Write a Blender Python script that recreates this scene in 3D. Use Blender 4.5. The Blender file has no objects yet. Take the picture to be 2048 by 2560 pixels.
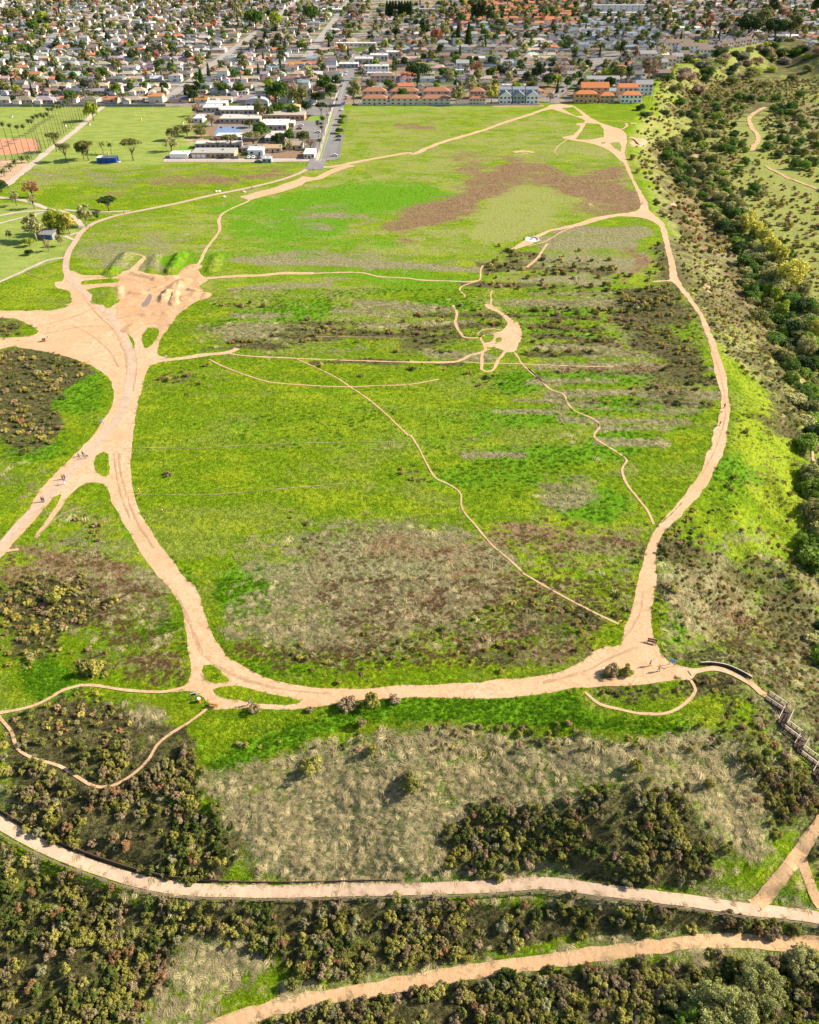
import bpy, bmesh, math, random
import numpy as np
from mathutils import Vector, Matrix
from mathutils.geometry import delaunay_2d_cdt
random.seed(7); rng = np.random.default_rng(7)
S = bpy.context.scene
COL = S.collection
# ---------------------------------------------------------------- camera, sky, sun, exposure
FPX = 1900.0; HC = 130.0; YH = -200.0
PITCH = math.atan((1280-YH)/FPX); SP, CP = math.sin(PITCH), math.cos(PITCH)
cam = bpy.data.cameras.new('camera'); camo = bpy.data.objects.new('camera', cam); COL.objects.link(camo)
cam.sensor_fit = 'HORIZONTAL'; cam.sensor_width = 36.0; cam.lens = 36*FPX/2048
cam.clip_start = 1.0; cam.clip_end = 60000
camo.location = (0, 0, HC); camo.rotation_euler = (math.pi/2-PITCH, 0, 0); S.camera = camo
w = bpy.data.worlds.new('World'); S.world = w; w.use_nodes = True
SUN_EL = math.radians(31.5); SUN_DIR = Vector((0.975, 0.22, 0)).normalized()
sky = w.node_tree.nodes.new('ShaderNodeTexSky'); sky.sky_type = 'NISHITA'; sky.sun_disc = False
sky.sun_elevation = SUN_EL; sky.sun_rotation = math.atan2(SUN_DIR.x, SUN_DIR.y)
bg = w.node_tree.nodes['Background']; w.node_tree.links.new(sky.outputs[0], bg.inputs[0]); bg.inputs[1].default_value = 0.085
sun = bpy.data.lights.new('sun', 'SUN'); sun.energy = 5.0; sun.angle = math.radians(0.5); sun.color = (1, .90, .74)
suno = bpy.data.objects.new('sun', sun); COL.objects.link(suno)
sd = Vector((SUN_DIR.x*math.cos(SUN_EL), SUN_DIR.y*math.cos(SUN_EL), math.sin(SUN_EL)))
suno.rotation_euler = sd.to_track_quat('Z', 'Y').to_euler(); suno.location = (200, 0, 300)
S.view_settings.view_transform = 'Standard'; S.view_settings.look = 'None'; S.view_settings.exposure = 1.08; S.view_settings.gamma = 1
S.render.engine = 'CYCLES'; S.cycles.max_bounces = 4; S.cycles.diffuse_bounces = 2; S.cycles.glossy_bounces = 1
S.cycles.transmission_bounces = 2; S.cycles.transparent_max_bounces = 4; S.cycles.volume_bounces = 0

# ---------------------------------------------------------------- projection helpers (photo pixels <-> world)
def proj(x, y, z):
    dep = y*CP + (HC-z)*SP; up = y*SP - (HC-z)*CP
    return 1024+FPX*x/dep, 1280-FPX*up/dep
def unp(px, py, z=0.0):
    v = np.asarray(py, float)-1280; X = np.asarray(px, float)-1024
    t = (HC-z)/(FPX*SP+v*CP)
    return X*t, (FPX*CP-v*SP)*t
def zz(ox, oy, k, pts): return [(ox+p[0]/k, oy+p[1]/k) + tuple(p[2:]) for p in pts]
K1 = 1725/1024; K3 = 1725/512
def DD(pts): return [(p[0]*1.18724, p[1]*1.18724)+tuple(p[2:]) for p in pts]
def MM(p): return zz(0, 380, K1, p)
def Z1(p): return zz(0, 800, K1, p)
def ZB(p): return zz(1024, 800, K1, p)
def ZC(p): return zz(0, 1440, K1, p)
def ZD(p): return zz(1024, 1440, K1, p)
def ZE(p): return zz(0, 1920, K1, p)
def ZF(p): return zz(1024, 1920, K1, p)
def ZG(p): return zz(1024, 200, K1, p)
def H5(p): return zz(0, 240, K3, p)
def H6(p): return zz(400, 200, K3, p)
def H7(p): return zz(0, 480, K3, p)
def R1(p): return zz(0, 0, K3, p)
def R2(p): return zz(512, 0, K3, p)
def R3(p): return zz(1024, 0, K3, p)
def R4(p): return zz(1536, 0, K3, p)
def M3(p): return zz(1024, 640, K3, p)
def M2(p): return zz(200, 620, K3, p)

# ---------------------------------------------------------------- numpy value noise
def _h(ix, iy, s):
    n = (ix.astype(np.int64)*374761393 + iy.astype(np.int64)*668265263 + s*1442695041) & 0xffffffff
    n = ((n ^ (n >> 13))*1274126177) & 0xffffffff
    return ((n ^ (n >> 16)) & 0xffff)/65535.0
def vn(x, y, sc, s=0):
    x = np.asarray(x, float)/sc; y = np.asarray(y, float)/sc
    ix = np.floor(x); iy = np.floor(y); fx = x-ix; fy = y-iy
    fx = fx*fx*(3-2*fx); fy = fy*fy*(3-2*fy)
    a = _h(ix, iy, s); b = _h(ix+1, iy, s); c = _h(ix, iy+1, s); d = _h(ix+1, iy+1, s)
    return (a*(1-fx)+b*fx)*(1-fy)+(c*(1-fx)+d*fx)*fy
def fbm(x, y, sc, s=0, o=3):
    r = 0; t = 0; a = 1.0
    for i in range(o): r = r+a*vn(x, y, sc/2**i, s+i*17); t += a; a *= .5
    return r/t
def sstep(a, b, x): t = np.clip((x-a)/(b-a), 0, 1); return t*t*(3-2*t)

# ---------------------------------------------------------------- terrain
EDGE_PX = [(4200,250),(3000,235),(2300,215),(2130,165),(2010,107),(1890,118),(1800,140),(1700,170),(1655,195),(1635,225),(1625,262),(1585,300),
 (1572,330),(1585,400),(1614,480),(1632,530),(1668,590),(1695,690),(1735,760),(1785,830),(1808,920),(1832,1000),(1842,1060),
 (1815,1150),(1750,1235),(1690,1310),(1660,1360),(1655,1440),(1652,1560),(1662,1620),(1700,1655),(1800,1662),(1850,1690),(1800,1740),
 (1740,1760),(1640,1800),(1500,1795),(1400,1760),(1200,1770),(1000,1785),(800,1800),(640,1815),(520,1830),(300,1870),(0,1900),(-400,1900),(-1500,1860)]
_e = np.array(EDGE_PX, float); _ex, _ey = unp(_e[:, 0], _e[:, 1]); EDGE = np.stack([_ex, _ey], 1)
PLAT = np.vstack([EDGE, [[-9000, EDGE[-1, 1]], [-30000, 30000], [30000, 30000], [9000, EDGE[0, 1]]]])
def inside(P, x, y):
    r = np.zeros(np.shape(x), bool)
    for i in range(len(P)):
        x0, y0 = P[i]; x1, y1 = P[(i+1) % len(P)]
        if y0 == y1: continue
        c = ((y0 > y) != (y1 > y)); r ^= c & (x < (x1-x0)*(y-y0)/(y1-y0)+x0)
    return r
def segdist(P, x, y, closed=False):
    d = np.full(np.shape(x), 1e18); t_at = np.zeros(np.shape(x)); n = len(P)
    for i in range(n if closed else n-1):
        x0, y0 = P[i][:2]; x1, y1 = P[(i+1) % n][:2]; dx, dy = x1-x0, y1-y0
        t = np.clip(((x-x0)*dx+(y-y0)*dy)/max(dx*dx+dy*dy, 1e-9), 0, 1)
        q = (x-x0-t*dx)**2+(y-y0-t*dy)**2; m = q < d
        d = np.where(m, q, d); t_at = np.where(m, i+t, t_at)
    return np.sqrt(d), t_at
FLOOR = -16.0
def base_h(x, y):
    x = np.asarray(x, float); y = np.asarray(y, float)
    ins = inside(PLAT, x, y); d, _ = segdist(EDGE, x, y)
    d = np.where(ins, 0, d)
    L = 46.0
    d2 = np.maximum(0, d + (fbm(x, y, 15, 5)-.5)*15*sstep(2, 14, d)*sstep(90, 125, y) + (fbm(x, y, 14, 5)-.5)*8*sstep(2, 12, d)*(1-sstep(90, 125, y)))
    z = FLOOR*sstep(-.12, 1, d2/L)
    z = z-FLOOR*sstep(-.12, 1, np.zeros_like(d2)); z = z*FLOOR/(FLOOR-FLOOR*sstep(-.12, 1, 0.0))
    z = z + (fbm(x, y, 9, 9)-.5)*1.3*sstep(1, 8, d)
    # incised creek bed in the valley, right-hand side
    dc, _ = segdist(CREEK, x, y)
    z = z - 2.2*(1-sstep(2, 8, dc))*sstep(30, 45, d)
    return z
_c = np.array([(2040,2560),(1990,2440),(1960,2300),(2120,2150),(2150,1800),(2070,1400),(2060,1120),(2010,980),(1930,800),(1880,640),(1790,520),(1735,440),(1700,380),(1690,300)], float)
_cx, _cy = unp(_c[:, 0], _c[:, 1], -16); CREEK = np.stack([_cx, _cy], 1)
def unterr(px, py, hf, n=14):
    z = np.zeros(np.shape(px)); 
    for i in range(n):
        x, y = unp(px, py, z); z = .5*z+.5*hf(x, y)
    x, y = unp(px, py, z); return x, y, hf(x, y)
def smooth1(a, k):
    a = np.asarray(a, float)
    for _ in range(k): b = a.copy(); b[1:-1] = (a[:-2]+2*a[1:-1]+a[2:])/4; a = b
    return a
def catmull(P, step):
    P = np.asarray(P, float); out = []
    n = len(P)
    if n < 3: 
        m = max(2, int(np.hypot(*(P[1]-P[0])[:2])/step)); return np.array([P[0]+(P[1]-P[0])*i/m for i in range(m+1)])
    for i in range(n-1):
        p0 = P[max(i-1, 0)]; p1 = P[i]; p2 = P[i+1]; p3 = P[min(i+2, n-1)]
        m = max(1, int(np.hypot(*(p2-p1)[:2])/step))
        for k in range(m):
            t = k/m; out.append(.5*((2*p1)+(-p0+p2)*t+(2*p0-5*p1+4*p2-p3)*t*t+(-p0+3*p1-3*p2+p3)*t**3))
    out.append(P[-1]); return np.array(out)
# benched tracks cut into the slope: centreline (px), width (m)
BENCH = {}
def bench(name, pts, wid, fall=3.0, zs=30):
    p = np.array([q[:2] for q in pts], float); x, y, z = unterr(p[:, 0], p[:, 1], base_h)
    c = catmull(np.stack([x, y, z], 1), 2.0); c[:, 2] = smooth1(base_h(c[:, 0], c[:, 1]), zs)
    BENCH[name] = (c, wid, fall)
bench('road', [(-160,1985),(-60,2020)]+ZE([(0,230),(150,315),(300,385),(450,440),(600,480),(780,508),(1000,522),(1200,524),(1500,518)])+ZF([(0,507),(300,500),(420,493),(560,493),(700,500),(800,510),(900,520),(1050,540),(1200,563),(1400,590),(1600,620),(1724,643),(1950,690)]), 2.3)
bench('low', ZE([(500,1260),(700,1180),(880,1110),(1000,1062),(1200,1000),(1400,962),(1600,930)])+ZF([(0,903),(200,868),(400,840),(600,813),(800,783),(1000,755),(1200,730),(1400,726),(1724,746),(1950,775)]), 2.5)
bench('side', ZF([(1830,110),(1735,225),(1680,300),(1620,390),(1560,465),(1510,525),(1450,578)]), 2.4, 2)
bench('side2', ZF([(1650,380),(1678,450),(1700,520),(1730,590)]), 2.0, 2)
bench('foot1', [(-120,1800)]+ZC([(0,578),(150,545),(270,480),(340,462),(420,465),(550,485),(700,488),(800,462)]), 1.2, 1.5, 8)
bench('foot2', ZC([(-30,560),(10,610),(50,660),(75,730),(150,770),(250,800),(330,850),(400,895),(470,895),(560,840),(630,770),(660,710),(720,660),(790,620),(850,578),(872,560)]), 1.0, 1.5, 8)
bench('stairtop', ZD([(1180,410),(1280,390),(1370,410),(1440,450),(1475,490),(1510,512)]), 1.8, 1.5, 8)
for k_ in ('low', 'road'): BENCH[k_] = BENCH.pop(k_)
def hgt(x, y):
    x = np.asarray(x, float); y = np.asarray(y, float); z = base_h(x, y)
    for k, (c, wd, fall) in BENCH.items():
        m = (x > c[:, 0].min()-12) & (x < c[:, 0].max()+12) & (y > c[:, 1].min()-12) & (y < c[:, 1].max()+12)
        if not m.any(): continue
        xs, ys = x[m] if x.shape else x, y[m] if y.shape else y
        d, t = segdist(c, xs, ys); zc = np.interp(t, np.arange(len(c)), c[:, 2])
        f = 1-sstep(wd/2+.3, wd/2+.3+fall, d)
        if x.shape: z[m] = z[m]*(1-f)+zc*f
        else: z = z*(1-f)+zc*f
    return z
def W(px, py):   # photo pixel -> point on the terrain
    x, y, z = unterr(np.array([float(px)]), np.array([float(py)]), hgt, 10); return float(x[0]), float(y[0]), float(z[0])
def HZ(x, y): return float(hgt(np.array([x]), np.array([y]))[0])

# ---------------------------------------------------------------- zone maps, laid out over the photographed ground
RX0, RY0, RST = -300, -100, 2
RW, RH = 1324, 1480
def _sx(px): return np.clip(((np.asarray(px)-RX0)/RST), 0, RW-1)
def _sy(py): return np.clip(((np.asarray(py)-RY0)/RST), 0, RH-1)
def fillpoly(A, P, val):
    P = np.array([p[:2] for p in P], float); x = (P[:, 0]-RX0)/RST; y = (P[:, 1]-RY0)/RST
    a, b = max(0, int(x.min())), min(RW-1, int(x.max())+1); c, d = max(0, int(y.min())), min(RH-1, int(y.max())+1)
    if a >= b or c >= d: return
    gx, gy = np.meshgrid(np.arange(a, b+1), np.arange(c, d+1)); m = inside(np.stack([x, y], 1), gx, gy)
    s = A[c:d+1, a:b+1]; s[m] = np.maximum(s[m], val) if val > 0 else 0
def fillell(A, cx, cy, rx, ry, val):
    a = np.linspace(0, 2*np.pi, 20, endpoint=False); fillpoly(A, list(zip(cx+rx*np.cos(a), cy+ry*np.sin(a))), val)
def fillline(A, P, wid, val):
    P = np.array([p[:2] for p in P], float); x = (P[:, 0]-RX0)/RST; y = (P[:, 1]-RY0)/RST; r = wid/2/RST
    a, b = max(0, int(x.min()-r)), min(RW-1, int(x.max()+r)+1); c, d = max(0, int(y.min()-r)), min(RH-1, int(y.max()+r)+1)
    if a >= b or c >= d: return
    gx, gy = np.meshgrid(np.arange(a, b+1), np.arange(c, d+1)); dd, _ = segdist(np.stack([x, y], 1), gx, gy)
    m = dd < r; s = A[c:d+1, a:b+1]; s[m] = np.maximum(s[m], val)
def blur(A, r):
    for ax in (0, 1):
        for _ in range(2):
            p = [(0, 0), (0, 0)]; p[ax] = (r+1, r); B = np.cumsum(np.pad(A, p, mode='edge'), axis=ax)
            A = (B[2*r+1:] - B[:-2*r-1])/(2*r+1) if ax == 0 else (B[:, 2*r+1:]-B[:, :-2*r-1])/(2*r+1)
    return A
def samp(A, px, py):
    x = _sx(px); y = _sy(py); ix = np.minimum(x.astype(int), RW-2); iy = np.minimum(y.astype(int), RH-2); fx = x-ix; fy = y-iy
    return (A[iy, ix]*(1-fx)+A[iy, ix+1]*fx)*(1-fy)+(A[iy+1, ix]*(1-fx)+A[iy+1, ix+1]*fx)*fy
CH = {k: np.zeros((RH, RW), np.float32) for k in 'PGLYTRSDU'}
def poly(ch, P, v=1.): fillpoly(CH[ch], P, v)
def ell(ch, lst, v=1.):
    for e in lst: fillell(CH[ch], *[q*1.18724 for q in e[:4]], e[4] if len(e) > 4 else v)
def line(ch, P, wd, v=1.): fillline(CH[ch], DD(P), wd*1.18724, v)
# pale upper plateau
poly('P', DD([(690,222),(1150,222),(1330,300),(1360,440),(1200,470),(1050,545),(700,565),(150,570),(180,490),(500,405),(660,345),(30,400),(60,340),(660,335)]), .52)
ell('P', [(950,280,220,40,.4),(1150,300,150,60,.3),(400,480,120,40,.3)])
ell('L', [(760,425,210,30,1),(600,470,150,30,.8),(520,440,110,20,.6),(820,395,120,16,.8),(700,510,150,20,.6),(560,540,120,14,.7),(900,590,160,14,.8),(760,575,200,12,.7),(830,235,100,6,.8),(740,320,60,12,.5),(560,385,60,10,.5)])
ell('P', [(640,610,250,30,.5),(1250,640,250,120,.45),(700,660,200,60,.4),(1250,900,200,60,.25),(1100,1300,250,120,.3)])
# mown fields and park lawn
poly('G', H5([(-400,95),(1640,95),(1640,560),(1300,580),(620,585),(270,600),(0,520),(-400,500)]))
poly('G', H7([(-400,60),(330,110),(400,160),(680,300),(600,420),(530,560),(300,640),(0,760),(-400,900)]), .9)
poly('G', [(930,-20),(1110,-20),(1105,14),(925,12)])
poly('G', DD([(735,222),(1140,222),(1130,232),(735,240)]), .5)
# lush green
ell('L', [(720,430,200,20),(600,500,150,18,.7),(880,400,60,12),(640,470,80,14,.8),(740,580,140,10,.8),(640,655,90,16),(900,600,120,12,.8),(960,640,90,10),
 (1170,558,90,10),(1180,600,60,8),(1180,655,110,14),(1230,697,90,12),(1280,795,120,20),(1320,850,110,16),(1080,880,180,22,.6),(1150,960,200,26,.7),(1000,1000,230,28,.7),
 (1310,935,100,30,.9),(550,1240,95,50,1),(1250,1060,90,40,.9),(170,820,70,45),(90,940,80,32),(100,1430,60,40),(860,1690,55,70,.8),(1130,690,80,12,.8),(1100,800,60,24,.8),
 (1240,760,60,8,.8),(700,620,180,12,.5),(450,690,60,10,.8),(560,660,90,14,.7),(700,900,300,60,.3),(330,1320,40,50,.7),(1420,1340,30,30,.8),(1560,1010,60,60,.7),(1440,880,30,50,.6),
 (1690,1150,40,60,.4),(1100,1240,40,60,.35),(1150,1330,80,40,.35),(460,1430,50,10,.5),(620,1410,90,14,.8)])
poly('L', DD([(430,1600),(560,1545),(740,1500),(900,1480),(1100,1476),(1200,1450),(1235,1495),(1300,1515),(1440,1520),(1430,1545),(1200,1530),(900,1530),(760,1530),(640,1560),(480,1610)]))
line('L', [(290,1020),(330,1130),(400,1230),(440,1330),(490,1385),(560,1425)], 16, .9)
line('L', [(380,1260),(398,1390)], 14, .7); line('L', [(420,1862),(600,1872),(850,1862),(1050,1840),(1200,1850)], 26, .9)
line('L', [(1640,1880),(1700,1900)], 30, .8); line('L', [(1515,700),(1545,840),(1540,930)], 10, .8)
line('L', [(800,1900),(1100,1880),(1350,1890)], 10, .7); line('L', [(60,1780),(200,1850),(350,1890)], 12, .5)
poly('L', H5([(270,700),(300,830),(430,900),(680,960),(600,1000),(300,830)]), .6); line('L', [(95,410),(190,445)], 10, .8)
poly('L', M2([(230,230),(390,50),(450,60),(380,190),(300,230)]), .9); poly('L', M2([(740,220),(850,40),(1050,20),(1000,110),(830,215)]), .9); poly('L', M2([(1000,180),(1080,60),(1170,80),(1150,220)]), .9)
# bright lime on the sunlit bluff
poly('Y', DD([(1510,700),(1545,740),(1600,830),(1650,920),(1720,1050),(1730,1160),(1640,1090),(1560,970),(1535,850),(1508,770)]), .95); poly('T', DD([(1540,760),(1640,900),(1725,1050),(1725,900),(1620,760)]), .3)
ell('Y', [(1600,1130,110,60,.6),(1650,1280,60,60,.35),(60,620,70,40,.7),(820,900,200,120,.35),(1700,90,40,30,.6),(450,950,150,100,.25),(1560,1340,80,40,.5),(1400,140,60,6,.6),(1300,222,60,8,.6),(1570,1600,60,40,.4)])
# dry tan grass
ell('T', [(870,1210,250,95,.95),(700,1290,200,80,.75),(560,1320,90,40,.7),(640,1180,150,60,.6),(480,700,110,16,.9),(620,700,60,10,.8),(850,682,150,8,.7),(1250,510,120,16,.9),(1200,545,120,10,.7),
 (1300,585,60,15,.7),(1310,480,60,10,.7),(1000,552,150,8,.8),(1350,780,90,18,.8),(1200,740,110,9,.7),(1400,860,60,40,.6),(750,543,200,10,.7),(840,300,60,8,.4),(220,540,80,16,.6),(260,510,80,12,.5),
 (330,520,60,14,.6),(260,570,60,14,.6),(340,565,20,20,.8),(680,465,90,18,.5),(620,540,90,16,.5),(760,470,50,14,.5),(620,440,120,16,.5),(1360,720,40,40,.5),(1200,1040,80,40,.7),(1260,1180,100,40,.6),(1210,900,60,8,.6),
 (1300,990,90,20,.4),(150,370,120,16,.8),(250,385,60,16,.6),(380,360,120,14,.5),(1500,520,90,130,.6),(1600,640,60,80,.5),(1590,1160,60,60,.5),(1480,1270,90,60,.9),(1600,1350,90,60,.6),(1640,250,40,40,.5),
 (1700,245,50,40,.8),(210,1170,110,60,.7),(250,1250,120,60,.6),(60,1000,80,60,.3),(900,1320,240,60,.6),(480,820,90,14,.2),(800,930,60,8,.5),(1160,920,40,6,.5),(960,910,30,5,.6),(1080,960,60,10,.4)])
poly('T', DD([(450,1620),(650,1565),(1000,1540),(1300,1560),(1500,1530),(1620,1600),(1660,1700),(1600,1830),(1500,1700),(1300,1690),(1000,1760),(860,1850),(600,1850),(500,1750)]), .85)
ell('T', [(400,2030,130,60,.75),(700,1920,250,22,.55),(300,2110,110,60,.6),(900,1900,200,20,.5),(260,1540,120,60,.6),(200,1640,70,40,.5)])
for yy, xa, xb, v in [(560,1000,1300,.6),(885,1160,1450,.6),(828,1180,1490,.6),(712,1100,1300,.6),(770,1120,1500,.7),(1090,760,900,.3)]: line('T', [(xa,yy-3),(xb,yy+3)], 10, v)
# red-brown dead weeds
def zl(q): return [(a/1.18724, b/1.18724) for a, b in ZG(q)]
line('R', zl([(-40,640),(0,600),(120,560),(240,510),(320,450),(390,395),(480,375),(580,395),(680,440),(760,480),(940,520)]), 50, 1); poly('R', ZG([(740,350),(900,350),(965,540),(860,560),(700,545),(600,460)]), .7); line('R', zl([(240,350),(300,400),(330,450)]), 30, .7); line('R', zl([(440,360),(640,400),(760,450)]), 30, .8)
poly('P', ZG([(250,640),(330,540),(440,450),(540,440),(640,510),(560,600),(520,660),(300,700)]), 1)
poly('T', DD([(430,1180),(640,1090),(1000,1090),(1370,1115),(1330,1260),(1200,1400),(700,1425),(480,1365)]), .35); poly('R', DD([(640,1120),(1000,1110),(1370,1115),(1330,1260),(1180,1395),(700,1420),(500,1370),(700,1330)]), .42); poly('S', DD([(1100,1250),(1320,1265),(1200,1400),(700,1425),(520,1380),(900,1330)]), .38)
poly('R', DD([(1225,355),(1320,360),(1340,430),(1330,450),(1240,440)]), .75); line('R', [(330,390),(480,375),(610,362)], 22, .9); line('R', [(220,410),(330,395)], 30, .45)
ell('R', [(1000,325,70,6,.8),(880,262,60,8,.5),(780,265,40,10,.4),(1080,275,60,6,.3),(1340,545,30,35,.7),(1370,730,60,20,.4),(1400,800,40,40,.5),(1180,1250,110,35,.6),(1090,1130,80,26,.7),
 (700,1380,210,34,.6),(640,1160,60,16,.6),(770,1180,80,30,.4),(180,1220,130,50,.6),(330,1420,80,34,.8),(1260,1200,80,60,.5),(1310,1250,30,60,.5),(1480,640,60,80,.35),(1600,1270,120,50,.4),(1640,700,40,40,.5),
 (1700,235,60,20,.5),(1460,380,60,40,.5),(90,1210,60,30,.5),(960,1250,110,60,.3),(1130,1370,160,30,.5),(830,1400,140,20,.5),(300,1610,80,30,.5),(560,2000,60,20,.4),(900,1040,0,0)])
poly('R', DD([(1060,1100),(1300,1115),(1375,1110),(1340,1260),(1310,1270),(1230,1230),(1100,1160)]), .5)
# dark scrub
poly('S', DD([(1290,600),(1395,600),(1430,650),(1475,720),(1495,790),(1495,840),(1420,790),(1390,740),(1330,710),(1305,650)]), .9)
ell('S', [(60,790,120,60,1),(50,880,90,70,1),(150,760,60,30,.8),(90,900,40,12,.9),(20,690,50,18,.9),(1400,820,60,40,.5),(1350,1290,40,10,.5),(390,800,70,14,.7),(550,720,55,10,.8),(620,715,20,12,.7),(920,715,70,12,.9),(880,738,50,8,.8),
 (1190,556,70,8,.8),(1100,545,50,12,.9),(100,1280,110,60,.9),(60,1360,70,50,.7),(190,1400,40,30,.8),(150,1500,100,40,.6),(1300,1440,90,14,.8),(1330,1465,80,18,.6),(1500,1385,120,18,.8),(1500,1440,90,30,.8),(760,1480,50,14,.8),
 (220,1100,40,40,.3),(1450,1120,60,50,.7),(1480,1180,70,30,.8),(1600,1230,90,50,.6),(1680,1330,60,80,.7),(1420,560,40,60,.7),(1450,700,40,60,.6),(1530,600,30,90,.4),(1620,860,40,80,.7),(1700,900,40,80,.8),(1650,620,80,60,.9),
 (1500,330,80,60,.5),(1560,200,80,60,.7),(1640,180,60,50,.6),(1450,220,60,30,.8),(1340,1160,40,30,.3),(830,1005,30,8,.9),(655,1140,30,8,.8),(620,1100,20,5,.8),(1020,800,30,8,.8),(1350,855,0,0),(1170,680,60,8,.6),(1380,1220,20,70,.7)])
poly('S', DD([(0,1500),(200,1480),(400,1540),(430,1600),(440,1700),(520,1760),(470,1855),(380,1850),(150,1800),(0,1700)]), .85)
poly('S', DD([(-200,1740),(0,1790),(300,1890),(560,1905),(1000,1900),(1500,1920),(1725,1965),(1850,1990),(1725,1975),(1500,1965),(1200,1975),(900,2030),(600,2080),(560,2010),(400,1960),(300,2156),(-200,2300)]), .9)
poly('S', DD([(300,2300),(420,2200),(700,2125),(1000,2070),(1300,2030),(1725,2020),(1900,2020),(1900,2400),(300,2400)]), 1)
poly('S', DD([(905,1760),(1000,1700),(1150,1700),(1310,1650),(1440,1670),(1480,1730),(1540,1790),(1490,1860),(1300,1865),(1150,1815),(1050,1840),(930,1850)]), 1)
poly('S', DD([(1550,1450),(1725,1640),(1725,1740),(1640,1760),(1590,1640),(1500,1500)]), .7)
for P in ([(1010,556),(1300,572)],[(960,597),(1300,603)],[(900,662),(1290,666)],[(870,692),(1050,688),(1300,692)],[(1090,707),(1300,712)],[(720,690),(900,705)],[(660,767),(960,765)],[(600,705),(1000,712)],[(1330,560),(1340,600)],[(1120,556),(1020,560)]):
    line('S', P, 9, .75)
# bare soil
ell('D', [(1470,330,25,8,.7),(1345,300,20,10,.8),(1660,690,14,20,.8),(1650,880,6,20,.5),(1490,600,10,20,.5),(1100,322,20,3,.9),(1245,430,8,5,.9),(1420,430,6,4,.8)])
poly('D', H5([(-400,535),(240,535),(250,560),(200,620),(50,740),(-400,900)]), 1); poly('D', H6([(150,490),(400,430),(440,560),(250,560)]), .5)
# town ground
TOWN_PX = [(-3000,262),(505,262),(620,180),(860,258),(880,262),(1100,262),(1290,262),(1350,256),(1440,258),(1600,258),(1622,225),(1640,190),(1700,158),(1790,130),(1890,108),(2000,98),(2150,150),(5000,200),(5000,-170),(-3000,-170)]
poly('U', [(-300,267),(505,267),(505,262),(820,262),(860,262),(880,262),(1100,262),(1290,262),(1350,258),(1440,258),(1600,258),(1622,225),(1640,190),(1700,158),(1790,130),(1890,108),(2000,98),(2150,150),(2400,180),(2400,-110),(-300,-110)])
poly('U', H6([(290,190),(380,190),(1260,190),(1520,80),(1440,420),(1400,680),(1290,690),(30,690),(80,600),(270,600),(290,540),(300,430),(200,430),(280,300)]), 1)
# the valley floor and bluff: pale olive with dry patches
poly('P', DD([(1370,240),(1330,262),(1345,330),(1400,460),(1440,590),(1500,690),(1600,820),(1725,1000),(2100,1000),(2100,60),(1725,80),(1600,70),(1500,110),(1400,160)]), .9)
poly('T', DD([(1340,270),(1345,330),(1400,460),(1440,590),(1500,690),(1600,800),(1640,760),(1570,600),(1500,420),(1420,300)]), .5); poly('R', DD([(1360,300),(1420,460),(1500,620),(1620,780),(1570,600),(1500,420),(1440,300)]), .6); poly('S', DD([(1345,330),(1400,440),(1450,590),(1520,700),(1610,820),(1700,900),(1640,700),(1500,420),(1440,280)]), .55)
poly('T', DD([(1600,220),(2100,200),(2100,330),(1640,330)]), .55); poly('R', DD([(1640,225),(1800,215),(1800,300),(1660,290)]), .35)
ell('S', [(1560,900,30,40,.35),(1620,1000,50,40,.4),(1680,1060,40,40,.4)])
poly('S', DD([(1600,60),(1725,50),(2100,70),(2100,150),(1620,150)]), .85); poly('T', DD([(1600,60),(1725,50),(2100,70),(2100,150),(1620,150)]), .4)
poly('S', DD([(1400,150),(1725,110),(2100,120),(2100,230),(1600,230),(1480,300),(1400,230)]), .45)
poly('L', DD([(1600,100),(1725,90),(1725,130),(1640,125)]), .5)
poly('S', DD([(1400,470),(1460,560),(1520,700),(1500,700),(1430,590)]), .6)
poly('S', DD([(1725,1000),(2100,1000),(2100,2200),(1725,2200)]), .65); poly('T', DD([(1725,900),(2100,900),(2100,2200),(1725,2200)]), .55); poly('P', DD([(1725,1000),(2100,1000),(2100,2200),(1725,2200)]), .6); ell('T', [(90,1590,70,30,.6),(330,1660,50,40,.5),(160,1940,90,40,.5),(60,2080,60,40,.5),(700,2040,60,16,.5),(1000,1990,60,10,.5)]); ell('L', [(420,1560,60,16,.6),(230,1690,30,16,.5),(100,1860,70,20,.5),(600,2060,40,10,.6),(60,2000,40,20,.5)])
poly('T', DD([(-100,1650),(430,1600),(900,1560),(1500,1540),(1725,1560),(1800,2200),(-100,2200)]), .42)
poly('T', DD([(1390,1120),(1725,1200),(1725,1700),(1560,1450),(1390,1380),(1370,1250)]), .6); poly('S', DD([(1390,1120),(1560,1150),(1725,1330),(1725,1640),(1560,1450),(1500,1300)]), .35); poly('R', DD([(1440,1180),(1600,1230),(1700,1400),(1600,1500),(1480,1300)]), .4)
poly('R', DD([(-60,1130),(200,1120),(330,1240),(390,1340),(395,1430),(250,1450),(200,1330),(-60,1300)]), .45); poly('T', DD([(60,1080),(240,1060),(330,1200),(380,1300),(395,1430),(220,1400),(60,1250)]), .4)
for (xa, ya, xb, yb) in ((130,500,230,560),(200,450,430,530),(500,470,700,520),(850,280,1250,330),(1160,480,1380,560),(480,560,760,640),(450,640,1000,760),(1000,560,1300,720)): poly('T', DD([(xa,ya),(xb,ya),(xb,yb),(xa,yb)]), .22)
for k in CH: CH[k] = blur(CH[k], {'U': 1, 'G': 2, 'D': 2, 'L': 6, 'Y': 9}.get(k, 8))

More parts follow.
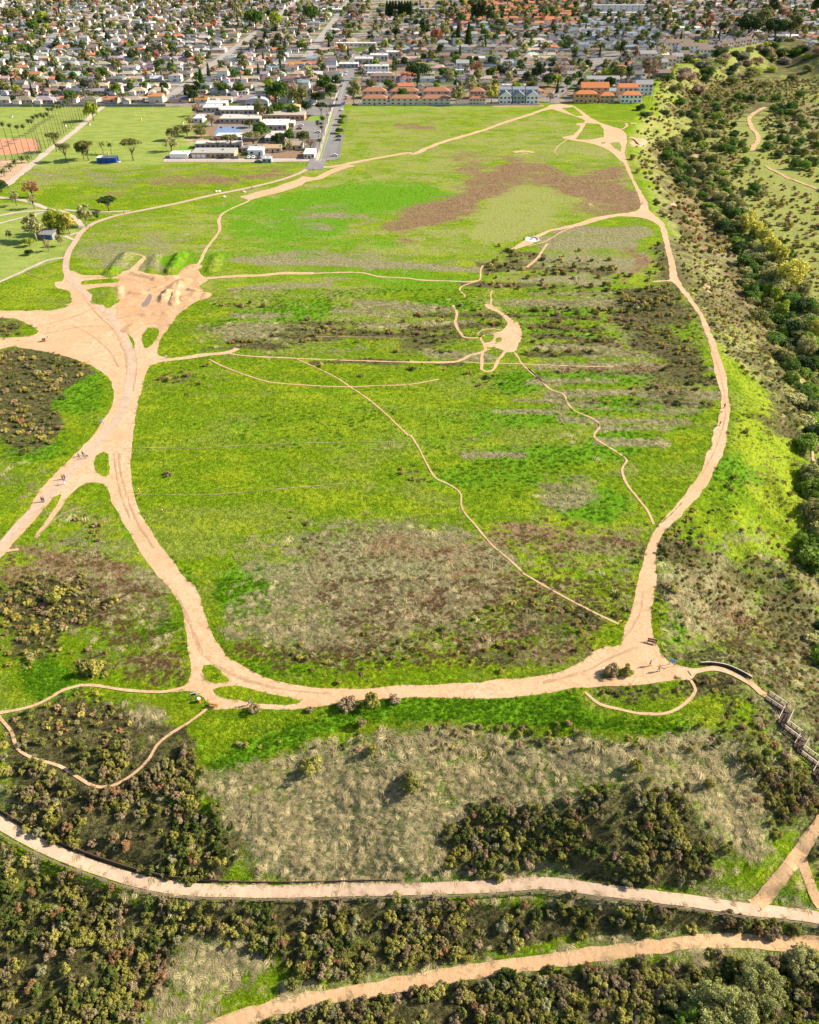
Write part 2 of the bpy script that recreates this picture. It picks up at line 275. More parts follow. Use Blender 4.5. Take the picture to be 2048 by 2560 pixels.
PMX = np.zeros((RH, RW), np.float32)
SX = {'S': np.zeros((RH, RW), np.float32), 'T': np.zeros((RH, RW), np.float32), 'R': np.zeros((RH, RW), np.float32)}
def sline(k, P, wd, v): fillline(SX[k], DD(P), wd*1.18724*(1.3 if k == 'T' else .9), v)
for P in ([(1110,800),(1300,806)],[(1220,745),(1400,750)],[(1090,842),(1260,846)],[(1040,868),(1200,872)],[(1180,858),(1440,862)],[(1240,905),(1440,910)],[(1150,618),(1300,622)],[(1100,560),(1330,566)],[(460,668),(640,664)],[(700,655),(860,660)],[(500,606),(700,604)]): sline('T', P, 6, .9)
for P in ([(1130,575),(1290,578)],[(1120,648),(1300,652)],[(1140,722),(1310,726)],[(1110,782),(1400,788)],[(1200,845),(1480,850)],[(470,640),(620,648)],[(640,676),(820,682)],[(450,738),(640,728)]): sline('S', P, 5, .9)
for P in ([(1010,556),(1100,560),(1300,574)],[(960,597),(1130,600),(1300,604)],[(880,662),(1290,667)],[(870,692),(1050,688),(1300,693)],[(1090,707),(1300,713)],[(640,690),(905,707)],[(660,767),(960,765)],[(600,705),(1000,712)],[(1120,556),(1010,570)],[(1060,530),(1150,540)],[(500,720),(600,724)],[(1090,742),(1300,746)]): sline('S', P, 8, 1.)
for P in ([(1160,484),(1360,490)],[(1140,508),(1360,512)],[(1130,545),(1350,552)],[(1120,585),(1300,590)],[(1100,636),(1320,640)],[(1100,728),(1330,732)],[(1110,768),(1500,774)],[(1170,828),(1490,834)],[(1160,886),(1460,892)],[(430,700),(560,690),(700,688)],[(480,712),(620,704)],[(760,684),(1000,680)],[(740,640),(960,650)],[(760,560),(1000,566)],[(520,548),(780,556)],[(900,745),(1000,748)],[(1240,930),(1430,938)],[(960,958),(1100,962)]): sline('T', P, 9, 1.)
for P in ([(1180,776),(1440,780)],[(1200,716),(1330,720)],[(1330,540),(1345,600)],[(830,262),(930,266)]): sline('R', P, 7, .9)
fillline(PMX, ZG([(1500,115),(1460,135),(1432,160),(1440,200),(1462,225),(1468,255),(1450,280),(1445,300)]), 26, 1); fillline(PMX, ZG([(1500,362),(1560,395),(1640,430),(1724,462)]), 20, 1)
for k in SX: CH[k] = np.maximum(CH[k], blur(SX[k], 2)*1.45)
# ---------------------------------------------------------------- paths mask, tracks and dirt areas
PM = np.zeros((RH, RW), np.float32)     # 1 where bare track lies
HUB = MM([(-300,835),(-300,782),(60,782),(140,775),(168,755),(130,730),(60,700),(-300,692),(-300,668),(150,668),(300,636),(300,600),(285,582),(238,574),(228,548),(262,545),(275,500),(297,497),(345,518),(450,521),(500,506),(540,500),(580,463),(604,440),(612,450),(590,480),(575,500),(620,516),(700,526),(750,505),(812,480),(835,500),(850,519),(880,540),(840,562),(836,580),(862,600),(850,618),(800,645),(745,690),(700,745),(670,800),(660,858),(700,862),(690,882),(640,895),(612,930),(600,990),(588,1030),(580,1065)])\
 + Z1([(572,400),(562,470),(560,530),(552,570),(548,620),(552,670),(560,710),(575,760),(600,830),(640,900),(700,980),(775,1078)])+ZC([(830,55),(855,130),(745,90),(705,40)])\
 + Z1([(665,1078),(620,1020),(580,960),(540,890),(500,820),(470,760),(455,705),(440,685),(380,682),(330,702),(290,745),(250,805),(205,860),(150,925),(143,918),(190,850),(235,785),(268,725),(225,745),(150,835),(0,1005),(-300,1300),(-300,1215),(0,935),(60,880),(120,800),(180,700),(260,620),(320,560),(380,500),(430,430),(470,370),(482,310),(465,250),(430,215),(360,180),(290,155),(200,135),(130,122),(50,110),(0,125),(-300,130)])
LEG = ZC([(690,20),(745,90),(770,140),(778,200),(790,280),(800,350),(805,400),(800,450),(780,466),(700,478),(700,494),(780,486),(840,490),(880,530),(868,565),(900,567),(1000,552),(1100,559),(1230,563),(1290,560),(1350,547),(1440,532),(1560,517),(1724,510)])\
 + ZD([(150,516),(300,518),(430,513),(560,500),(640,485),(700,470),(760,466),(860,462),(940,460),(1000,458),(1080,450),(1120,430),(1160,440),(1185,452),(1190,430),(1215,405),(1250,392),(1180,384),(1120,379),(1090,364),(1060,335),(1045,290),(1027,250),(1018,200),(1020,130),(1035,60),(1040,-25),(965,-25),(945,100),(930,170),(918,208),(888,205),(908,232),(910,262),(890,293),(830,299),(775,315),(745,345),(700,380),(640,405),(560,420),(450,433),(300,445),(150,455),(0,461)])\
 + ZC([(1500,474),(1330,470),(1200,455),(1120,430),(1040,390),(970,350),(915,290),(880,210),(855,130),(830,55),(800,20)])
RIGHT = ZB([(965,1078),(985,1010),(1010,930),(1030,880),(1045,868),(1100,805),(1160,735),(1210,660),(1245,605),(1250,560),(1275,530),(1278,460),(1298,445),(1310,370),(1312,310),(1290,240),(1275,160),(1255,80),(1225,0)])\
 + ZG([(1225,1000),(1195,960),(1160,910),(1130,870),(1100,847),(1020,851),(1020,847),(1097,842),(1090,760),(1075,700),(1060,640),(1050,610),(1010,588),(965,577),(880,573),(820,585),(730,612),(680,622),(600,636),(560,655),(545,660),(520,690),(430,718),(425,712),(500,665),(590,630),(640,620),(700,605),(780,578),(860,566),(940,556),(968,545),(975,520),(965,490),(940,430),(915,380),(900,348),(880,332),(850,302),(820,285),(780,270),(740,262),(690,255),(640,243),(660,236),(690,232),(712,210),(722,193),(698,188),(705,182),(735,180),(740,172),(720,160),(640,135),(600,122),(560,130),(590,105),(640,100),(690,108),(725,130),(765,160),(805,180),(850,195),(890,206),(912,225),(916,260),(905,310),(920,350),(945,420),(975,470),(1000,510),(1006,545),(1035,572),(1070,600),(1085,640),(1098,700),(1115,760),(1128,820),(1150,870),(1190,920),(1225,970),(1255,1020),(1275,1078)])\
 + ZB([(1275,50),(1300,130),(1325,200),(1338,260),(1345,310),(1350,370),(1345,430),(1335,500),(1318,570),(1290,620),(1270,670),(1220,740),(1165,800),(1120,850),(1075,890),(1055,920),(1035,970),(1035,1010),(1042,1078)])
MIDC = M3([(620,407),(660,400),(690,405),(720,430),(770,470),(830,510),(870,545),(920,560),(945,620),(945,680),(915,760),(890,812),(850,812),(820,815),(780,790),(700,762),(640,775),(628,745),(600,725),(585,690),(620,665),(730,645),(790,620),(830,560),(800,520),(740,470),(690,450),(640,430)])
DIRT = [('dirt_junction', HUB, .03), ('loop_trail', LEG, .045), ('bluff_trail', RIGHT, .06), ('dirt_clearing', MIDC, .03)]
GREEN = [Z1([(395,590),(412,565),(430,555),(456,558),(460,620),(455,665),(425,655),(400,640)]), MM([(360,580),(400,572),(440,565),(480,568),(485,600),(483,640),(460,660),(430,650),(390,615)]), MM([(350,548),(370,540),(480,530),(465,547),(380,558)]),
 MM([(600,770),(625,738),(670,745),(665,780),(640,815),(610,828),(598,800)]), MM([(525,750),(545,768),(562,790),(570,820),(558,835),(540,800)]), MM([(165,665),(250,648),(295,640),(280,655),(200,670)]), MM([(60,795),(90,790),(90,798),(60,799)]),
 ZC([(855,370),(890,368),(920,395),(975,446),(880,460),(855,430),(850,400)]), ZC([(885,475),(1000,463),(1100,490),(1200,505),(1280,523),(1270,540),(1200,548),(1100,538),(1000,528),(940,512),(900,492)]),
 ZD([(790,420),(830,400),(850,388),(920,390),(933,405),(900,425),(800,434)]), ZG([(698,250),(725,215),(745,180),(800,185),(818,205),(820,240),(760,252)]), ZG([(842,265),(880,260),(893,275),(890,303),(860,285)]), ZG([(805,262),(828,260),(825,268),(808,269)]),
 ZG([(640,118),(690,113),(735,150),(700,152)]), M3([(600,680),(640,662),(712,660),(715,690),(690,730),(630,735)]), M3([(725,690),(775,675),(778,720),(760,735),(712,728)]), M3([(635,768),(670,765),(685,775),(650,790)]), ZB([(1050,865),(1120,800),(1150,762),(1150,770),(1100,822)])]
# narrow trails: (name, px polyline, width m)
TR = [('paved_path', MM([(522,1078),(548,960),(555,870),(530,790),(495,730),(440,670),(380,610),(310,555),(282,510),(278,470),(290,420),(315,380),(345,335),(400,298),(500,265),(600,245),(750,215),(900,180),(1050,150),(1180,118),(1270,85),(1330,45)]), 3.0),
 ('paved_path', MM([(522,1078)])+Z1([(512,390),(470,450),(400,530),(330,600),(262,680),(185,760),(92,850),(0,958),(-200,1170)]), 2.8),
 ('dirt_trail', MM([(1330,60),(1400,62),(1500,42),(1650,15),(1724,3)])+ZG([(20,312),(60,293),(130,265),(230,235),(330,205),(420,172),(500,148),(580,120),(640,112)]), 4.2),
 ('dirt_trail', MM([(1030,195),(1090,175),(1150,160),(1230,132),(1340,110),(1400,80),(1480,55)]), 6.5), ('dirt_trail', MM([(1030,195),(1120,175),(1200,150),(1300,105)]), 9),
 ('dirt_trail', MM([(1060,195),(1040,210),(990,232),(940,258),(922,290),(925,330),(890,380),(862,420),(845,460),(815,490)]), 1.9),
 ('dirt_trail', MM([(830,535),(900,530),(1000,523),(1100,520),(1200,510),(1320,512)]), 3.0), ('dirt_trail', MM([(1320,512),(1450,507),(1530,510),(1600,525),(1724,532)])+M3([(60,200),(200,208),(350,212),(500,218),(580,208)]), 1.5),
 ('dirt_trail', M3([(620,80),(600,120),(590,200),(500,232),(430,265),(430,295),(460,325),(470,350)]), 1.2), ('dirt_trail', M3([(700,290),(685,320),(690,375),(680,410)]), 1.2), ('dirt_trail', M3([(365,415),(390,460),(400,500),(385,550),(400,595),(425,640),(450,680),(500,690),(580,690)]), 1.4),
 ('dirt_trail', M3([(1100,0),(1040,50),(990,95)]), 1.4), ('dirt_trail', MM([(862,605),(900,592),(980,594),(1010,600),(980,612),(862,618)]), 1.0), ('dirt_trail', MM([(1010,600),(1100,608),(1160,620)]), 1.0),
 ('dirt_trail', M3([(575,665),(590,640),(640,618),(720,615),(770,625)]), 1.1), ('dirt_trail', M3([(625,745),(640,790),(600,815),(520,835),(450,870),(370,893),(200,897),(0,892)]), 1.6), ('dirt_trail', M3([(460,895),(540,898),(610,905),(720,905),(940,910),(1300,925),(1724,935)]), .9),
 ('dirt_trail', M3([(615,800),(610,860),(610,920),(605,955),(640,975),(690,968),(720,940),(740,890),(780,840),(805,805)]), 1.5), ('dirt_trail', M3([(720,660),(715,700),(690,740)]), 1.1), ('dirt_trail', M3([(600,820),(625,800),(680,785)]), 1.1),
 ('dirt_trail', M3([(885,815),(920,860),(940,900),(1000,960),(1060,1010),(1150,1078)])+ZB([(500,205),(545,245),(590,290),(650,315),(665,350),(700,385),(770,415),(803,445),(778,490),(830,530),(880,560),(915,590),(895,630),(915,690),(960,750),(1000,800),(1030,860)]), 1.1),
 ('dirt_trail', Z1([(690,170),(780,160),(860,148),(960,138),(1000,120)]), 2.4), ('dirt_trail', Z1([(960,140),(1040,152),(1200,160),(1400,168),(1724,178),(1900,179)]), 1.25), ('dirt_trail', Z1([(880,165),(940,195),(1030,230),(1130,260),(1240,272),(1450,282),(1600,276),(1724,272),(1850,250)]), 1.05),
 ('dirt_trail', Z1([(1250,165),(1330,200),(1420,245),(1480,285),(1560,340),(1640,410),(1724,490)])+ZB([(0,480),(40,540),(75,610),(110,665),(160,690),(215,730),(222,795),(290,880),(350,950),(410,1000),(480,1065)])+ZD([(480,-10),(600,60),(700,115),(800,165),(880,203)]), .9),
 ('dirt_trail', Z1([(562,537),(700,540),(850,541),(1000,530),(1200,522),(1400,517),(1724,512)]), .6), ('dirt_trail', Z1([(575,733),(700,737),(850,738),(1000,728),(1200,710),(1450,690)]), .6),
 ('dirt_trail', Z1([(150,918),(200,870),(260,820),(340,790),(440,768)]), .7), ('dirt_trail', Z1([(0,978),(30,972),(80,967)]), 1.3), ('dirt_trail', Z1([(1330,70),(1500,72),(1724,73)]), .8),
 ('dirt_trail', ZD([(740,490),(800,540),(870,560),(960,578),(1060,582),(1130,560),(1190,510),(1205,480),(1185,440)]), 1.1),
 ('dirt_trail', ZG([(665,250),(630,275),(612,300),(625,318)]), 1.2), ('dirt_trail', ZG([(330,207),(450,218),(560,232),(645,242)]), 1.0), ('dirt_trail', ZG([(440,305),(480,300),(525,305)]), 4),
 ('dirt_trail', ZG([(500,700),(560,685),(600,665),(640,640),(690,620)]), 1.2), ('dirt_trail', ZG([(580,690),(560,720),(530,760),(495,790)]), 1.4), ('dirt_trail', ZG([(895,207),(915,195),(912,182)]), 2.0), 
 ('dirt_trail', R3([(700,895),(900,893),(1130,890)]), 4), ('dirt_trail', ZG([(930,183),(955,183)]), 4), ('dirt_trail', ZG([(925,242),(965,250),(975,262)]), 5),
 ('park_path', H7([(-200,10),(0,48),(150,62),(280,95),(400,140),(500,160),(600,200),(660,250),(690,300)]), 3.2), ('park_path', H7([(-200,235),(0,200),(130,175),(280,160),(430,155)]), 2.6), ('park_path', H7([(-200,330),(0,265),(150,225),(300,190),(420,160)]), 2.0),
 ('park_path', H7([(540,150),(640,160),(800,168),(950,165),(1100,160)]), 2.2), ('park_path', H7([(-200,850),(0,755),(150,690),(300,620),(400,575),(540,555)]), 2.0), ('park_path', H7([(590,365),(660,340)]), 2.0), ('park_path', H7([(545,370),(620,405)]), 2.2),
 ('dirt_trail', M2([(430,200),(470,160),(520,120),(545,85),(520,65),(430,40)]), 1.5), ('dirt_trail', M2([(0,245),(120,238),(250,240)]), 2.0), ('dirt_trail', H7([(225,680),(300,710),(370,735)]), 1.0),
 ('field_walk', H5([(870,85),(780,160),(640,290),(510,390),(400,470),(290,560),(180,650),(40,770)]), 5.0)]
for n_, P_, z_ in DIRT: fillpoly(PM, P_, 1)
for P_ in GREEN: fillpoly(PM, P_, -1)
for n_, P_, wd_ in TR:
    P_ = np.array([p[:2] for p in P_]); x_, y_ = unp(P_[:, 0], P_[:, 1]); c_ = catmull(np.stack([x_, y_], 1), 4.0)
    a_, b_ = proj(c_[:, 0], c_[:, 1], 0.); l_, r_ = unp(a_, b_)
    for i in range(len(c_)-1):
        sc_ = (FPX*SP+(b_[i]-1280)*CP)/HC; fillline(PM, [(a_[i], b_[i]), (a_[i+1], b_[i+1])], max(3, wd_*sc_*.85), 1)
for k_, (c_, wd_, f_) in BENCH.items():
    a_, b_ = proj(c_[:, 0], c_[:, 1], c_[:, 2]); sc_ = 12 if k_ != 'low' else 13
    for i in range(len(c_)-1): fillline(PM, [(a_[i], b_[i]), (a_[i+1], b_[i+1])], wd_*sc_*.8, 1)
def Z8(p): return zz(1700, 1600, 1725/348, p)
NP = Z8([(1075,700),(1300,850),(1345,870),(1262,1040),(1300,1055),(1495,1200),(1535,1220),(1460,1345),(1505,1370),(1735,1540),(1765,1560),(1690,1690),(1740,1710),(1960,1870)])
fillline(PMX, [(a, b+8) for a, b in NP], 34, 1)
PM = np.maximum(PM, PMX); PMB = blur(PM, 1); PMS_ = blur(PM, 3)
# ---------------------------------------------------------------- materials
def newmat(name):
    m = bpy.data.materials.new(name); m.use_nodes = True; nt = m.node_tree
    b = nt.nodes['Principled BSDF']; b.inputs['Specular IOR Level'].default_value = .15; b.inputs['Roughness'].default_value = .9
    return m, nt, b
def nd(nt, typ, ins=None, **props):
    n = nt.nodes.new(typ)
    for k, v in props.items(): setattr(n, k, v)
    for k, v in (ins or {}).items():
        s = n.inputs[k]
        if isinstance(v, bpy.types.NodeSocket): nt.links.new(v, s)
        else: s.default_value = v
    return n
def mth(nt, op, a, b=None, c=None, clamp=False):
    n = nt.nodes.new('ShaderNodeMath'); n.operation = op; n.use_clamp = clamp
    for i, v in enumerate((a, b, c)):
        if v is None: continue
        if isinstance(v, bpy.types.NodeSocket): nt.links.new(v, n.inputs[i])
        else: n.inputs[i].default_value = v
    return n.outputs[0]
def ss(nt, x, a, b):
    n = nd(nt, 'ShaderNodeMapRange', {0: x, 1: a, 2: b, 3: 0., 4: 1.}, interpolation_type='SMOOTHSTEP'); return n.outputs[0]
def mixc(nt, f, a, b, mode='MIX'):
    n = nt.nodes.new('ShaderNodeMix'); n.data_type = 'RGBA'; n.blend_type = mode
    for i, v in ((0, f), (6, a), (7, b)):
        if isinstance(v, bpy.types.NodeSocket): nt.links.new(v, n.inputs[i])
        else: n.inputs[i].default_value = v if not isinstance(v, tuple) else (*v[:3], 1)
    return n.outputs[2]
def noise(nt, vec, sc, det=3, rough=.6, dist=0.0):
    return nd(nt, 'ShaderNodeTexNoise', {'Vector': vec, 'Scale': sc, 'Detail': det, 'Roughness': rough, 'Distortion': dist})
# natural albedos of the ground covers
GC = dict(B=(.175,.265,.006), P=(.235,.275,.05), G=(.20,.255,.05), L=(.105,.225,.005), Y=(.30,.36,.012), T=(.29,.245,.14), R=(.17,.10,.045), S=(.10,.09,.035), D=(.50,.34,.215), U=(.27,.235,.20))
ORDER = 'PGLYTRSUD'
def mat_ground():
    m, nt, b = newmat('ground_cover')
    g = nd(nt, 'ShaderNodeNewGeometry'); pos = g.outputs['Position']
    at = [nd(nt, 'ShaderNodeAttribute', attribute_name=a) for a in ('za', 'zb', 'zc')]
    ch = {}
    for a, ks in zip(at, ('PGL', 'YTR', 'SUD')):
        s = nd(nt, 'ShaderNodeSeparateColor', {0: a.outputs['Color']})
        for i, k in enumerate(ks): ch[k] = s.outputs[i]
    mp = nd(nt, 'ShaderNodeMapping', {'Vector': pos, 'Scale': (.45, 1., 1.)})
    nA = nd(nt, 'ShaderNodeSeparateColor', {0: noise(nt, mp.outputs[0], .16, 5, .62, .6).outputs['Color']})
    nB = nd(nt, 'ShaderNodeSeparateColor', {0: noise(nt, pos, .75, 4, .7, .4).outputs['Color']})
    nF = noise(nt, mp.outputs[0], 3.2, 3, .75, .3).outputs['Fac']
    def mixn(i, j): return mth(nt, 'ADD', mth(nt, 'MULTIPLY', nA.outputs[i], .55), mth(nt, 'MULTIPLY', nB.outputs[j], .45))
    ns = {'P': mixn(0, 1), 'G': None, 'L': mixn(1, 0), 'Y': mixn(2, 2), 'T': mixn(0, 0), 'R': mixn(2, 1), 'S': mixn(1, 2), 'U': None, 'D': mixn(2, 0)}
    nC = nd(nt, 'ShaderNodeSeparateColor', {0: noise(nt, mp.outputs[0], .045, 4, .6, 1.0).outputs['Color']})
    col = mixc(nt, ss(nt, nB.outputs[0], .38, .62), (.105, .185, .005), GC['B']); col = mixc(nt, mth(nt, 'MULTIPLY', ss(nt, nC.outputs[2], .5, .6), .6), col, (.22, .24, .045))
    col = mixc(nt, mth(nt, 'MULTIPLY', ss(nt, nA.outputs[1], .5, .6), .75), col, (.25, .305, .010))
    sec = {'L': (.12, .27, .01), 'Y': (.17, .25, .02), 'T': (.16, .17, .06), 'P': (.275, .25, .095), 'R': (.26, .18, .10), 'S': (.11, .10, .04)}
    for k in ORDER:
        c2 = GC[k]
        if k in sec: c2 = mixc(nt, ss(nt, nB.outputs[('PLYTRS'.index(k)) % 3], .4, .62), GC[k], sec[k])
        if k == 'U':
            v = nd(nt, 'ShaderNodeTexVoronoi', {'Vector': pos, 'Scale': .055}); vs = nd(nt, 'ShaderNodeSeparateColor', {0: v.outputs['Color']})
            c2 = mixc(nt, ss(nt, vs.outputs[0], .52, .56), GC['U'], (.10, .13, .03)); c2 = mixc(nt, ss(nt, vs.outputs[1], .66, .7), c2, (.17, .15, .13)); c2 = mixc(nt, ss(nt, vs.outputs[2], .8, .83), c2, (.28, .18, .11))
            f = ss(nt, ch[k], .45, .55)
        elif k == 'G':
            c2 = mixc(nt, ss(nt, nA.outputs[0], .4, .6), GC['G'], (.265, .31, .07)); f = ss(nt, ch[k], .3, .6)
        else:
            big = nC.outputs[ORDER.index(k) % 3]
            f = mth(nt, 'ADD', mth(nt, 'MULTIPLY', ch[k], .95), mth(nt, 'ADD', mth(nt, 'MULTIPLY', mth(nt, 'SUBTRACT', ns[k], .5), 3.0), mth(nt, 'MULTIPLY', mth(nt, 'SUBTRACT', big, .5), 1.6))); f = ss(nt, f, .34, .72)
            f = mth(nt, 'MULTIPLY', f, ss(nt, ch[k], .0, .2))
        col = mixc(nt, f, col, c2)
    amp = mth(nt, 'SUBTRACT', mth(nt, 'SUBTRACT', 1.0, mth(nt, 'MULTIPLY', ch['G'], .75)), mth(nt, 'MULTIPLY', ch['P'], .35))
    var = mth(nt, 'ADD', 1.0, mth(nt, 'MULTIPLY', mth(nt, 'ADD', mth(nt, 'MULTIPLY', mth(nt, 'SUBTRACT', nF, .5), 1.7), mth(nt, 'MULTIPLY', mth(nt, 'SUBTRACT', nB.outputs[2], .5), 1.1)), amp))
    vv = nd(nt, 'ShaderNodeCombineColor', {0: var, 1: var, 2: var})
    col = mixc(nt, 1.0, col, vv.outputs[0], 'MULTIPLY')
    nt.links.new(col, b.inputs['Base Color'])
    hh = mth(nt, 'ADD', mth(nt, 'MULTIPLY', nF, .35), mth(nt, 'MULTIPLY', nB.outputs[1], 1.0))
    hh = mth(nt, 'MULTIPLY', hh, amp)
    bp = nd(nt, 'ShaderNodeBump', {'Strength': 1.0, 'Distance': .8, 'Height': hh}); nt.links.new(bp.outputs[0], b.inputs['Normal'])
    b.inputs['Specular IOR Level'].default_value = .05
    return m
def mat_faint(name):
    m, nt, b = newmat(name); g = nd(nt, 'ShaderNodeNewGeometry'); pos = g.outputs['Position']; n1 = noise(nt, pos, 1.1, 5, .7); n2 = noise(nt, pos, .12, 3)
    col = mixc(nt, ss(nt, mth(nt, 'ADD', mth(nt, 'MULTIPLY', n1.outputs[0], .6), mth(nt, 'MULTIPLY', n2.outputs[0], .5)), .48, .62), (.36, .265, .15), (.15, .165, .035)); nt.links.new(col, b.inputs['Base Color']); return m
def mat_dirt(name, c1, c2, c3, sc=.25):
    m, nt, b = newmat(name); g = nd(nt, 'ShaderNodeNewGeometry'); pos = g.outputs['Position']
    n1 = noise(nt, pos, sc*.35, 5, .6, 1.2); n2 = noise(nt, pos, sc*6, 4, .7); n3 = noise(nt, pos, sc*1.4, 4, .65, 2.0)
    col = mixc(nt, ss(nt, n1.outputs[0], .42, .62), c1, c2); col = mixc(nt, mth(nt, 'MULTIPLY', ss(nt, n3.outputs[0], .47, .66), .8), col, c3)
    n4 = noise(nt, pos, sc*.16, 3, .5, .5); col = mixc(nt, mth(nt, 'MULTIPLY', ss(nt, n4.outputs[0], .45, .65), .55), col, tuple(a*b for a, b in zip(c3, (1.12, 1.2, 1.25))))
    f = mth(nt, 'ADD', .72, mth(nt, 'MULTIPLY', n2.outputs[0], .56)); vv = nd(nt, 'ShaderNodeCombineColor', {0: f, 1: f, 2: f})
    col = mixc(nt, 1., col, vv.outputs[0], 'MULTIPLY'); nt.links.new(col, b.inputs['Base Color'])
    bp = nd(nt, 'ShaderNodeBump', {'Strength': .5, 'Distance': .15, 'Height': mth(nt, 'ADD', n2.outputs[0], n3.outputs[0])}); nt.links.new(bp.outputs[0], b.inputs['Normal'])
    return m
def mat_plain(name, c, rough=.8, var=.15, sc=2., metal=0, spec=.3, bump=0):
    m, nt, b = newmat(name); g = nd(nt, 'ShaderNodeTexCoord'); n = noise(nt, g.outputs['Object'], sc, 4, .65)
    f = mth(nt, 'ADD', 1-var*.5*1.6, mth(nt, 'MULTIPLY', n.outputs[0], var*1.6)); vv = nd(nt, 'ShaderNodeCombineColor', {0: f, 1: f, 2: f})
    nt.links.new(mixc(nt, 1., c, vv.outputs[0], 'MULTIPLY'), b.inputs['Base Color'])
    b.inputs['Roughness'].default_value = rough; b.inputs['Metallic'].default_value = metal; b.inputs['Specular IOR Level'].default_value = spec
    if bump: nt.links.new(nd(nt, 'ShaderNodeBump', {'Strength': .6, 'Distance': bump, 'Height': n.outputs[0]}).outputs[0], b.inputs['Normal'])
    return m
def mat_tint(name, rough=.85, var=.25, sc=1.5, attr='tint', transl=0., island=0., streak=False):
    m, nt, b = newmat(name); a = nd(nt, 'ShaderNodeAttribute', attribute_name=attr, attribute_type='INSTANCER')
    g = nd(nt, 'ShaderNodeTexCoord'); n = noise(nt, g.outputs['Object'], sc, 3, .65)
    f = mth(nt, 'ADD', 1-var*.8, mth(nt, 'MULTIPLY', n.outputs[0], var*1.6))
    if streak:
        wv = nd(nt, 'ShaderNodeTexWave', {'Vector': g.outputs['Object'], 'Scale': 2.6, 'Distortion': .5}, bands_direction='Z'); f = mth(nt, 'MULTIPLY', f, mth(nt, 'ADD', .9, mth(nt, 'MULTIPLY', wv.outputs[1], .15)))
    if island:
        gg = nd(nt, 'ShaderNodeNewGeometry'); f = mth(nt, 'MULTIPLY', f, mth(nt, 'ADD', 1-island*.5, mth(nt, 'MULTIPLY', gg.outputs['Random Per Island'], island)))
    vv = nd(nt, 'ShaderNodeCombineColor', {0: f, 1: f, 2: f}); col = mixc(nt, 1., a.outputs['Color'], vv.outputs[0], 'MULTIPLY')
    nt.links.new(col, b.inputs['Base Color']); b.inputs['Roughness'].default_value = rough; b.inputs['Specular IOR Level'].default_value = .1
    if transl:
        t = nd(nt, 'ShaderNodeBsdfTranslucent', {'Color': col}); mx = nd(nt, 'ShaderNodeMixShader', {0: transl, 1: b.outputs[0], 2: t.outputs[0]})
        nt.links.new(mx.outputs[0], nt.nodes['Material Output'].inputs[0])
    return m
M = dict(ground=mat_ground(),
 dirt=mat_dirt('packed_dirt', (.55,.35,.205), (.58,.385,.24), (.43,.25,.125)),
 faint=mat_faint('trodden_grass'), track=mat_dirt('rutted_dirt', (.40,.25,.14), (.50,.33,.2), (.33,.20,.11), .9), course=mat_dirt('course_dirt', (.50,.30,.155), (.56,.36,.205), (.36,.20,.10), .5), orange=mat_dirt('orange_dirt', (.50,.315,.165), (.54,.35,.20), (.40,.24,.12)),
 paved=mat_dirt('worn_pavement', (.47,.335,.235), (.50,.36,.255), (.40,.28,.195), .12),
 walk=mat_dirt('concrete_path', (.50,.41,.33), (.46,.37,.30), (.40,.31,.24)),
 asphalt=mat_dirt('asphalt', (.21,.19,.18), (.26,.235,.21), (.17,.16,.15), .1),
 street=mat_dirt('street_asphalt', (.36,.32,.28), (.32,.28,.25), (.27,.24,.22), .1),
 redclay=mat_dirt('infield_clay', (.52,.24,.13), (.56,.28,.16), (.48,.22,.12)),
 water=mat_plain('creek_water', (.012,.012,.010), .08, .1), puddle=mat_plain('puddle_water', (.25,.18,.14), .15, .1),
 leaf=mat_tint('leaves', .8, .35, .9, transl=.22, island=.7), grass=mat_tint('grass_blades', .8, .2, 1.2, transl=.25, island=.6),
 roof=mat_tint('roof_tiles', .75, .35, .8, streak=True), wall=mat_tint('wall_paint', .85, .12, .7, attr='tint2'),
 bark=mat_plain('bark', (.16,.11,.075), .9, .5, 3), palebark=mat_plain('pale_bark', (.42,.36,.29), .9, .4, 3), white=mat_plain('white_paint', (.80,.79,.76), .5, .1),
 glass=mat_plain('window_glass', (.045,.06,.08), .15, .2, spec=.5), wood=mat_plain('weathered_timber', (.27,.185,.13), .8, .4, 4), darkwood=mat_plain('dark_timber', (.085,.055,.04), .85, .4, 4),
 rail=mat_plain('rail_timber', (.20,.14,.10), .8, .35, 4), palewood=mat_plain('pale_timber', (.50,.41,.33), .8, .3, 4), orangewood=mat_plain('varnished_wood', (.50,.21,.035), .6, .3, 5), blue=mat_plain('blue_paint', (.02,.09,.48), .5, .15, 1),
 concrete=mat_plain('concrete', (.42,.40,.37), .85, .25, 1), greyfence=mat_plain('grey_masonry', (.23,.225,.22), .9, .25, .5), yellow=mat_plain('yellow_paint', (.70,.58,.14), .5, .1), black=mat_plain('dark_rubber', (.02,.02,.02), .8, .1),
 orangepaint=mat_plain('orange_paint', (.70,.17,.02), .5, .1), court=mat_plain('court_blue', (.16,.23,.36), .8, .15, .3), line=mat_plain('line_paint', (.75,.74,.72), .7, .1), skin=mat_plain('skin', (.42,.26,.18), .6, .05), hair=mat_plain('hair', (.03,.02,.015), .6, .1),
 cloth=mat_tint('cloth', .85, .1, 8), cloth2=mat_tint('cloth_lower', .85, .1, 8, attr='tint2'), carpaint=mat_tint('car_paint', .3, .03, 1), stone=mat_plain('pale_stone', (.62,.57,.52), .8, .2, 1), awning=mat_plain('awning', (.62,.58,.52), .8, .2, .4), terracotta=mat_plain('terracotta_tile', (.50,.16,.055), .7, .35, .8), info=mat_plain('info_panel', (.35,.45,.55), .3, .1))
M['carpaint'].node_tree.nodes['Principled BSDF'].inputs['Specular IOR Level'].default_value = .5

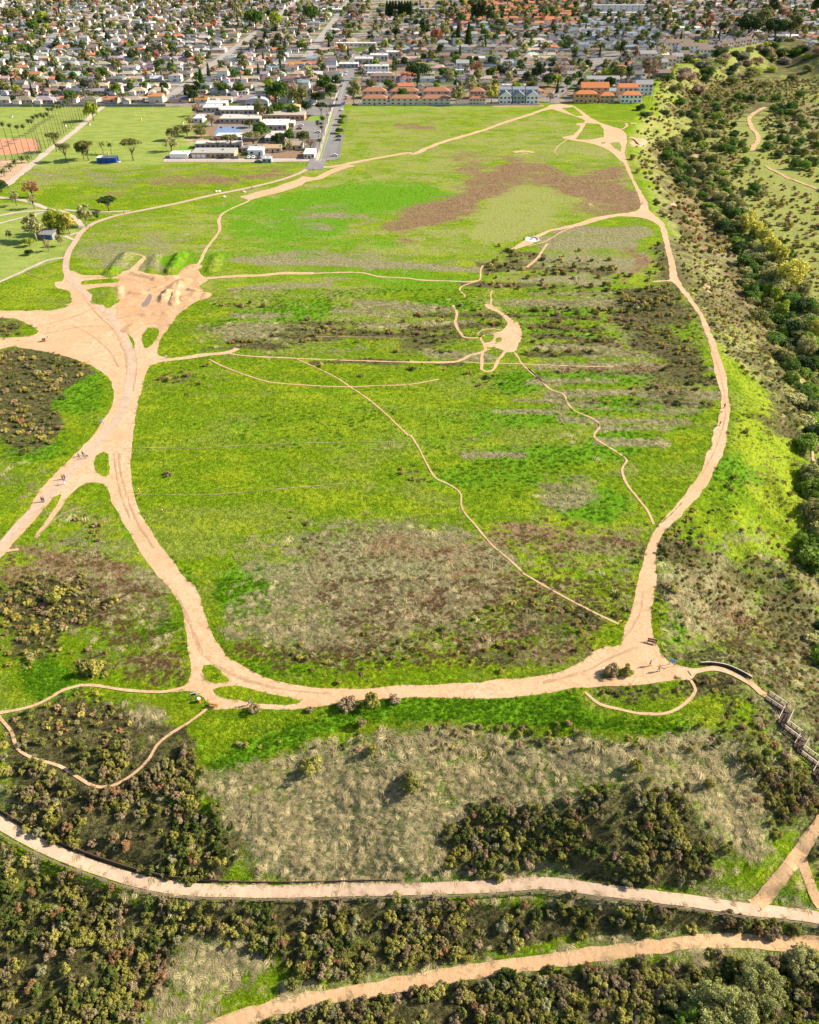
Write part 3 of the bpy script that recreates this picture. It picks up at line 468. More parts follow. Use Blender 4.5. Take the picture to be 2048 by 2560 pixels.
# ---------------------------------------------------------------- object helpers
def tag(o, label=None, cat=None, group=None, kind=None):
    if label: o['label'] = label
    if cat: o['category'] = cat
    if group: o['group'] = group
    if kind: o['kind'] = kind
    return o
def mkmesh(name, V, Fc, mats, mi=None, smooth=False):
    me = bpy.data.meshes.new(name); me.from_pydata(V if isinstance(V, list) else V.tolist(), [], Fc if isinstance(Fc, list) else Fc.tolist())
    for m in (mats if isinstance(mats, (list, tuple)) else [mats]): me.materials.append(m)
    if mi is not None: me.polygons.foreach_set('material_index', np.asarray(mi, np.int32))
    if smooth: me.polygons.foreach_set('use_smooth', [True]*len(me.polygons))
    return me
def link(o, parent=None):
    COL.objects.link(o)
    if parent: o.parent = parent
    return o
def obj(name, me, parent=None, loc=(0, 0, 0), rz=0):
    o = bpy.data.objects.new(name, me); o.location = loc; o.rotation_euler = (0, 0, rz); return link(o, parent)
def empty(name, loc, rz=0, sc=1):
    o = bpy.data.objects.new(name, None); o.empty_display_size = .5; o.location = loc; o.rotation_euler = (0, 0, rz); o.scale = (sc,)*3; return link(o)
class MB:
    def __init__(s): s.V = []; s.F = []; s.I = []
    def add(s, V, Fc, mi=0):
        n = len(s.V); s.V += [tuple(v) for v in V]; s.F += [tuple(n+i for i in f) for f in Fc]; s.I += [mi]*len(Fc); return s
    def box(s, cx, cy, z0, sx, sy, sz, rz=0, mi=0):
        c, n = math.cos(rz), math.sin(rz); V = []
        for z in (z0, z0+sz):
            for a, b in ((-1,-1),(1,-1),(1,1),(-1,1)):
                x, y = a*sx/2, b*sy/2; V.append((cx+x*c-y*n, cy+x*n+y*c, z))
        return s.add(V, [(0,3,2,1),(4,5,6,7),(0,1,5,4),(1,2,6,5),(2,3,7,6),(3,0,4,7)], mi)
    def bar(s, p, q, w, h=None, mi=0):
        p = Vector(p); q = Vector(q); d = (q-p).normalized(); h = h or w
        sd_ = d.cross(Vector((0,0,1))); sd_ = sd_.normalized() if sd_.length > 1e-4 else Vector((1,0,0)); up = sd_.cross(d)
        V = [b+sd_*a*w/2+up*c*h/2 for b in (p, q) for a, c in ((-1,-1),(1,-1),(1,1),(-1,1))]
        return s.add(V, [(0,3,2,1),(4,5,6,7),(0,1,5,4),(1,2,6,5),(2,3,7,6),(3,0,4,7)], mi)
    def tube(s, pts, rads, n=6, mi=0):
        k = len(pts); V = []
        for i, p in enumerate(pts):
            p = Vector(p); d = (Vector(pts[min(i+1, k-1)])-Vector(pts[max(i-1, 0)])).normalized()
            a = d.cross(Vector((0, 1, 0.01))).normalized(); b = d.cross(a)
            V += [p+(a*math.cos(t)+b*math.sin(t))*rads[i] for t in [2*math.pi*j/n for j in range(n)]]
        Fc = [(i*n+j, i*n+(j+1) % n, (i+1)*n+(j+1) % n, (i+1)*n+j) for i in range(k-1) for j in range(n)]
        Fc.append(tuple(range(n))[::-1]); Fc.append(tuple(range((k-1)*n, k*n)))
        return s.add(V, Fc, mi)
    def prism(s, pts, y0, y1, mi=0):   # outline in x,z pushed along y
        n = len(pts); V = [(x, y0, z) for x, z in pts]+[(x, y1, z) for x, z in pts]
        return s.add(V, [tuple(range(n)), tuple(range(2*n-1, n-1, -1))]+[(i, i+n, (i+1) % n+n, (i+1) % n) for i in range(n)], mi)
    def mesh(s, name, mats, smooth=False): return mkmesh(name, s.V, s.F, mats, s.I, smooth)
    def build(s, name, mats, parent=None, loc=(0,0,0), rz=0, smooth=False): return obj(name, s.mesh(name, mats, smooth), parent, loc, rz)
def setzones(me, x, y, z):
    px, py = proj(x, y, z); wx = (fbm(x, y, 26, 3, 4)-.5)*(7+19*sstep(90, 200, y)); wy = (fbm(x*.4, y, 16, 4, 4)-.5)*9
    sc = np.clip((HC*SP+y*CP), 1, None); sc = FPX/sc; px2 = px+wx*sc*.9; py2 = py+wy*sc*.5
    for a, ks in (('za', 'PGL'), ('zb', 'YTR'), ('zc', 'SUD')):
        arr = np.ones((len(x), 4), np.float32)
        for i, k in enumerate(ks):
            arr[:, i] = samp(CH[k], px, py) if k in 'GUD' else samp(CH[k], px2, py2)
        at = me.attributes.new(a, 'FLOAT_COLOR', 'POINT'); at.data.foreach_set('color', arr.ravel())
# ---------------------------------------------------------------- the ground
ST = 5.0
pys = np.concatenate([[-198.5, -196, -190, -180, -165, -145, -125, -110, -100], np.arange(-90, 300, 4.0), np.arange(300, 2600, ST), [2620, 2660, 2720, 2800, 2950, 3200, 3600, 4200]])
pxs = np.concatenate([[-9000, -5000, -3000, -2000, -1400, -1000, -700, -500, -400], np.arange(-340, 2400, ST*1.15), [2440, 2500, 2650, 2900, 3300, 4000, 5500, 9000]])
gx, gy = np.meshgrid(pxs, pys[::-1]); X, Y = unp(gx, gy, 0.0); X = X.ravel(); Y = Y.ravel()
Z = hgt(X, Y); nx, ny = len(pxs), len(pys)
ii = (np.arange(ny-1)[:, None]*nx+np.arange(nx-1)[None, :]).ravel(); Fg = np.stack([ii, ii+1, ii+nx+1, ii+nx], 1)
me = bpy.data.meshes.new('ground'); me.vertices.add(len(X)); me.vertices.foreach_set('co', np.stack([X, Y, Z], 1).astype(np.float32).ravel())
me.loops.add(Fg.size); me.loops.foreach_set('vertex_index', Fg.ravel().astype(np.int32)); me.polygons.add(len(Fg)); me.polygons.foreach_set('loop_start', np.arange(0, Fg.size, 4, dtype=np.int32))
me.update(calc_edges=True); me.materials.append(M['ground']); me.polygons.foreach_set('use_smooth', np.ones(len(Fg), bool)); setzones(me, X, Y, Z)
tag(obj('ground', me), kind='structure')
print('ground', len(X))

def rough_poly(P, step=1.6, amp=.35, seed=1):
    P = np.array([p[:2] for p in P], float); x, y = unp(P[:, 0], P[:, 1]); out = []
    for i in range(len(P)):
        a = np.array([x[i], y[i]]); b = np.array([x[(i+1) % len(P)], y[(i+1) % len(P)]]); L = np.hypot(*(b-a)); n = max(1, int(L/step))
        for k in range(n): out.append(a+(b-a)*k/n)
    o = np.array(out); nrm = np.roll(o, -1, 0)-np.roll(o, 1, 0); nrm = np.stack([-nrm[:, 1], nrm[:, 0]], 1)/np.maximum(np.hypot(nrm[:, 0], nrm[:, 1]), 1e-6)[:, None]
    a = ((fbm(o[:, 0], o[:, 1], 3.0, seed)-.5)*2*amp*1.6)[:, None]
    o = (np.roll(o, 1, 0)+2*o+np.roll(o, -1, 0))/4
    return o+nrm*a
def flat_area(name, P, z, mat, amp=.35, zones=False, grid=0):
    o = rough_poly(P, amp=amp) if amp else np.stack(unp(np.array([p[0] for p in P]), np.array([p[1] for p in P])), 1)
    vs = [Vector(p) for p in o]; n = len(vs)
    r = delaunay_2d_cdt(vs, [(i, (i+1) % n) for i in range(n)], [], 1, 1e-4)
    V = [(v.x, v.y, z) for v in r[0]]; F_ = [tuple(f) for f in r[2]]
    F_ = [f if (V[f[1]][0]-V[f[0]][0])*(V[f[2]][1]-V[f[0]][1])-(V[f[2]][0]-V[f[0]][0])*(V[f[1]][1]-V[f[0]][1]) > 0 else f[::-1] for f in F_]
    me = mkmesh(name, V, F_, mat)
    if zones: a = np.array(V); setzones(me, a[:, 0], a[:, 1], a[:, 2]*0)
    return tag(obj(name, me), kind='structure')
for n_, P_, z_ in DIRT: flat_area(n_, P_, z_, M['dirt'])
for i, P_ in enumerate(GREEN): flat_area('grass_island', P_, .064, M['ground'], .3, True)
def ribbon(name, C, wid, off, mat, nseg=2, jit=.14, cross=0.0):
    C = np.asarray(C); t = np.gradient(C[:, :2], axis=0); t /= np.maximum(np.hypot(t[:, 0], t[:, 1]), 1e-6)[:, None]; nr = np.stack([-t[:, 1], t[:, 0]], 1)
    V = []; rows = []
    for j in range(nseg+1):
        u = -1+2*j/nseg; w_ = wid/2*u*(1+jit*(vn(C[:, 0]+j*50, C[:, 1], 2.5, 3)-.5)*2) if abs(u) == 1 else wid/2*u
        p = C[:, :2]+nr*(w_[:, None] if hasattr(w_, 'shape') and w_.shape else w_); z = hgt(p[:, 0], p[:, 1]) if C.shape[1] < 3 else C[:, 2]
        rows.append(np.stack([p[:, 0], p[:, 1], z+off], 1))
    V = np.concatenate(rows); n = len(C); F_ = [(j*n+i, (j+1)*n+i, (j+1)*n+i+1, j*n+i+1) for j in range(nseg) for i in range(n-1)]
    F_ = [f[::-1] for f in F_]
    return tag(obj(name, mkmesh(name, V, F_, mat)), kind='structure')
zo = .066
for n_, P_, wd_ in TR:
    P_ = np.array([p[:2] for p in P_]); x_, y_ = unp(P_[:, 0], P_[:, 1]); c_ = catmull(np.stack([x_, y_], 1), max(1.2, wd_*.8)); c_ = np.column_stack([c_, np.zeros(len(c_))])
    mt = {'paved_path': 'paved', 'dirt_trail': 'dirt', 'park_path': 'walk', 'field_walk': 'walk'}[n_]; zo += .0012
    if n_ == 'dirt_trail' and wd_ <= .85 or (n_ == 'dirt_trail' and wd_ == 1.0): mt = 'faint'
    ribbon(n_, c_, wd_*(.6 if wd_ < 1.3 else .82 if wd_ < 2 else 1), zo, M[mt], 2, .05 if 'paved' in n_ else .35)
for k_, mt, nm in (('road', 'paved', 'paved_path'), ('low', 'orange', 'dirt_trail'), ('side', 'orange', 'dirt_trail'), ('side2', 'orange', 'dirt_trail'), ('foot1', 'dirt', 'dirt_trail'), ('foot2', 'dirt', 'dirt_trail'), ('stairtop', 'dirt', 'dirt_trail')):
    c_, wd_, f_ = BENCH[k_]; cc = catmull(c_, 1.0); ribbon(nm, cc[:, :2], wd_*(.62 if k_.startswith('foot') else .75 if k_ == 'stairtop' else 1), .09+.01*len(k_), M[mt], 4, .25 if k_ != 'road' else .04)
flat_area('jump_course', M2([(320,240),(420,200),(560,215),(700,245),(850,190),(960,170),(1010,230),(1000,300),(1040,380),(1050,410),(900,480),(820,550),(740,680),(680,760),(640,640),(500,640),(400,660),(300,560),(320,480),(320,330)]), .0615, M['course'], 1.2)
TRK = [(Z1([(560,300),(575,200),(560,110),(520,40),(470,-10)]), .5), (Z1([(300,20),(380,60),(460,130),(500,200)]), .4), (Z1([(180,60),(330,30),(440,25)]), .5), (Z1([(150,30),(300,-10),(420,-60)]), .5), (Z1([(500,560),(510,640),(530,720),(580,850),(650,960)]), .45), (Z1([(480,560),(490,640),(505,720),(550,840)]), .45),
 (ZD([(985,60),(975,140),(950,200),(900,270)]), .5), (ZD([(960,300),(860,340),(740,400),(560,450)]), .5), (ZC([(740,60),(800,200),(850,320),(950,400),(1150,470),(1400,500)]), .6), (ZB([(1240,40),(1290,170),(1320,280),(1330,400),(1290,540),(1230,650)]), .4), (M2([(20,400),(150,560),(290,700),(380,900),(400,1050)]), .5), (M2([(330,250),(600,290),(760,240)]), .6), (M2([(300,600),(560,550),(800,540),(900,480)]), .8), (M2([(420,420),(520,390),(700,330)]), .7), (M2([(640,800),(700,640),(780,580)]), .5)]
for i, (P_, wd_) in enumerate(TRK):
    P_ = np.array(P_, float); x_, y_ = unp(P_[:, 0], P_[:, 1]); c_ = catmull(np.stack([x_, y_], 1), 1.0); c_ = np.column_stack([c_, np.zeros(len(c_))]); ribbon('wheel_rut', c_, wd_*1.2, .0625+.0002*i, M['track'], 1, .9)
# valley trails on the far bank
for P_, wd_ in ((ZG([(1500,115),(1460,135),(1432,160),(1440,200),(1462,225),(1468,255),(1450,280),(1445,300)]), 4.0), (ZG([(1500,362),(1560,395),(1640,430),(1724,462),(1900,520)]), 2.6), ([(1960,905),(2010,975),(2020,1050),(2030,1110),(2050,1180)], 1.0)):
    P_ = np.array(P_, float); x_, y_, z_ = unterr(P_[:, 0], P_[:, 1], hgt); c_ = catmull(np.stack([x_, y_], 1), 2.0); ribbon('valley_trail', c_, wd_, .25, M['orange'], 3, .3)
# creek water, puddle, infield, courts and asphalt
c_ = catmull(CREEK[:4], 4.0); ribbon('creek_water', np.column_stack([c_, np.full(len(c_), FLOOR-1.75)]), 3.2, 0, M['water'], 1, .5)
flat_area('puddle', M2([(515,480),(560,420),(590,380),(610,395),(600,440),(570,490),(530,505)]), .10, M['puddle'], .3)
flat_area('infield', H5([(-420,362),(60,357),(283,357),(322,400),(330,440),(300,465),(240,470),(60,495),(-420,500)]), .04, M['redclay'], .3)
# ---------------------------------------------------------------- foliage prototypes
def leaves(lobes, n, size, seed, mi=0, asp=1.6, tilt=.6, down=False, inner=.12):
    r = np.random.default_rng(seed); L = np.array(lobes, float); wt = L[:, 3]*L[:, 4]; wt = wt/wt.sum()
    k = r.choice(len(L), n, p=wt); d = r.normal(size=(n, 3)); d /= np.linalg.norm(d, axis=1)[:, None]; d[:, 2] = np.where(d[:, 2] < -.35, -d[:, 2], d[:, 2])
    rad = 1-np.abs(r.normal(0, inner, n))*1.3
    c = L[k, :3]+d*np.stack([L[k, 3], L[k, 3], L[k, 4]], 1)*rad[:, None]
    nrm = d+r.normal(0, tilt, (n, 3)); nrm /= np.linalg.norm(nrm, axis=1)[:, None]
    a = np.cross(nrm, r.normal(size=(n, 3))); a /= np.linalg.norm(a, axis=1)[:, None]; b = np.cross(nrm, a)
    if down: a = a*.35; a[:, 2] -= 1; a /= np.linalg.norm(a, axis=1)[:, None]; b = np.cross(nrm, a)
    s = size*(.6+.8*r.random(n)); a *= (s*.5*asp)[:, None]; b *= (s*.5)[:, None]
    V = np.empty((n, 4, 3)); V[:, 0] = c-a; V[:, 1] = c+b*.9; V[:, 2] = c+a; V[:, 3] = c-b*.9
    V[:, :, 2] = np.maximum(V[:, :, 2], -.3)
    return V.reshape(-1, 3)
def lobeset(seed, n, R, H, z0, rr, flat=1., core=True):
    r = np.random.default_rng(seed); out = []
    for i in range(n):
        a = r.random()*6.283; q = math.sqrt(r.random())*(R-rr*.6); zc = z0+(H-z0)*(.15+.85*r.random()*(1-.55*(q/max(R, .01))**2)); zc = min(zc, H-rr*.5)
        s = rr*(.6+.7*r.random()); out.append((q*math.cos(a), q*math.sin(a), zc, s, s*flat))
    return out
def quads(V, name, mat): 
    n = len(V)//4; return mkmesh(name, V, np.arange(n*4).reshape(n, 4), mat)
def shrub_mesh(name, seed, R, H, nl, rr, n, size, flat=1., **k):
    return quads(leaves(lobeset(seed, nl, R, H, .0, rr, flat), n, size, seed, **k), name, M['leaf'])
SHR = []
for i in range(4): SHR.append(shrub_mesh('chaparral_shrub', 10+i, 1.15, 1.5, 16, .42, 1500, .15, tilt=.55))
for i in range(3): SHR.append(shrub_mesh('upright_shrub', 20+i, 1.0, 1.9, 22, .26, 1400, .13, 1.9, tilt=.8))
for i in range(2): SHR.append(shrub_mesh('low_shrub', 30+i, 1.4, .85, 22, .38, 1300, .15, .8, tilt=.7))
for i in range(2): SHR.append(shrub_mesh('brush', 40+i, 1.2, 1.2, 14, .5, 900, .10, 1.0, asp=4.5, tilt=1.2, inner=.5))
BUSH = [quads(leaves(lobeset(50+i, 10, 1.1, 1.1, 0, .5), 240, .34, 50+i, tilt=.7), 'far_bush', M['leaf']) for i in range(3)]
def blades(n, h, spread, w_, lean, seed):
    r = np.random.default_rng(seed); V = []; F_ = []
    for i in range(n):
        a = r.random()*6.283; q = spread*math.sqrt(r.random()); x, y = q*math.cos(a), q*math.sin(a); b = r.random()*6.283; l = lean*(.4+r.random()); hh = h*(.5+.7*r.random())
        dx, dy = math.cos(b)*l*hh, math.sin(b)*l*hh; sx, sy = -math.sin(b)*w_, math.cos(b)*w_; k = len(V)
        V += [(x-sx, y-sy, -.03), (x+sx, y+sy, -.03), (x+dx*.5+sx*.7, y+dy*.5+sy*.7, hh*.75), (x+dx*.5-sx*.7, y+dy*.5-sy*.7, hh*.75), (x+dx*1.3, y+dy*1.3, hh*(1-.25*lean))]
        F_ += [(k, k+1, k+2, k+3), (k+3, k+2, k+4)]
    return V, F_
def swirl(n, seed, ln=.9, w_=.035):
    r = np.random.default_rng(seed); V = []; F_ = []
    base = r.random()*6.283
    for i in range(n):
        x, y = r.normal(0, .38, 2); a = base+r.normal(0, .45); k = len(V); z = .1+.3*r.random(); pts = []
        for j in range(4):
            pts.append((x, y, z)); x += math.cos(a)*ln/3; y += math.sin(a)*ln/3; a += r.normal(0, .35); z = max(.03, z+(.12 if j == 0 else -.09))
        for j, p in enumerate(pts):
            s = w_*(1-.25*j); V += [(p[0]-math.sin(a)*s, p[1]+math.cos(a)*s, p[2]), (p[0]+math.sin(a)*s, p[1]-math.cos(a)*s, p[2]+.02)]
        F_ += [(k+2*j, k+2*j+1, k+2*j+3, k+2*j+2) for j in range(3)]
    return V, F_
TUFT = [mkmesh('grass_tuft', *blades(26, .34, .42, .028, .7, 60+i), M['grass']) for i in range(3)]
TUFT += [mkmesh('dry_tuft', *swirl(26, 70+i, 1.1, .03), M['grass']) for i in range(3)]
TUFT += [mkmesh('weed_clump', *blades(30, .55, .4, .03, .5, 80+i), M['grass']) for i in range(2)]

def gn_scatter(name, protos, P, rz, sc, idx, tint, zs=None, tint2=None):
    col = bpy.data.collections.new(name+'_kinds')
    for i, me_ in enumerate(protos): col.objects.link(bpy.data.objects.new('%s_kind_%02d' % (name, i), me_))
    me = bpy.data.meshes.new(name); me.vertices.add(len(P)); me.vertices.foreach_set('co', np.asarray(P, np.float32).ravel())
    zs = sc if zs is None else zs
    for an, ty, arr, fld in (('tint', 'FLOAT_VECTOR', tint, 'vector'), ('tint2', 'FLOAT_VECTOR', tint2, 'vector'), ('rot', 'FLOAT_VECTOR', np.stack([rz*0, rz*0, rz], 1), 'vector'), ('scl', 'FLOAT_VECTOR', np.stack([sc, sc, zs], 1), 'vector'), ('idx', 'INT', idx, 'value')):
        if arr is None: continue
        a = me.attributes.new(an, ty, 'POINT'); a.data.foreach_set(fld, np.ascontiguousarray(arr, np.int32 if ty == 'INT' else np.float32).ravel())
    o = obj(name, me)
    ng = bpy.data.node_groups.new(name, 'GeometryNodeTree')
    ng.interface.new_socket('Geometry', in_out='INPUT', socket_type='NodeSocketGeometry'); ng.interface.new_socket('Geometry', in_out='OUTPUT', socket_type='NodeSocketGeometry')
    gi = ng.nodes.new('NodeGroupInput'); go = ng.nodes.new('NodeGroupOutput'); ip = ng.nodes.new('GeometryNodeInstanceOnPoints'); ci = ng.nodes.new('GeometryNodeCollectionInfo')
    ci.inputs['Collection'].default_value = col; ci.inputs['Separate Children'].default_value = True; ci.inputs['Reset Children'].default_value = True; ip.inputs['Pick Instance'].default_value = True
    def na(nm, ty): q = ng.nodes.new('GeometryNodeInputNamedAttribute'); q.data_type = ty; q.inputs[0].default_value = nm; return [s for s in q.outputs if s.enabled][0]
    e = ng.nodes.new('FunctionNodeEulerToRotation'); ng.links.new(na('rot', 'FLOAT_VECTOR'), e.inputs[0]); ng.links.new(e.outputs[0], ip.inputs['Rotation'])
    ng.links.new(na('scl', 'FLOAT_VECTOR'), ip.inputs['Scale']); ng.links.new(na('idx', 'INT'), ip.inputs['Instance Index'])
    ng.links.new(gi.outputs[0], ip.inputs['Points']); ng.links.new(ci.outputs[0], ip.inputs['Instance']); ng.links.new(ip.outputs[0], go.inputs[0])
    md = o.modifiers.new('scatter', 'NODES'); md.node_group = ng
    return tag(o, kind='stuff')
def jgrid(x0, x1, y0, y1, s, seed):
    r = np.random.default_rng(seed); a, b = np.meshgrid(np.arange(x0, x1, s), np.arange(y0, y1, s)); a = a.ravel(); b = b.ravel()
    return a+r.uniform(-.5, .5, len(a))*s*1.1, b+r.uniform(-.5, .5, len(a))*s*1.1
def zat(x, y, z):
    px, py = proj(x, y, z); sc = FPX/np.clip(HC*SP+y*CP, 1, None); wx = (fbm(x, y, 26, 3, 4)-.5)*(7+19*sstep(90, 200, y))*.9*sc; wy = (fbm(x*.4, y, 16, 4, 4)-.5)*9*.5*sc
    d = {k: samp(CH[k], px+(0 if k in 'GUD' else wx), py+(0 if k in 'GUD' else wy)) for k in CH}
    d['path'] = samp(PMB, px, py); d['wide'] = samp(PMS_, px, py); d['px'] = px; d['py'] = py; return d
def visible(px, py, mx=300, my=60): return (px > -mx) & (px < 2048+mx) & (py > -my) & (py < 2560+my*2)
# ---- grass and weeds
def gcol(zn, x, y, r):
    n = len(x); c = np.tile(np.array(GC['B']), (n, 1)); top = np.zeros(n, int)
    for i, k in enumerate('PGLYTRS'):
        f = sstep(.36, .64, zn[k]+(fbm(x, y, 7, 30+i)*.5+vn(x, y, 1.3, 40+i)*.5-.5)*1.8)*sstep(0, .12, zn[k]); h = r.random(n) < f
        c[h] = GC[k]; top[h] = i+1
    g = (top == 5) & (r.random(n) < .42); c[g] = np.array([.17, .20, .05]); top[g] = 0
    return c*(.8+.45*r.random(n))[:, None], top
P_ = []; 
for (xa, xb, ya, yb, s, scl, sd_) in ((-125, 150, 36, 88, .46, .8, 1), (-150, 165, 88, 140, .62, 1.0, 2), (-260, 260, 140, 330, 1.35, 1.5, 3), (-420, 460, 330, 760, 5.5, 1.6, 4)):
    x, y = jgrid(xa, xb, ya, yb, s, sd_); z = hgt(x, y); zn = zat(x, y, z); r = np.random.default_rng(sd_+90)
    keep = visible(zn['px'], zn['py']) & (zn['path'] < .35+.5*r.random(len(x))**2) & (zn['G'] < .3) & (zn['U'] < .3) & (zn['D'] < .4) & (r.random(len(x)) < .55+.5*vn(x, y, 4, 8)) & (r.random(len(x)) > zn['S']*.35)
    x, y, z = x[keep], y[keep], z[keep]; zn = {k: v[keep] for k, v in zn.items()}
    c, top = gcol(zn, x, y, r); n = len(x)
    if ya > 135: gz = np.array([GC['B']]); c = c*.85+.15*c.mean(0)
    c = np.where((top == 5)[:, None], c*(1.0+1.1*r.random(n)**2)[:, None]*np.array([1.14, 1.12, 1.05]), c)
    idx = np.where(top == 5, 3+r.integers(0, 3, n), np.where((top == 6) | (top == 7) | (top == 3), 6+r.integers(0, 2, n), r.integers(0, 3, n)))
    near = zn['py'] < 1760
    idx = np.where((idx >= 3) & (idx < 6) & near & (r.random(n) < .6), 6, idx)
    s_ = scl*(.6+.7*r.random(n)); zs = s_*np.where(top == 3, 1.1, .8)*(.7 if ya < 130 else .5 if ya < 300 else .22)
    P_.append((x, y, z, r.random(n)*6.283, s_, zs, idx, c))
cat = [np.concatenate([q[i] for q in P_]) for i in range(8)]
gn_scatter('grass', TUFT, np.stack(cat[:3], 1), cat[3], cat[4], cat[6], cat[7], cat[5]); print('grass', len(cat[0]))

# ---- shrubs
TINTS = np.array([(.17,.185,.05), (.25,.25,.06), (.27,.215,.14), (.09,.125,.03), (.25,.26,.14), (.27,.17,.085), (.31,.30,.09), (.22,.19,.10)])*np.array([1.22, 1.12, 1.0])
SNAME = ['dark green', 'yellow olive', 'grey brown', 'deep green', 'silvery sage', 'rusty brown', 'pale olive', 'dull brown']
def shrub_tint(x, y, r, far=False):
    n = len(x); q = fbm(x, y, 9, 77)+r.normal(0, .16, n)
    t = np.select([q < .28, q < .38, q < .47, q < .53, q < .60, q < .66, q < .76], [3, 0, 1, 2, 0, 6, 1], default=7)
    t = np.where(r.random(n) < .05, 5, t); t = np.where(r.random(n) < .07, 4, t)
    return t
cand = []
for (xa, xb, ya, yb, s, scl, sd_) in ((-125, 150, 34, 92, 1.12, .78, 11), (-160, 170, 92, 175, 1.6, .8, 12), (-220, 260, 175, 400, 3.0, 1.1, 13), (60, 760, 400, 1000, 4.8, 1.9, 14)):
    x, y = jgrid(xa, xb, ya, yb, s, sd_); z = hgt(x, y); zn = zat(x, y, z); r = np.random.default_rng(sd_)
    slope = z < -.8; p = zn['S']*1.05; p = np.where(slope & (ya > 88), np.maximum(p*.8, .34+.38*(fbm(x, y, 20, 21) > .5)), p*np.where(zn['py'] < 1500, .9, 1)); p = np.where(slope & (ya > 88), p*(1-.85*np.clip(zn['Y']*1.2, 0, 1)), p)
    p = np.where(ya < 90, p*np.where(fbm(x, y, 7, 61) > .46, 1, .28), p)
    p = np.where(z > -.8, p*(fbm(x, y, 6, 22) > np.where((zn['px'] < 320) & (zn['py'] > 850), .2, .4)), p)
    keep = visible(zn['px'], zn['py'], 320, 60) & (zn['wide'] < .12) & (zn['U'] < .25) & (zn['G'] < .3) & (r.random(len(x)) < p)
    x, y, z = x[keep], y[keep], z[keep]; n = len(x); t = shrub_tint(x, y, r); col = TINTS[t]*(.8+.5*r.random(n))[:, None]
    if ya > 91: col = col*1.25*np.array([1.1, 1., .95])+.01
    lo = (z > -.8) & (zn['py'][keep] < 1600); ss_ = scl*(.42+.95*r.random(n))*np.where(lo, .78, np.where(ya > 91, .62, 1)); k = np.where(lo, 7+r.integers(0, 4, n), r.choice(11, n, p=[.08]*4+[.10]*3+[.09]*2+[.10]*2))
    cand.append((x, y, z, r.random(n)*6.283, ss_, k, col, t, zn['px'][keep], zn['py'][keep]))
C = [np.concatenate([q[i] for q in cand]) for i in range(10)]
dep = C[1]*CP+(HC-C[2])*SP; show = C[4]/dep; infr = (C[8] > 5) & (C[8] < 2043) & (C[9] > 5) & (C[9] < 2575)
order = np.argsort(-show*infr); NIND = 250
ORD = lambda n: '%d%s' % (n, 'th' if 10 <= n % 100 <= 20 else {1: 'st', 2: 'nd', 3: 'rd'}.get(n % 10, 'th'))
ind = order[:NIND]; rest = order[NIND:]
def place_shrub(me_, x, y, z, rz, s, col, label, group=None, zs=None, nm='shrub'):
    o = obj(nm, me_, None, (x, y, z-.05), rz); o.scale = (s, s, zs or s); o['tint'] = tuple(float(q) for q in col); return tag(o, label, 'shrub', group)
def zone_of(px, py):
    ry = np.interp(px, [0, 600, 1024, 2048], [2090, 2235, 2245, 2330]); ly = np.interp(px, [500, 1024, 1500, 2048], [2580, 2460, 2370, 2375])
    if py < ry: return 'above the paved road'
    if py < ly: return 'between road and lower trail'
    return 'below the lower dirt trail'
zl = {}
for i in ind: zl.setdefault(zone_of(C[8][i], C[9][i]), []).append(i)
for zname, l in zl.items():
    l.sort(key=lambda i: C[8][i])
    for j, i in enumerate(l):
        place_shrub(SHR[C[5][i]], C[0][i], C[1][i], C[2][i], C[3][i], C[4][i], C[6][i], '%s shrub %s, %s of %d from the left' % (SNAME[C[7][i]], zname, ORD(j+1), len(l)), 'shrubs '+zname)
fr = C[1][rest] > 300
for nm, sel in (('scrub_thicket', rest[~fr]),): gn_scatter(nm, SHR, np.stack([C[0][sel], C[1][sel], C[2][sel]-.05], 1), C[3][sel], C[4][sel], C[5][sel], C[6][sel])
sel = rest[fr]; gn_scatter('canyon_scrub', BUSH, np.stack([C[0][sel], C[1][sel], C[2][sel]-.05], 1), C[3][sel], C[4][sel]*1.1, C[5][sel] % 3, C[6][sel]); print('shrubs', len(C[0]))
# isolated shrubs seen one by one
for (px, py, rad, k, t, lab) in [(780,1925,2.2,0,1,'large round yellow olive shrub on the dry slope below the main trail'),(1028,1965,2.3,1,0,'large dark shrub with rusty skirt, centre of the dry slope'),(932,1880,1.5,4,1,'medium upright shrub above the large dark shrub on dry slope'),
 (1590,1925,1.7,5,1,'upright shrub standing by the yellow olive shrub, left of it a dark shadow'),(1773,1965,1.4,4,1,'small bright shrub alone on the slope left of the stairs'),(635,1778,1.3,2,7,'round brown shrub at the trail edge below the jogger'),(775,1778,.8,2,2,'small brown shrub at the lower trail edge, near a low rail'),
 (930,1765,2.2,5,1,'tall yellow olive shrub on the verge under the main trail'),(870,1770,1.9,2,2,'spreading brown shrub on the verge under the main trail'),(985,1755,1.3,0,2,'brown shrub right of the tall olive one under main trail'),(905,1815,1.4,4,7,'mottled shrub just below the tall olive shrub'),
 (285,1505,1.5,1,6,'small round green shrub alone in the brown field left of trail'),(140,1500,2.4,0,1,'tall olive shrub at the top of the left thicket'),(232,1680,2.6,1,1,'large rounded olive shrub above the narrow left footpath'),(1530,1685,1.7,2,7,'left shrub of the island in the dirt junction'),
 (1568,1682,1.6,1,1,'right shrub of the island in the dirt junction'),(1682,1478,1.3,0,6,'round green shrub beside the bluff trail'),(1600,1010,.9,2,7,'tiny dark bush beside the fallow strips'),(420,1188,1.2,7,7,'low bush near the left field edge'),(1345,945,.8,7,2,'dark bush right of the figure eight loops')]:
    x, y, z = W(px, py); place_shrub(SHR[k], x, y, z, px, rad/1.2, TINTS[t]*1.15, lab)
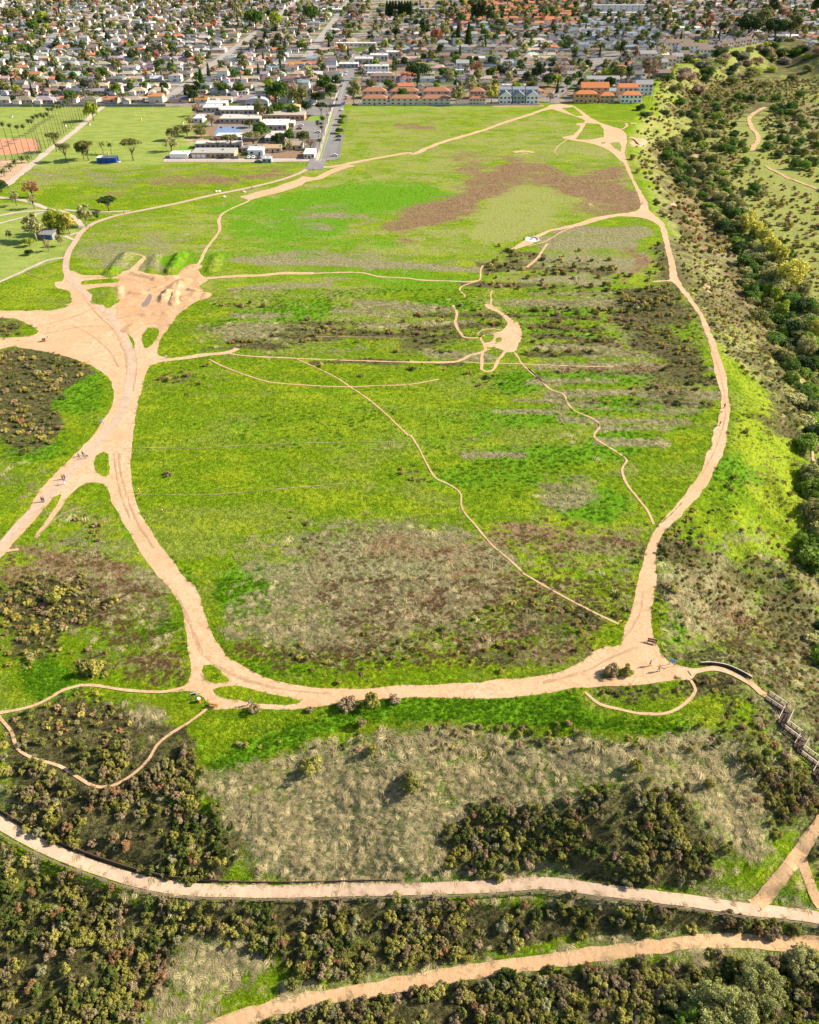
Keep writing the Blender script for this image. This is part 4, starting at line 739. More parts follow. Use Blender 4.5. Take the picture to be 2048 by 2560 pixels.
# ---------------------------------------------------------------- tree prototypes (unit: metres; scaled per tree)
def trunk_mesh(name, pts, rads, limbs, mat):
    b = MB(); b.tube(pts, rads, 7)
    for l, r in limbs: b.tube(l, r, 5)
    return b.mesh(name, M[mat], True)
def mk_limbs(seed, base, top, R, n, r0):
    r = random.Random(seed); out = []
    for i in range(n):
        a = r.random()*6.28; q = R*(.45+.4*r.random()); z = base+(top-base)*(.45+.45*r.random()); z0 = base*(.55+.4*r.random())
        out.append(([(0, 0, z0), (q*.45*math.cos(a), q*.45*math.sin(a), (z0+z)/2+.3), (q*math.cos(a), q*math.sin(a), z)], [r0, r0*.6, r0*.2]))
    return out
TREES = {}
def deft(k, lobes, n, size, trunk, limbs, mat='bark', **kw):
    TREES[k] = (quads(leaves(lobes, n, size, hash(k) % 1000 if False else len(TREES)+100, **kw), 'crown', M['leaf']), trunk_mesh('trunk', *trunk, limbs, mat))
deft('round', lobeset(1, 26, 4.6, 8.6, 2.2, 1.7), 2600, .55, ([(0,0,-.3),(0.1,0,2),(0,.1,5)], [.35,.26,.12]), mk_limbs(1, 2.6, 7, 3.6, 7, .14), tilt=.6)
deft('round_b', lobeset(2, 20, 4.0, 7.6, 1.6, 1.9), 2200, .55, ([(0,0,-.3),(-.2,0,2),(0,.1,5)], [.32,.24,.1]), mk_limbs(2, 2.2, 6, 3, 6, .12), tilt=.7)
deft('umbrella', [(x,y,z+4.4,s,sf*.6) for x,y,z,s,sf in lobeset(3, 26, 5.0, 4.0, 1.4, 1.5)], 1700, .5, ([(0,0,-.3),(.2,0,2.2),(.1,.1,5)], [.36,.26,.14]), mk_limbs(3, 3.6, 7, 4.4, 12, .14), tilt=.8)
deft('wispy', lobeset(4, 24, 3.6, 11.5, 3.0, 1.5), 1500, .5, ([(0,0,-.3),(.3,.1,4),(-.2,0,9.5)], [.34,.22,.08]), mk_limbs(4, 4, 11, 3.2, 10, .1), 'palebark', tilt=1.0, asp=2.4, inner=.4)
deft('cypress', [(0,0,.8+.95*i,1.55*(1-i/10.5)+.15,1.0) for i in range(10)], 1500, .45, ([(0,0,-.3),(0,0,7)], [.2,.05]), [], tilt=.6)
deft('bare', lobeset(6, 22, 3.8, 7.5, 2.4, 1.4), 750, .34, ([(0,0,-.3),(.1,0,2.4),(0,.1,6.5)], [.3,.22,.06]), mk_limbs(6, 2.6, 7.4, 3.8, 16, .11), tilt=1.2, asp=3, inner=.6)
deft('willow', lobeset(7, 50, 7.0, 11.3, .5, 1.9)+lobeset(17, 40, 7.3, 11.8, 1, .9), 9000, .42, ([(0,0,-.5),(.4,0,3),(0,.5,8)], [.55,.4,.15]), mk_limbs(7, 3, 10, 6, 9, .2), tilt=.9, inner=.45)
deft('willow_fine', lobeset(8, 60, 6.2, 8.8, .2, 1.2)+lobeset(18, 90, 6.5, 9.4, .5, .55), 22000, .2, ([(0,0,-.5),(.4,0,3),(0,.5,7)], [.5,.35,.12]), mk_limbs(8, 3, 8, 5, 9, .2), tilt=1.0, inner=.5, asp=2.2)
def palm_crown(seed, n=26, L=2.2, sag=1.0):
    r = random.Random(seed); V = []; F_ = []
    for i in range(n):
        a = 6.283*i/n*1.618*3; up = .75-1.9*(i/n); 
        px_, pz = 0.15, 0; dx, dz = math.cos(up), math.sin(up); pts = []
        for j in range(5): pts.append((px_, pz)); px_ += dx*L/4; pz += dz*L/4; dz -= .42*sag; m = math.hypot(dx, dz); dx /= m; dz /= m
        w_ = [.05, .34, .42, .32, .05]; k = len(V)
        for j, (q, z) in enumerate(pts):
            for s in (-1, 0, 1): V.append((q*math.cos(a)-s*w_[j]*math.sin(a), q*math.sin(a)+s*w_[j]*math.cos(a), z-(.12 if s else 0)))
        for j in range(4):
            for s in (0, 1): b = k+3*j+s; F_.append((b, b+1, b+4, b+3))
    return mkmesh('fronds', V, F_, M['leaf'])
PALMC = palm_crown(1); PALMF = palm_crown(2, 24, 3.2, .55)
def palm_trunk(h, r): b = MB(); b.tube([(0,0,-.3),(.12,0,h*.5),(0,0,h)], [r*1.3,r,r*.8], 7); return b.mesh('trunk', M['bark'], True)
PT = {h: palm_trunk(h, .17) for h in (4, 8, 14, 18, 22)}
NTREE = [0]
def tree(kind, x, y, z, s, col, label, nm='tree', zs=None, group=None, rz=None, cat=None):
    NTREE[0] += 1; e = empty(nm, (x, y, z), random.random()*6.28 if rz is None else rz); e.scale = (s, s, zs or s)
    cm, tm = TREES[kind]; obj('trunk', tm, e); c = obj('crown', cm, e); c['tint'] = tuple(float(q) for q in col); return tag(e, label, cat or 'tree', group)
def palm(x, y, z, h, label, group=None, feather=False, s=1):
    e = empty('palm_tree', (x, y, z), random.random()*6.28); hh = min(PT, key=lambda q: abs(q-h)); t = obj('trunk', PT[hh], e); c = obj('crown', PALMF if feather else PALMC, e, (0, 0, hh)); t.scale = (s, s, 1)
    c.scale = (s, s, s); c['tint'] = (.10, .12, .04) if not feather else (.13, .17, .04); e.scale = (1, 1, h/hh); NTREE[0] += 1; return tag(e, label, 'palm tree', group)

# ---------------------------------------------------------------- house prototypes
def box_roofparts(kind, w, d, h, pitch=.42, over=.5):
    """returns (walls MB, roof MB); w along x, d along y, wall height h"""
    wl = MB(); rf = MB(); W2, D2 = w/2+over, d/2+over; t = .18
    if kind == 'flat':
        wl.box(0, 0, -.3, w, d, h+.3); rf.box(0, 0, h+.002, w+.3, d+.3, .25)
        rf.box(w*.2, d*.1, h+.25, 1.6, 1.3, .8); rf.box(-w*.25, -d*.1, h+.25, 1.1, 1.1, .6)
        return wl, rf
    if kind == 'gabley':
        a, b_ = box_roofparts('gable', d, w, h, pitch, over); return xf(a, 0, 0, math.pi/2), xf(b_, 0, 0, math.pi/2)
    if kind == 'hip':
        wl.box(0, 0, -.3, w, d, h+.3); r = max(0, w/2-d/2); top = h+D2*pitch
        V = [(-W2,-D2,h-.02),(W2,-D2,h-.02),(W2,D2,h-.02),(-W2,D2,h-.02),(-r,0,top),(r,0,top)]; V2 = [(a, b, c-t) for a, b, c in V[:4]]
        rf.add(V+V2, [(0,1,5,4),(1,2,5),(2,3,4,5),(3,0,4),(6,9,8,7),(0,6,7,1),(1,7,8,2),(2,8,9,3),(3,9,6,0)])
    else:
        top = h+d/2*pitch*1.0; wl.add([(-w/2,-d/2,-.3),(w/2,-d/2,-.3),(w/2,d/2,-.3),(-w/2,d/2,-.3),(-w/2,-d/2,h),(w/2,-d/2,h),(w/2,d/2,h),(-w/2,d/2,h),(-w/2,0,top),(w/2,0,top)],
            [(0,1,5,4),(2,3,7,6),(1,2,6,9,5),(3,0,4,8,7)])
        e0 = h-over*pitch+.06; tp = top+.06
        V = [(-W2,-D2,e0),(W2,-D2,e0),(W2,0,tp),(-W2,0,tp),(W2,D2,e0),(-W2,D2,e0)]; V2 = [(a, b, c+t) for a, b, c in V]
        rf.add(V+V2, [(0,3,2,1),(3,5,4,2),(6,7,8,9),(9,8,10,11),(0,1,7,6),(1,2,8,7),(2,4,10,8),(4,5,11,10),(5,3,9,11),(3,0,6,9)])
    return wl, rf
def xf(mb, dx, dy, rz=0, dz=0):
    c, s = math.cos(rz), math.sin(rz); mb.V = [(x*c-y*s+dx, x*s+y*c+dy, z+dz) for x, y, z in mb.V]; return mb
def winbox(x, y, z, w_, h_, side=-1, ax='y'):
    b = MB()
    if ax == 'y': b.box(x, y+side*.03, z, w_, .06, h_, mi=0); b.box(x, y+side*.05, z-.08, w_+.2, .10, .08, mi=1); b.box(x, y+side*.045, z+h_, w_+.2, .09, .07, mi=1)
    else: b.box(x+side*.03, y, z, .06, w_, h_, mi=0); b.box(x+side*.05, y, z-.08, .10, w_+.2, .08, mi=1)
    return b
def house_proto(kind, w, d, h, wing=None, seed=0):
    r = random.Random(seed); wl, rf = box_roofparts(kind, w, d, h, .36+.12*r.random())
    fy = -d/2; gx = -w/2+3.2
    if wing:
        a, b_ = box_roofparts(wing, 6.2, 6.5, 2.75 if h < 4 else h*.5, .4); k = math.pi/2 if wing == 'gable' else 0
        xf(a, -w/2+3.3, -d/2-2.6, k); xf(b_, -w/2+3.3, -d/2-2.6, k, .01); wl.add(a.V, a.F); rf.add(b_.V, b_.F); fy2 = -d/2-2.6-(3.1 if k else 3.25)
    else: fy2 = fy
    parts = []
    g = MB(); g.box(-w/2+3.3, fy2-.04, 0, 4.6, .08, 2.2, mi=1); parts.append(('garage_door', g.mesh('garage_door', [M['glass'], M['white']])))
    for i in range(2 if w < 14 else 3):
        x = w*.06+i*(w*.42/(1 if w < 14 else 2)); parts.append(('window', winbox(x, fy, 1.0, 1.8, 1.3).mesh('window', [M['glass'], M['white']])))
        if h > 4: parts.append(('window', winbox(x, fy, 3.9, 1.6, 1.2).mesh('window', [M['glass'], M['white']])))
    parts.append(('window', winbox(w/2, 0, 1.0, 2.0, 1.2, 1, 'x').mesh('window', [M['glass'], M['white']])))
    parts.append(('window', winbox(-w*.1, d/2, 1.0, 2.0, 1.2, 1).mesh('window', [M['glass'], M['white']])))
    dd_ = MB(); dd_.box(-.6 if wing else -w*.1, fy-.04, 0, 1.0, .08, 2.1); parts.append(('door', dd_.mesh('door', M['darkwood'])))
    ch = MB().box(w*.2, d*.18, h, .9, .7, d*.2+1.5) if kind != 'flat' else None
    mg = MB(); mg.add(wl.V, wl.F, 1); mg.add(rf.V, rf.F, 0)
    for n_, m_ in parts:
        V = [tuple(v.co) for v in m_.vertices]; 
        for p in m_.polygons: pass
        k = len(mg.V); mg.V += V; mg.F += [tuple(k+i for i in p.vertices) for p in m_.polygons]; mg.I += [(3 if (p.material_index or n_ == 'garage_door') else 2) for p in m_.polygons]
    return dict(wall=wl.mesh('walls', M['wall']), roof=rf.mesh('roof', M['roof']), parts=parts, chimney=ch.mesh('chimney', M['concrete']) if ch else None,
                far=mg.mesh('far_house', [M['roof'], M['wall'], M['glass'], M['white']]))
HP = [house_proto('gable', 15, 9, 2.8, 'gable', 1), house_proto('hip', 15, 10, 2.8, 'hip', 2), house_proto('gable', 13, 10, 2.8, None, 3), house_proto('hip', 17, 9.5, 2.8, 'gable', 4),
      house_proto('gable', 12, 9, 5.4, 'gable', 5), house_proto('flat', 14, 9, 3.1, None, 6), house_proto('hip', 12, 10, 5.4, None, 7), house_proto('gable', 17, 8, 2.8, 'hip', 8)]
HNAME = ['gabled', 'hipped', 'plain gabled', 'hipped', 'two storey', 'flat topped', 'two storey hipped', 'long gabled']
ROOFC = [('grey', (.30,.29,.285)), ('dark grey', (.155,.15,.155)), ('brown', (.23,.17,.13)), ('tan', (.42,.32,.24)), ('pale', (.55,.53,.50)), ('terracotta', (.48,.19,.09)), ('blue grey', (.22,.25,.29))]
WALLC = [('white', (.78,.76,.72)), ('cream', (.66,.57,.44)), ('pale blue', (.50,.57,.62)), ('peach', (.62,.44,.33)), ('grey', (.42,.42,.41)), ('tan', (.50,.41,.32))]
def ht(o, r=None, w_=None):
    if r: o['tint'] = tuple(r)
    if w_: o['tint2'] = tuple(w_)
    return o
def house(k, x, y, z, rz, s, rc, wc, label, full, group=None, nm='house'):
    e = empty(nm, (x, y, z), rz); e.scale = (s, s, 1); p = HP[k]; ht(obj('wall', p['wall'], e), None, wc); rf = ht(obj('roof', p['roof'], e), rc)
    if p['chimney']: obj('chimney', p['chimney'], rf)
    for n_, m_ in (p['parts'] if full else p['parts'][:1]): obj(n_, m_, e)
    return tag(e, label, 'house', group)
def block(nm, label, P, pyb, depth, h, kind, rc, wc, storeys=1, cols=0, cat=None, rz=0, grp=None, pitch=.36, door=True, extra=None, garage=0, awn=None):
    """building whose near wall foot runs from px P[0] to P[1] along row pyb"""
    x0, y0 = unp(P[0], pyb); x1, y1 = unp(P[1], pyb); x0, x1, y0 = float(x0), float(x1), float(y0); w_ = x1-x0; e = empty(nm, ((x0+x1)/2, y0+depth/2, 0), rz)
    wl, rf = box_roofparts(kind, w_, depth, h, pitch, .45)
    ht(wl.build('wall', M['wall'], e), None, wc); rfo = ht(rf.build('roof', M['roof'], e), rc); cols = cols or max(2, min(9, int(w_/4)))
    hs = h/storeys; dcol = cols//2
    for s_ in range(storeys):
        for c_ in range(cols):
            xx = -w_/2+w_*(c_+.5)/cols
            if s_ == 0 and c_ == dcol and door: MB().box(xx, -depth/2-.05, 0, 1.1, .1, 2.1).build('door', M['darkwood'], e); continue
            if s_ == 0 and garage and c_ < garage: MB().box(xx, -depth/2-.05, .05, min(2.9, w_/cols*.8), .1, min(2.3, hs*.8)).build('garage_door', M['white'], e); continue
            winbox(xx, -depth/2, hs*s_+hs*.32, min(1.9, w_/cols*.6), hs*.45).build('window', [M['glass'], M['white']], e)
        for q in range(max(1, int(depth/6))): winbox(w_/2, -depth/2+depth*(q+.5)/max(1, int(depth/6)), hs*s_+hs*.32, 1.5, hs*.42, 1, 'x').build('window', [M['glass'], M['white']], e)
    return tag(e, label, cat or nm.replace('_', ' '), grp), w_
RC = dict(ROOFC); WC = dict(WALLC)
# ---------------------------------------------------------------- streets of the town (laid on a north-south grid)
def street(pts, wd_, z=.05, nm='street', mt='street'): 
    c = catmull(np.array(pts, float), 12.0); return ribbon(nm, np.column_stack([c, np.zeros(len(c))]), wd_, z, M[mt], 2, 0)
XA = -63.0
SJ = [792+72*j for j in range(16)]
street([(XA, 535), (XA, 700), (XA-1, 900), (XA-6, 1060)], 11.5, .16, 'road', 'asphalt'); street([(-224, 792), (-226, 1400), (-230, 1900)], 10, .07); street([(-492, 980), (-500, 1500), (-505, 1950)], 11, .07); street([(-124, 1040), (-124, 1900)], 11, .07); street([(-760, 792), (-765, 1900)], 10, .07)
for j, s_ in enumerate(SJ):
    street([(-1100, s_), (XA-4, s_)], 9.5, .05)
    if j > 3: street([(XA, s_+20), (min(330+22*j, 380 if j < 9 else 600), s_+20)], 9, .055)
xb, yb = unp(np.array([1370, 1400, 1440, 1490, 1560, 1640]), np.array([256, 228, 190, 155, 128, 112])); street(np.stack([xb, yb], 1), 10.5, .08, 'road', 'asphalt')
xb, yb = unp(np.array([1460, 1480, 1496]), np.array([75, 45, 20])); street(np.stack([xb, yb], 1), 14, .08)
def strip(nm, P, wd_, z, mt): 
    x_, y_ = unp(np.array([p[0] for p in P]), np.array([p[1] for p in P])); c_ = catmull(np.stack([x_, y_], 1), 6.0); return ribbon(nm, np.column_stack([c_, np.zeros(len(c_))]), wd_, z, mt, 2, 0)
strip('pavement', H6([(1322,680),(1370,520),(1412,380),(1445,265),(1480,150),(1500,90)]), 1.8, .19, M['walk']); LAWN = mat_plain('verge_lawn', (.17,.24,.03), .9, .4, .4)
strip('verge', H6([(1340,668),(1385,520),(1424,390),(1452,280)]), 2.2, .185, LAWN); strip('verge', H6([(1305,640),(1350,500),(1392,380),(1425,270)]), 2.0, .12, LAWN)
for i, q_ in enumerate(((-2.4, 2.4))): strip('lane_line', [(798+q_, 404), (832+q_, 300), (865+q_*.7, 200)], .12, .205, M['line'])
# ---------------------------------------------------------------- the hand placed buildings of the town edge
OCC = []   # world boxes already built on
def occ(px0, px1, pyb, depth, m=3):
    x0, y0 = unp(px0, pyb); x1, _ = unp(px1, pyb); OCC.append((float(x0)-m, float(x1)+m, float(y0)-m, float(y0)+depth+m))
def B(*a, **k): occ(a[2][0], a[2][1], a[3], a[4]); return block(*a, **k)
TER = (.52, .19, .075); TEB = (.36, .17, .10)
for (a, b_, n_) in ((905, 968, 'leftmost'), (975, 1049, 'second from left'), (1054, 1126, 'third from left'), (1174, 1213, 'rightmost, smallest')):
    B('townhouse', 'orange tiled cream townhouse block on the meadow edge, %s of four' % n_, (a, b_), 263, 9, 5.4, 'hip', TEB, WC['cream'], 2, 5, grp='orange roofed townhouses on the meadow edge', pitch=.5)
    B('townhouse', 'rear orange tiled townhouse block standing behind the %s front block' % n_.split(',')[0], (a+1, b_-3), 247, 10, 6.2, 'hip', TEB, WC['peach'], 2, 4, grp='orange roofed townhouses in the second row', pitch=.5)
for (a, b_, c_, n_) in ((1248, 1277, 'white', 'left'), (1282, 1311, 'grey', 'middle'), (1315, 1345, 'white', 'right')):
    B('townhouse', '%s narrow three storey house facing the meadow, %s of three' % (c_, n_), (a, b_), 260, 10, 6.4, 'gabley', RC['blue grey'], (.78, .78, .77) if c_ == 'white' else (.33, .36, .38), 2, 3, pitch=.7)
    B('townhouse', 'blue grey roofed house directly behind the %s narrow three storey house' % n_, (a, b_), 245, 9, 7, 'gable', RC['blue grey'], (.62, .66, .70), 3, 3)
B('apartment_house', 'large orange walled villa with terracotta roofs beside the road end', (1436, 1492), 258, 9, 7.4, 'hip', TER, (.60, .33, .19), 2, 5, cat='house', pitch=.5)
B('apartment_house', 'rear wing of the orange villa with taller terracotta roof', (1452, 1520), 246, 12, 8.8, 'gable', TER, (.62, .36, .22), 3, 4, cat='house', pitch=.6)
B('apartment_house', 'small tan block between the orange villa and the white villa', (1499, 1535), 257, 9, 5.8, 'hip', TER, (.50, .34, .24), 2, 3, cat='house', pitch=.5)
B('apartment_house', 'white villa with terracotta roof on the bluff corner', (1551, 1603), 258, 10, 6.6, 'hip', TER, (.80, .78, .75), 2, 5, cat='house', pitch=.45)
B('apartment_house', 'orange roofed house behind the white bluff corner villa', (1545, 1592), 243, 10, 8.0, 'gable', TER, (.66, .50, .38), 2, 4, cat='house', pitch=.5)
B('apartment_house', 'pale blue three storey house behind the bluff corner villas', (1588, 1630), 238, 11, 9, 'gable', RC['grey'], (.55, .62, .68), 3, 4, cat='house', pitch=.5)
B('apartment_house', 'long grey roofed block behind the orange villa', (1466, 1548), 216, 12, 6.2, 'gable', RC['grey'], (.45, .52, .58), 2, 8, cat='apartment block')
for a, b_ in ((1256, 1291), (1311, 1344)): B('flat_block', 'white flat roofed garage row, %s of the pair behind the townhouses' % ('left' if a < 1300 else 'right'), (a, b_), 222, 7, 3, 'flat', RC['pale'], WC['cream'], 1, 4, cat='garage row')
for a, b_, n_ in ((1141, 1172, 'left'), (1252, 1283, 'right')):
    B('barn_house', 'grey gabled boxy house with white porch, %s of the matching pair' % n_, (a, b_), 176, 10, 7, 'gable', (.34,.35,.34), (.56,.56,.53), 2, 3, cat='house', pitch=.5); B('porch', 'white flat porch block in front of the %s matching grey house' % n_, (a-2, b_+2), 183, 7, 2.9, 'flat', RC['pale'], WC['white'], 1, 3, cat='porch block')
B('modern_building', 'white two storey modern building with roof terrace by the street bend', (912, 972), 184, 12, 7, 'flat', RC['pale'], (.8,.78,.77), 2, 6, cat='apartment block')
B('modern_building', 'lower white wing in front of the modern building', (918, 978), 191, 7, 3.2, 'flat', RC['pale'], (.76,.74,.72), 1, 5, cat='apartment block')
B('modern_building', 'brown roofed two storey block below the white modern building', (926, 988), 205, 11, 5.6, 'hip', RC['brown'], WC['peach'], 2, 5, cat='apartment block')
for a, b_, y_, n_ in ((887, 932, 162, 'left'), (925, 970, 153, 'middle'), (966, 1004, 145, 'right')):
    B('commercial_building', 'flat pale roofed glass fronted building, %s of the stepped three' % n_, (a, b_), y_, 16, 6, 'flat', RC['pale'], (.50,.47,.42), 1, 5, cat='shop block')
B('commercial_building', 'low pale canopy building at the street corner', (848, 896), 170, 13, 4, 'flat', (.62,.61,.6), (.40,.38,.36), 1, 5, cat='shop block')
B('commercial_building', 'long low white roofed shed above the grassy bank', (840, 940), 116, 9, 3.6, 'flat', (.66,.64,.62), WC['cream'], 1, 9, cat='shed')
B('school_hall', 'long school building beside the far green field', (805, 852), 32, 26, 5, 'flat', RC['pale'], WC['cream'], 1, 7, cat='school building')
B('office_building', 'white long office block with dark window bands, upper right', (1484, 1618), 32, 26, 11, 'flat', RC['grey'], (.7,.69,.67), 3, 9, cat='office block'); B('office_building', 'lower white wing in front of the long office block', (1486, 1640), 40, 12, 5, 'flat', RC['pale'], (.74,.72,.70), 1, 9, cat='office block')
B('warehouse', 'long grey depot roof beside the far green field', (1024, 1088), 33, 22, 6, 'flat', RC['grey'], WC['cream'], 1, 8)
for a, b_, y_, n_ in ((1700, 1768, 132, 'large middle'), (1666, 1728, 123, 'rear left'), (1748, 1800, 141, 'front right')):
    B('terrace_block', '%s white terrace with brown gable roof on the bluff' % n_, (a, b_), y_, 15, 7, 'gable', RC['brown'], (.82,.80,.78), 2, 6, cat='terrace', pitch=.4)
for i, (a, b_, y_) in enumerate(((1640,1668,172),(1660,1690,164),(1680,1706,157),(1700,1722,150),(1590,1640,150),(1645,1680,138))):
    B('terrace_block', 'grey roofed pale terrace stepping along the bluff, %s from the left' % ORD(i+1), (a, b_), y_, 13, 6.4, 'gable', RC['brown'] if i % 2 else RC['grey'], WC['cream'], 2, 3, cat='terrace', pitch=.4)
for i in range(7): B('terrace_block', 'white and brown stacked condo on the bluff rim, %s from the left' % ORD(i+1), (1790+i*15, 1803+i*15), 126-i*2.6, 14, 6.5, 'gable' if i % 3 else 'hip', RC['brown'], WC['peach'] if i % 2 else WC['white'], 2, 2, cat='condo', pitch=.4)
B('row_house', 'dark roofed slatted row house over the wooded bluff', (1637, 1676), 196, 12, 5, 'gable', RC['brown'], (.25,.22,.2), 1, 5)
# ---------------------------------------------------------------- school campus
def SB(label, x0, x1, yb_, yt, h, kind='flat', rc=RC['pale'], wc=WC['tan'], **k):
    a = H6([(x0, yb_), (x1, yb_)]); _, d0 = unp(a[0][0], a[0][1]); _, d1 = unp(a[0][0], 200+yt/K3); dep_ = max(5, (float(d1)-float(d0))*.8-h*1.6)
    return B('school_building', label, (a[0][0], a[1][0]), a[0][1], dep_, h, kind, rc, wc, cat=k.pop('cat', 'school building'), **k)
SCR = (.52, .47, .42)
SB('long low tan school building with roller doors along the meadow', 268, 628, 658, 585, 3.2, rc=(.36,.34,.31), wc=(.44,.33,.21), garage=3, cols=9)
SB('row of white storage units at the campus corner', 86, 238, 662, 612, 2.8, rc=(.75,.74,.72), wc=WC['white'], garage=4, cols=4, door=False, cat='storage units')
SB('small white building beside the parked cars', 742, 872, 634, 580, 3.2, rc=(.74,.73,.71), wc=WC['white'])
SB('cream kiosk with white roof at the road entrance', 1213, 1302, 664, 592, 3.2, rc=(.78,.77,.75), wc=WC['cream'], cat='kiosk', cols=3)
SB('blue grey storage container on the meadow edge', 862, 940, 697, 664, 2.6, rc=(.55,.58,.56), wc=(.33,.42,.44), cols=2, cat='container')
SB('low classroom wing behind the long tan building', 300, 680, 578, 530, 3.2, rc=SCR, cols=9); SB('white roofed classroom wing below the courts', 470, 690, 520, 463, 3.3, rc=(.66,.63,.6), cols=6)
SB('pale flat roofed hall right of the courts', 842, 1068, 425, 345, 3.8, rc=(.66,.60,.55), cols=6); SB('patchy roofed classroom left of the car park', 886, 1040, 530, 440, 3.4, rc=(.50,.46,.42), cols=4)
SB('long classroom wing above the courts', 505, 845, 365, 305, 3.4, rc=SCR, cols=8); SB('wide white roofed school wing', 512, 822, 296, 240, 4.0, rc=(.60,.58,.56), cols=8)
SB('white roofed block at the upper left of the campus', 362, 500, 272, 218, 3.6, rc=(.66,.64,.62), cols=4); SB('second white roofed block at the campus top', 390, 560, 236, 196, 3.8, rc=(.68,.66,.64), cols=4)
SB('orange walled long wing beside the lawn', 865, 1218, 342, 282, 4.0, rc=(.42,.36,.3), wc=(.50,.27,.16), cols=9); SB('small white pavilion at the field edge', 284, 362, 358, 306, 3, rc=(.68,.66,.64), wc=WC['white'], cols=2)
SB('ochre roofed garden classroom', 882, 1018, 612, 566, 3, 'gable', rc=(.48,.33,.19), cols=3); SB('brown roofed garden classroom next to the kiosk', 1060, 1200, 588, 540, 3, 'gable', rc=(.36,.28,.2), cols=3)
SB('ochre arched roof store behind the trees', 1086, 1176, 276, 232, 4, 'hip', rc=(.46,.30,.15), cols=3); SB('dark low classroom beside the courts', 690, 860, 610, 560, 3, rc=(.30,.28,.26), cols=4)
SB('white roofed small store next to the hall', 1095, 1130, 392, 352, 2.6, rc=(.74,.7,.66), cols=1)
# arched gymnasium
a = H6([(722, 240), (915, 240)]); gx0, gy0 = unp(a[0][0], a[0][1]); gx1, _ = unp(a[1][0], a[1][1]); gw = float(gx1-gx0); e = empty('gymnasium', ((float(gx0)+float(gx1))/2, float(gy0)+9, 0)); OCC.append((float(gx0), float(gx1), float(gy0), float(gy0)+20))
MB().box(0, 0, -.3, gw, 17, 5.3).build('wall', M['wall'], e)['tint2'] = (.60, .57, .54)
arc = [(gw/2*math.cos(t)*1.01, 5.0+3.0*math.sin(t)) for t in np.linspace(0, math.pi, 14)]; MB().prism(arc, -8.8, 8.8).build('roof', M['roof'], e)['tint'] = (.42, .42, .44)
for i in range(4): winbox(-gw/2+gw*(i+.5)/4, -8.5, 2.2, 3, 1.6).build('window', [M['glass'], M['white']], e)
tag(e, 'grey gymnasium with a shallow barrel roof at the campus top', 'gymnasium')
flat_area('car_park', H6([(1130,345),(1385,335),(1375,440),(1345,530),(1250,535),(1240,450),(1120,430)]), .06, M['asphalt'], 0); flat_area('upper_car_park', H6([(1190,190),(1420,190),(1412,300),(1180,296)]), .06, M['asphalt'], 0)
flat_area('service_yard', H6([(30,640),(60,665),(690,662),(1300,660),(1290,684),(940,692),(30,692)]), .09, M['walk'], 0); flat_area('roadside_parking', H6([(1400,680),(1440,560),(1480,470),(1550,440),(1530,560),(1510,668)]), .13, M['asphalt'], 0)
flat_area('play_court', H6([(440,470),(490,375),(790,375),(770,465)]), .06, M['asphalt'], 0); flat_area('blue_court', H6([(455,462),(490,398),(680,398),(655,460)]), .10, M['court'], 0)
flat_area('school_lawn', H6([(1235,345),(1270,300),(1400,300),(1390,335)]), .07, M['grassy'] if 'grassy' in M else mat_plain('lawn', (.16,.27,.02), .9, .3, .2), 0); flat_area('school_lawn', H6([(150,600),(170,560),(290,560),(240,600)]), .07, mat_plain('lawn_b', (.16,.27,.02), .9, .3, .2), 0)
for i, (xx, yy) in enumerate(((520, 440), (620, 440))):
    p = H6([(xx, yy)])[0]; x, y = map(float, unp(*p)); e = empty('basketball_hoop', (x, y, .1)); MB().tube([(0,0,0),(0,0,3.2)], [.09,.07], 6).build('post', M['greyfence'], e); MB().box(0, -.5, 2.9, 1.8, .06, 1.1).build('backboard', M['blue'], e); tag(e, '%s basketball hoop with blue board on the blue court' % ('left' if i == 0 else 'right'), 'basketball hoop')
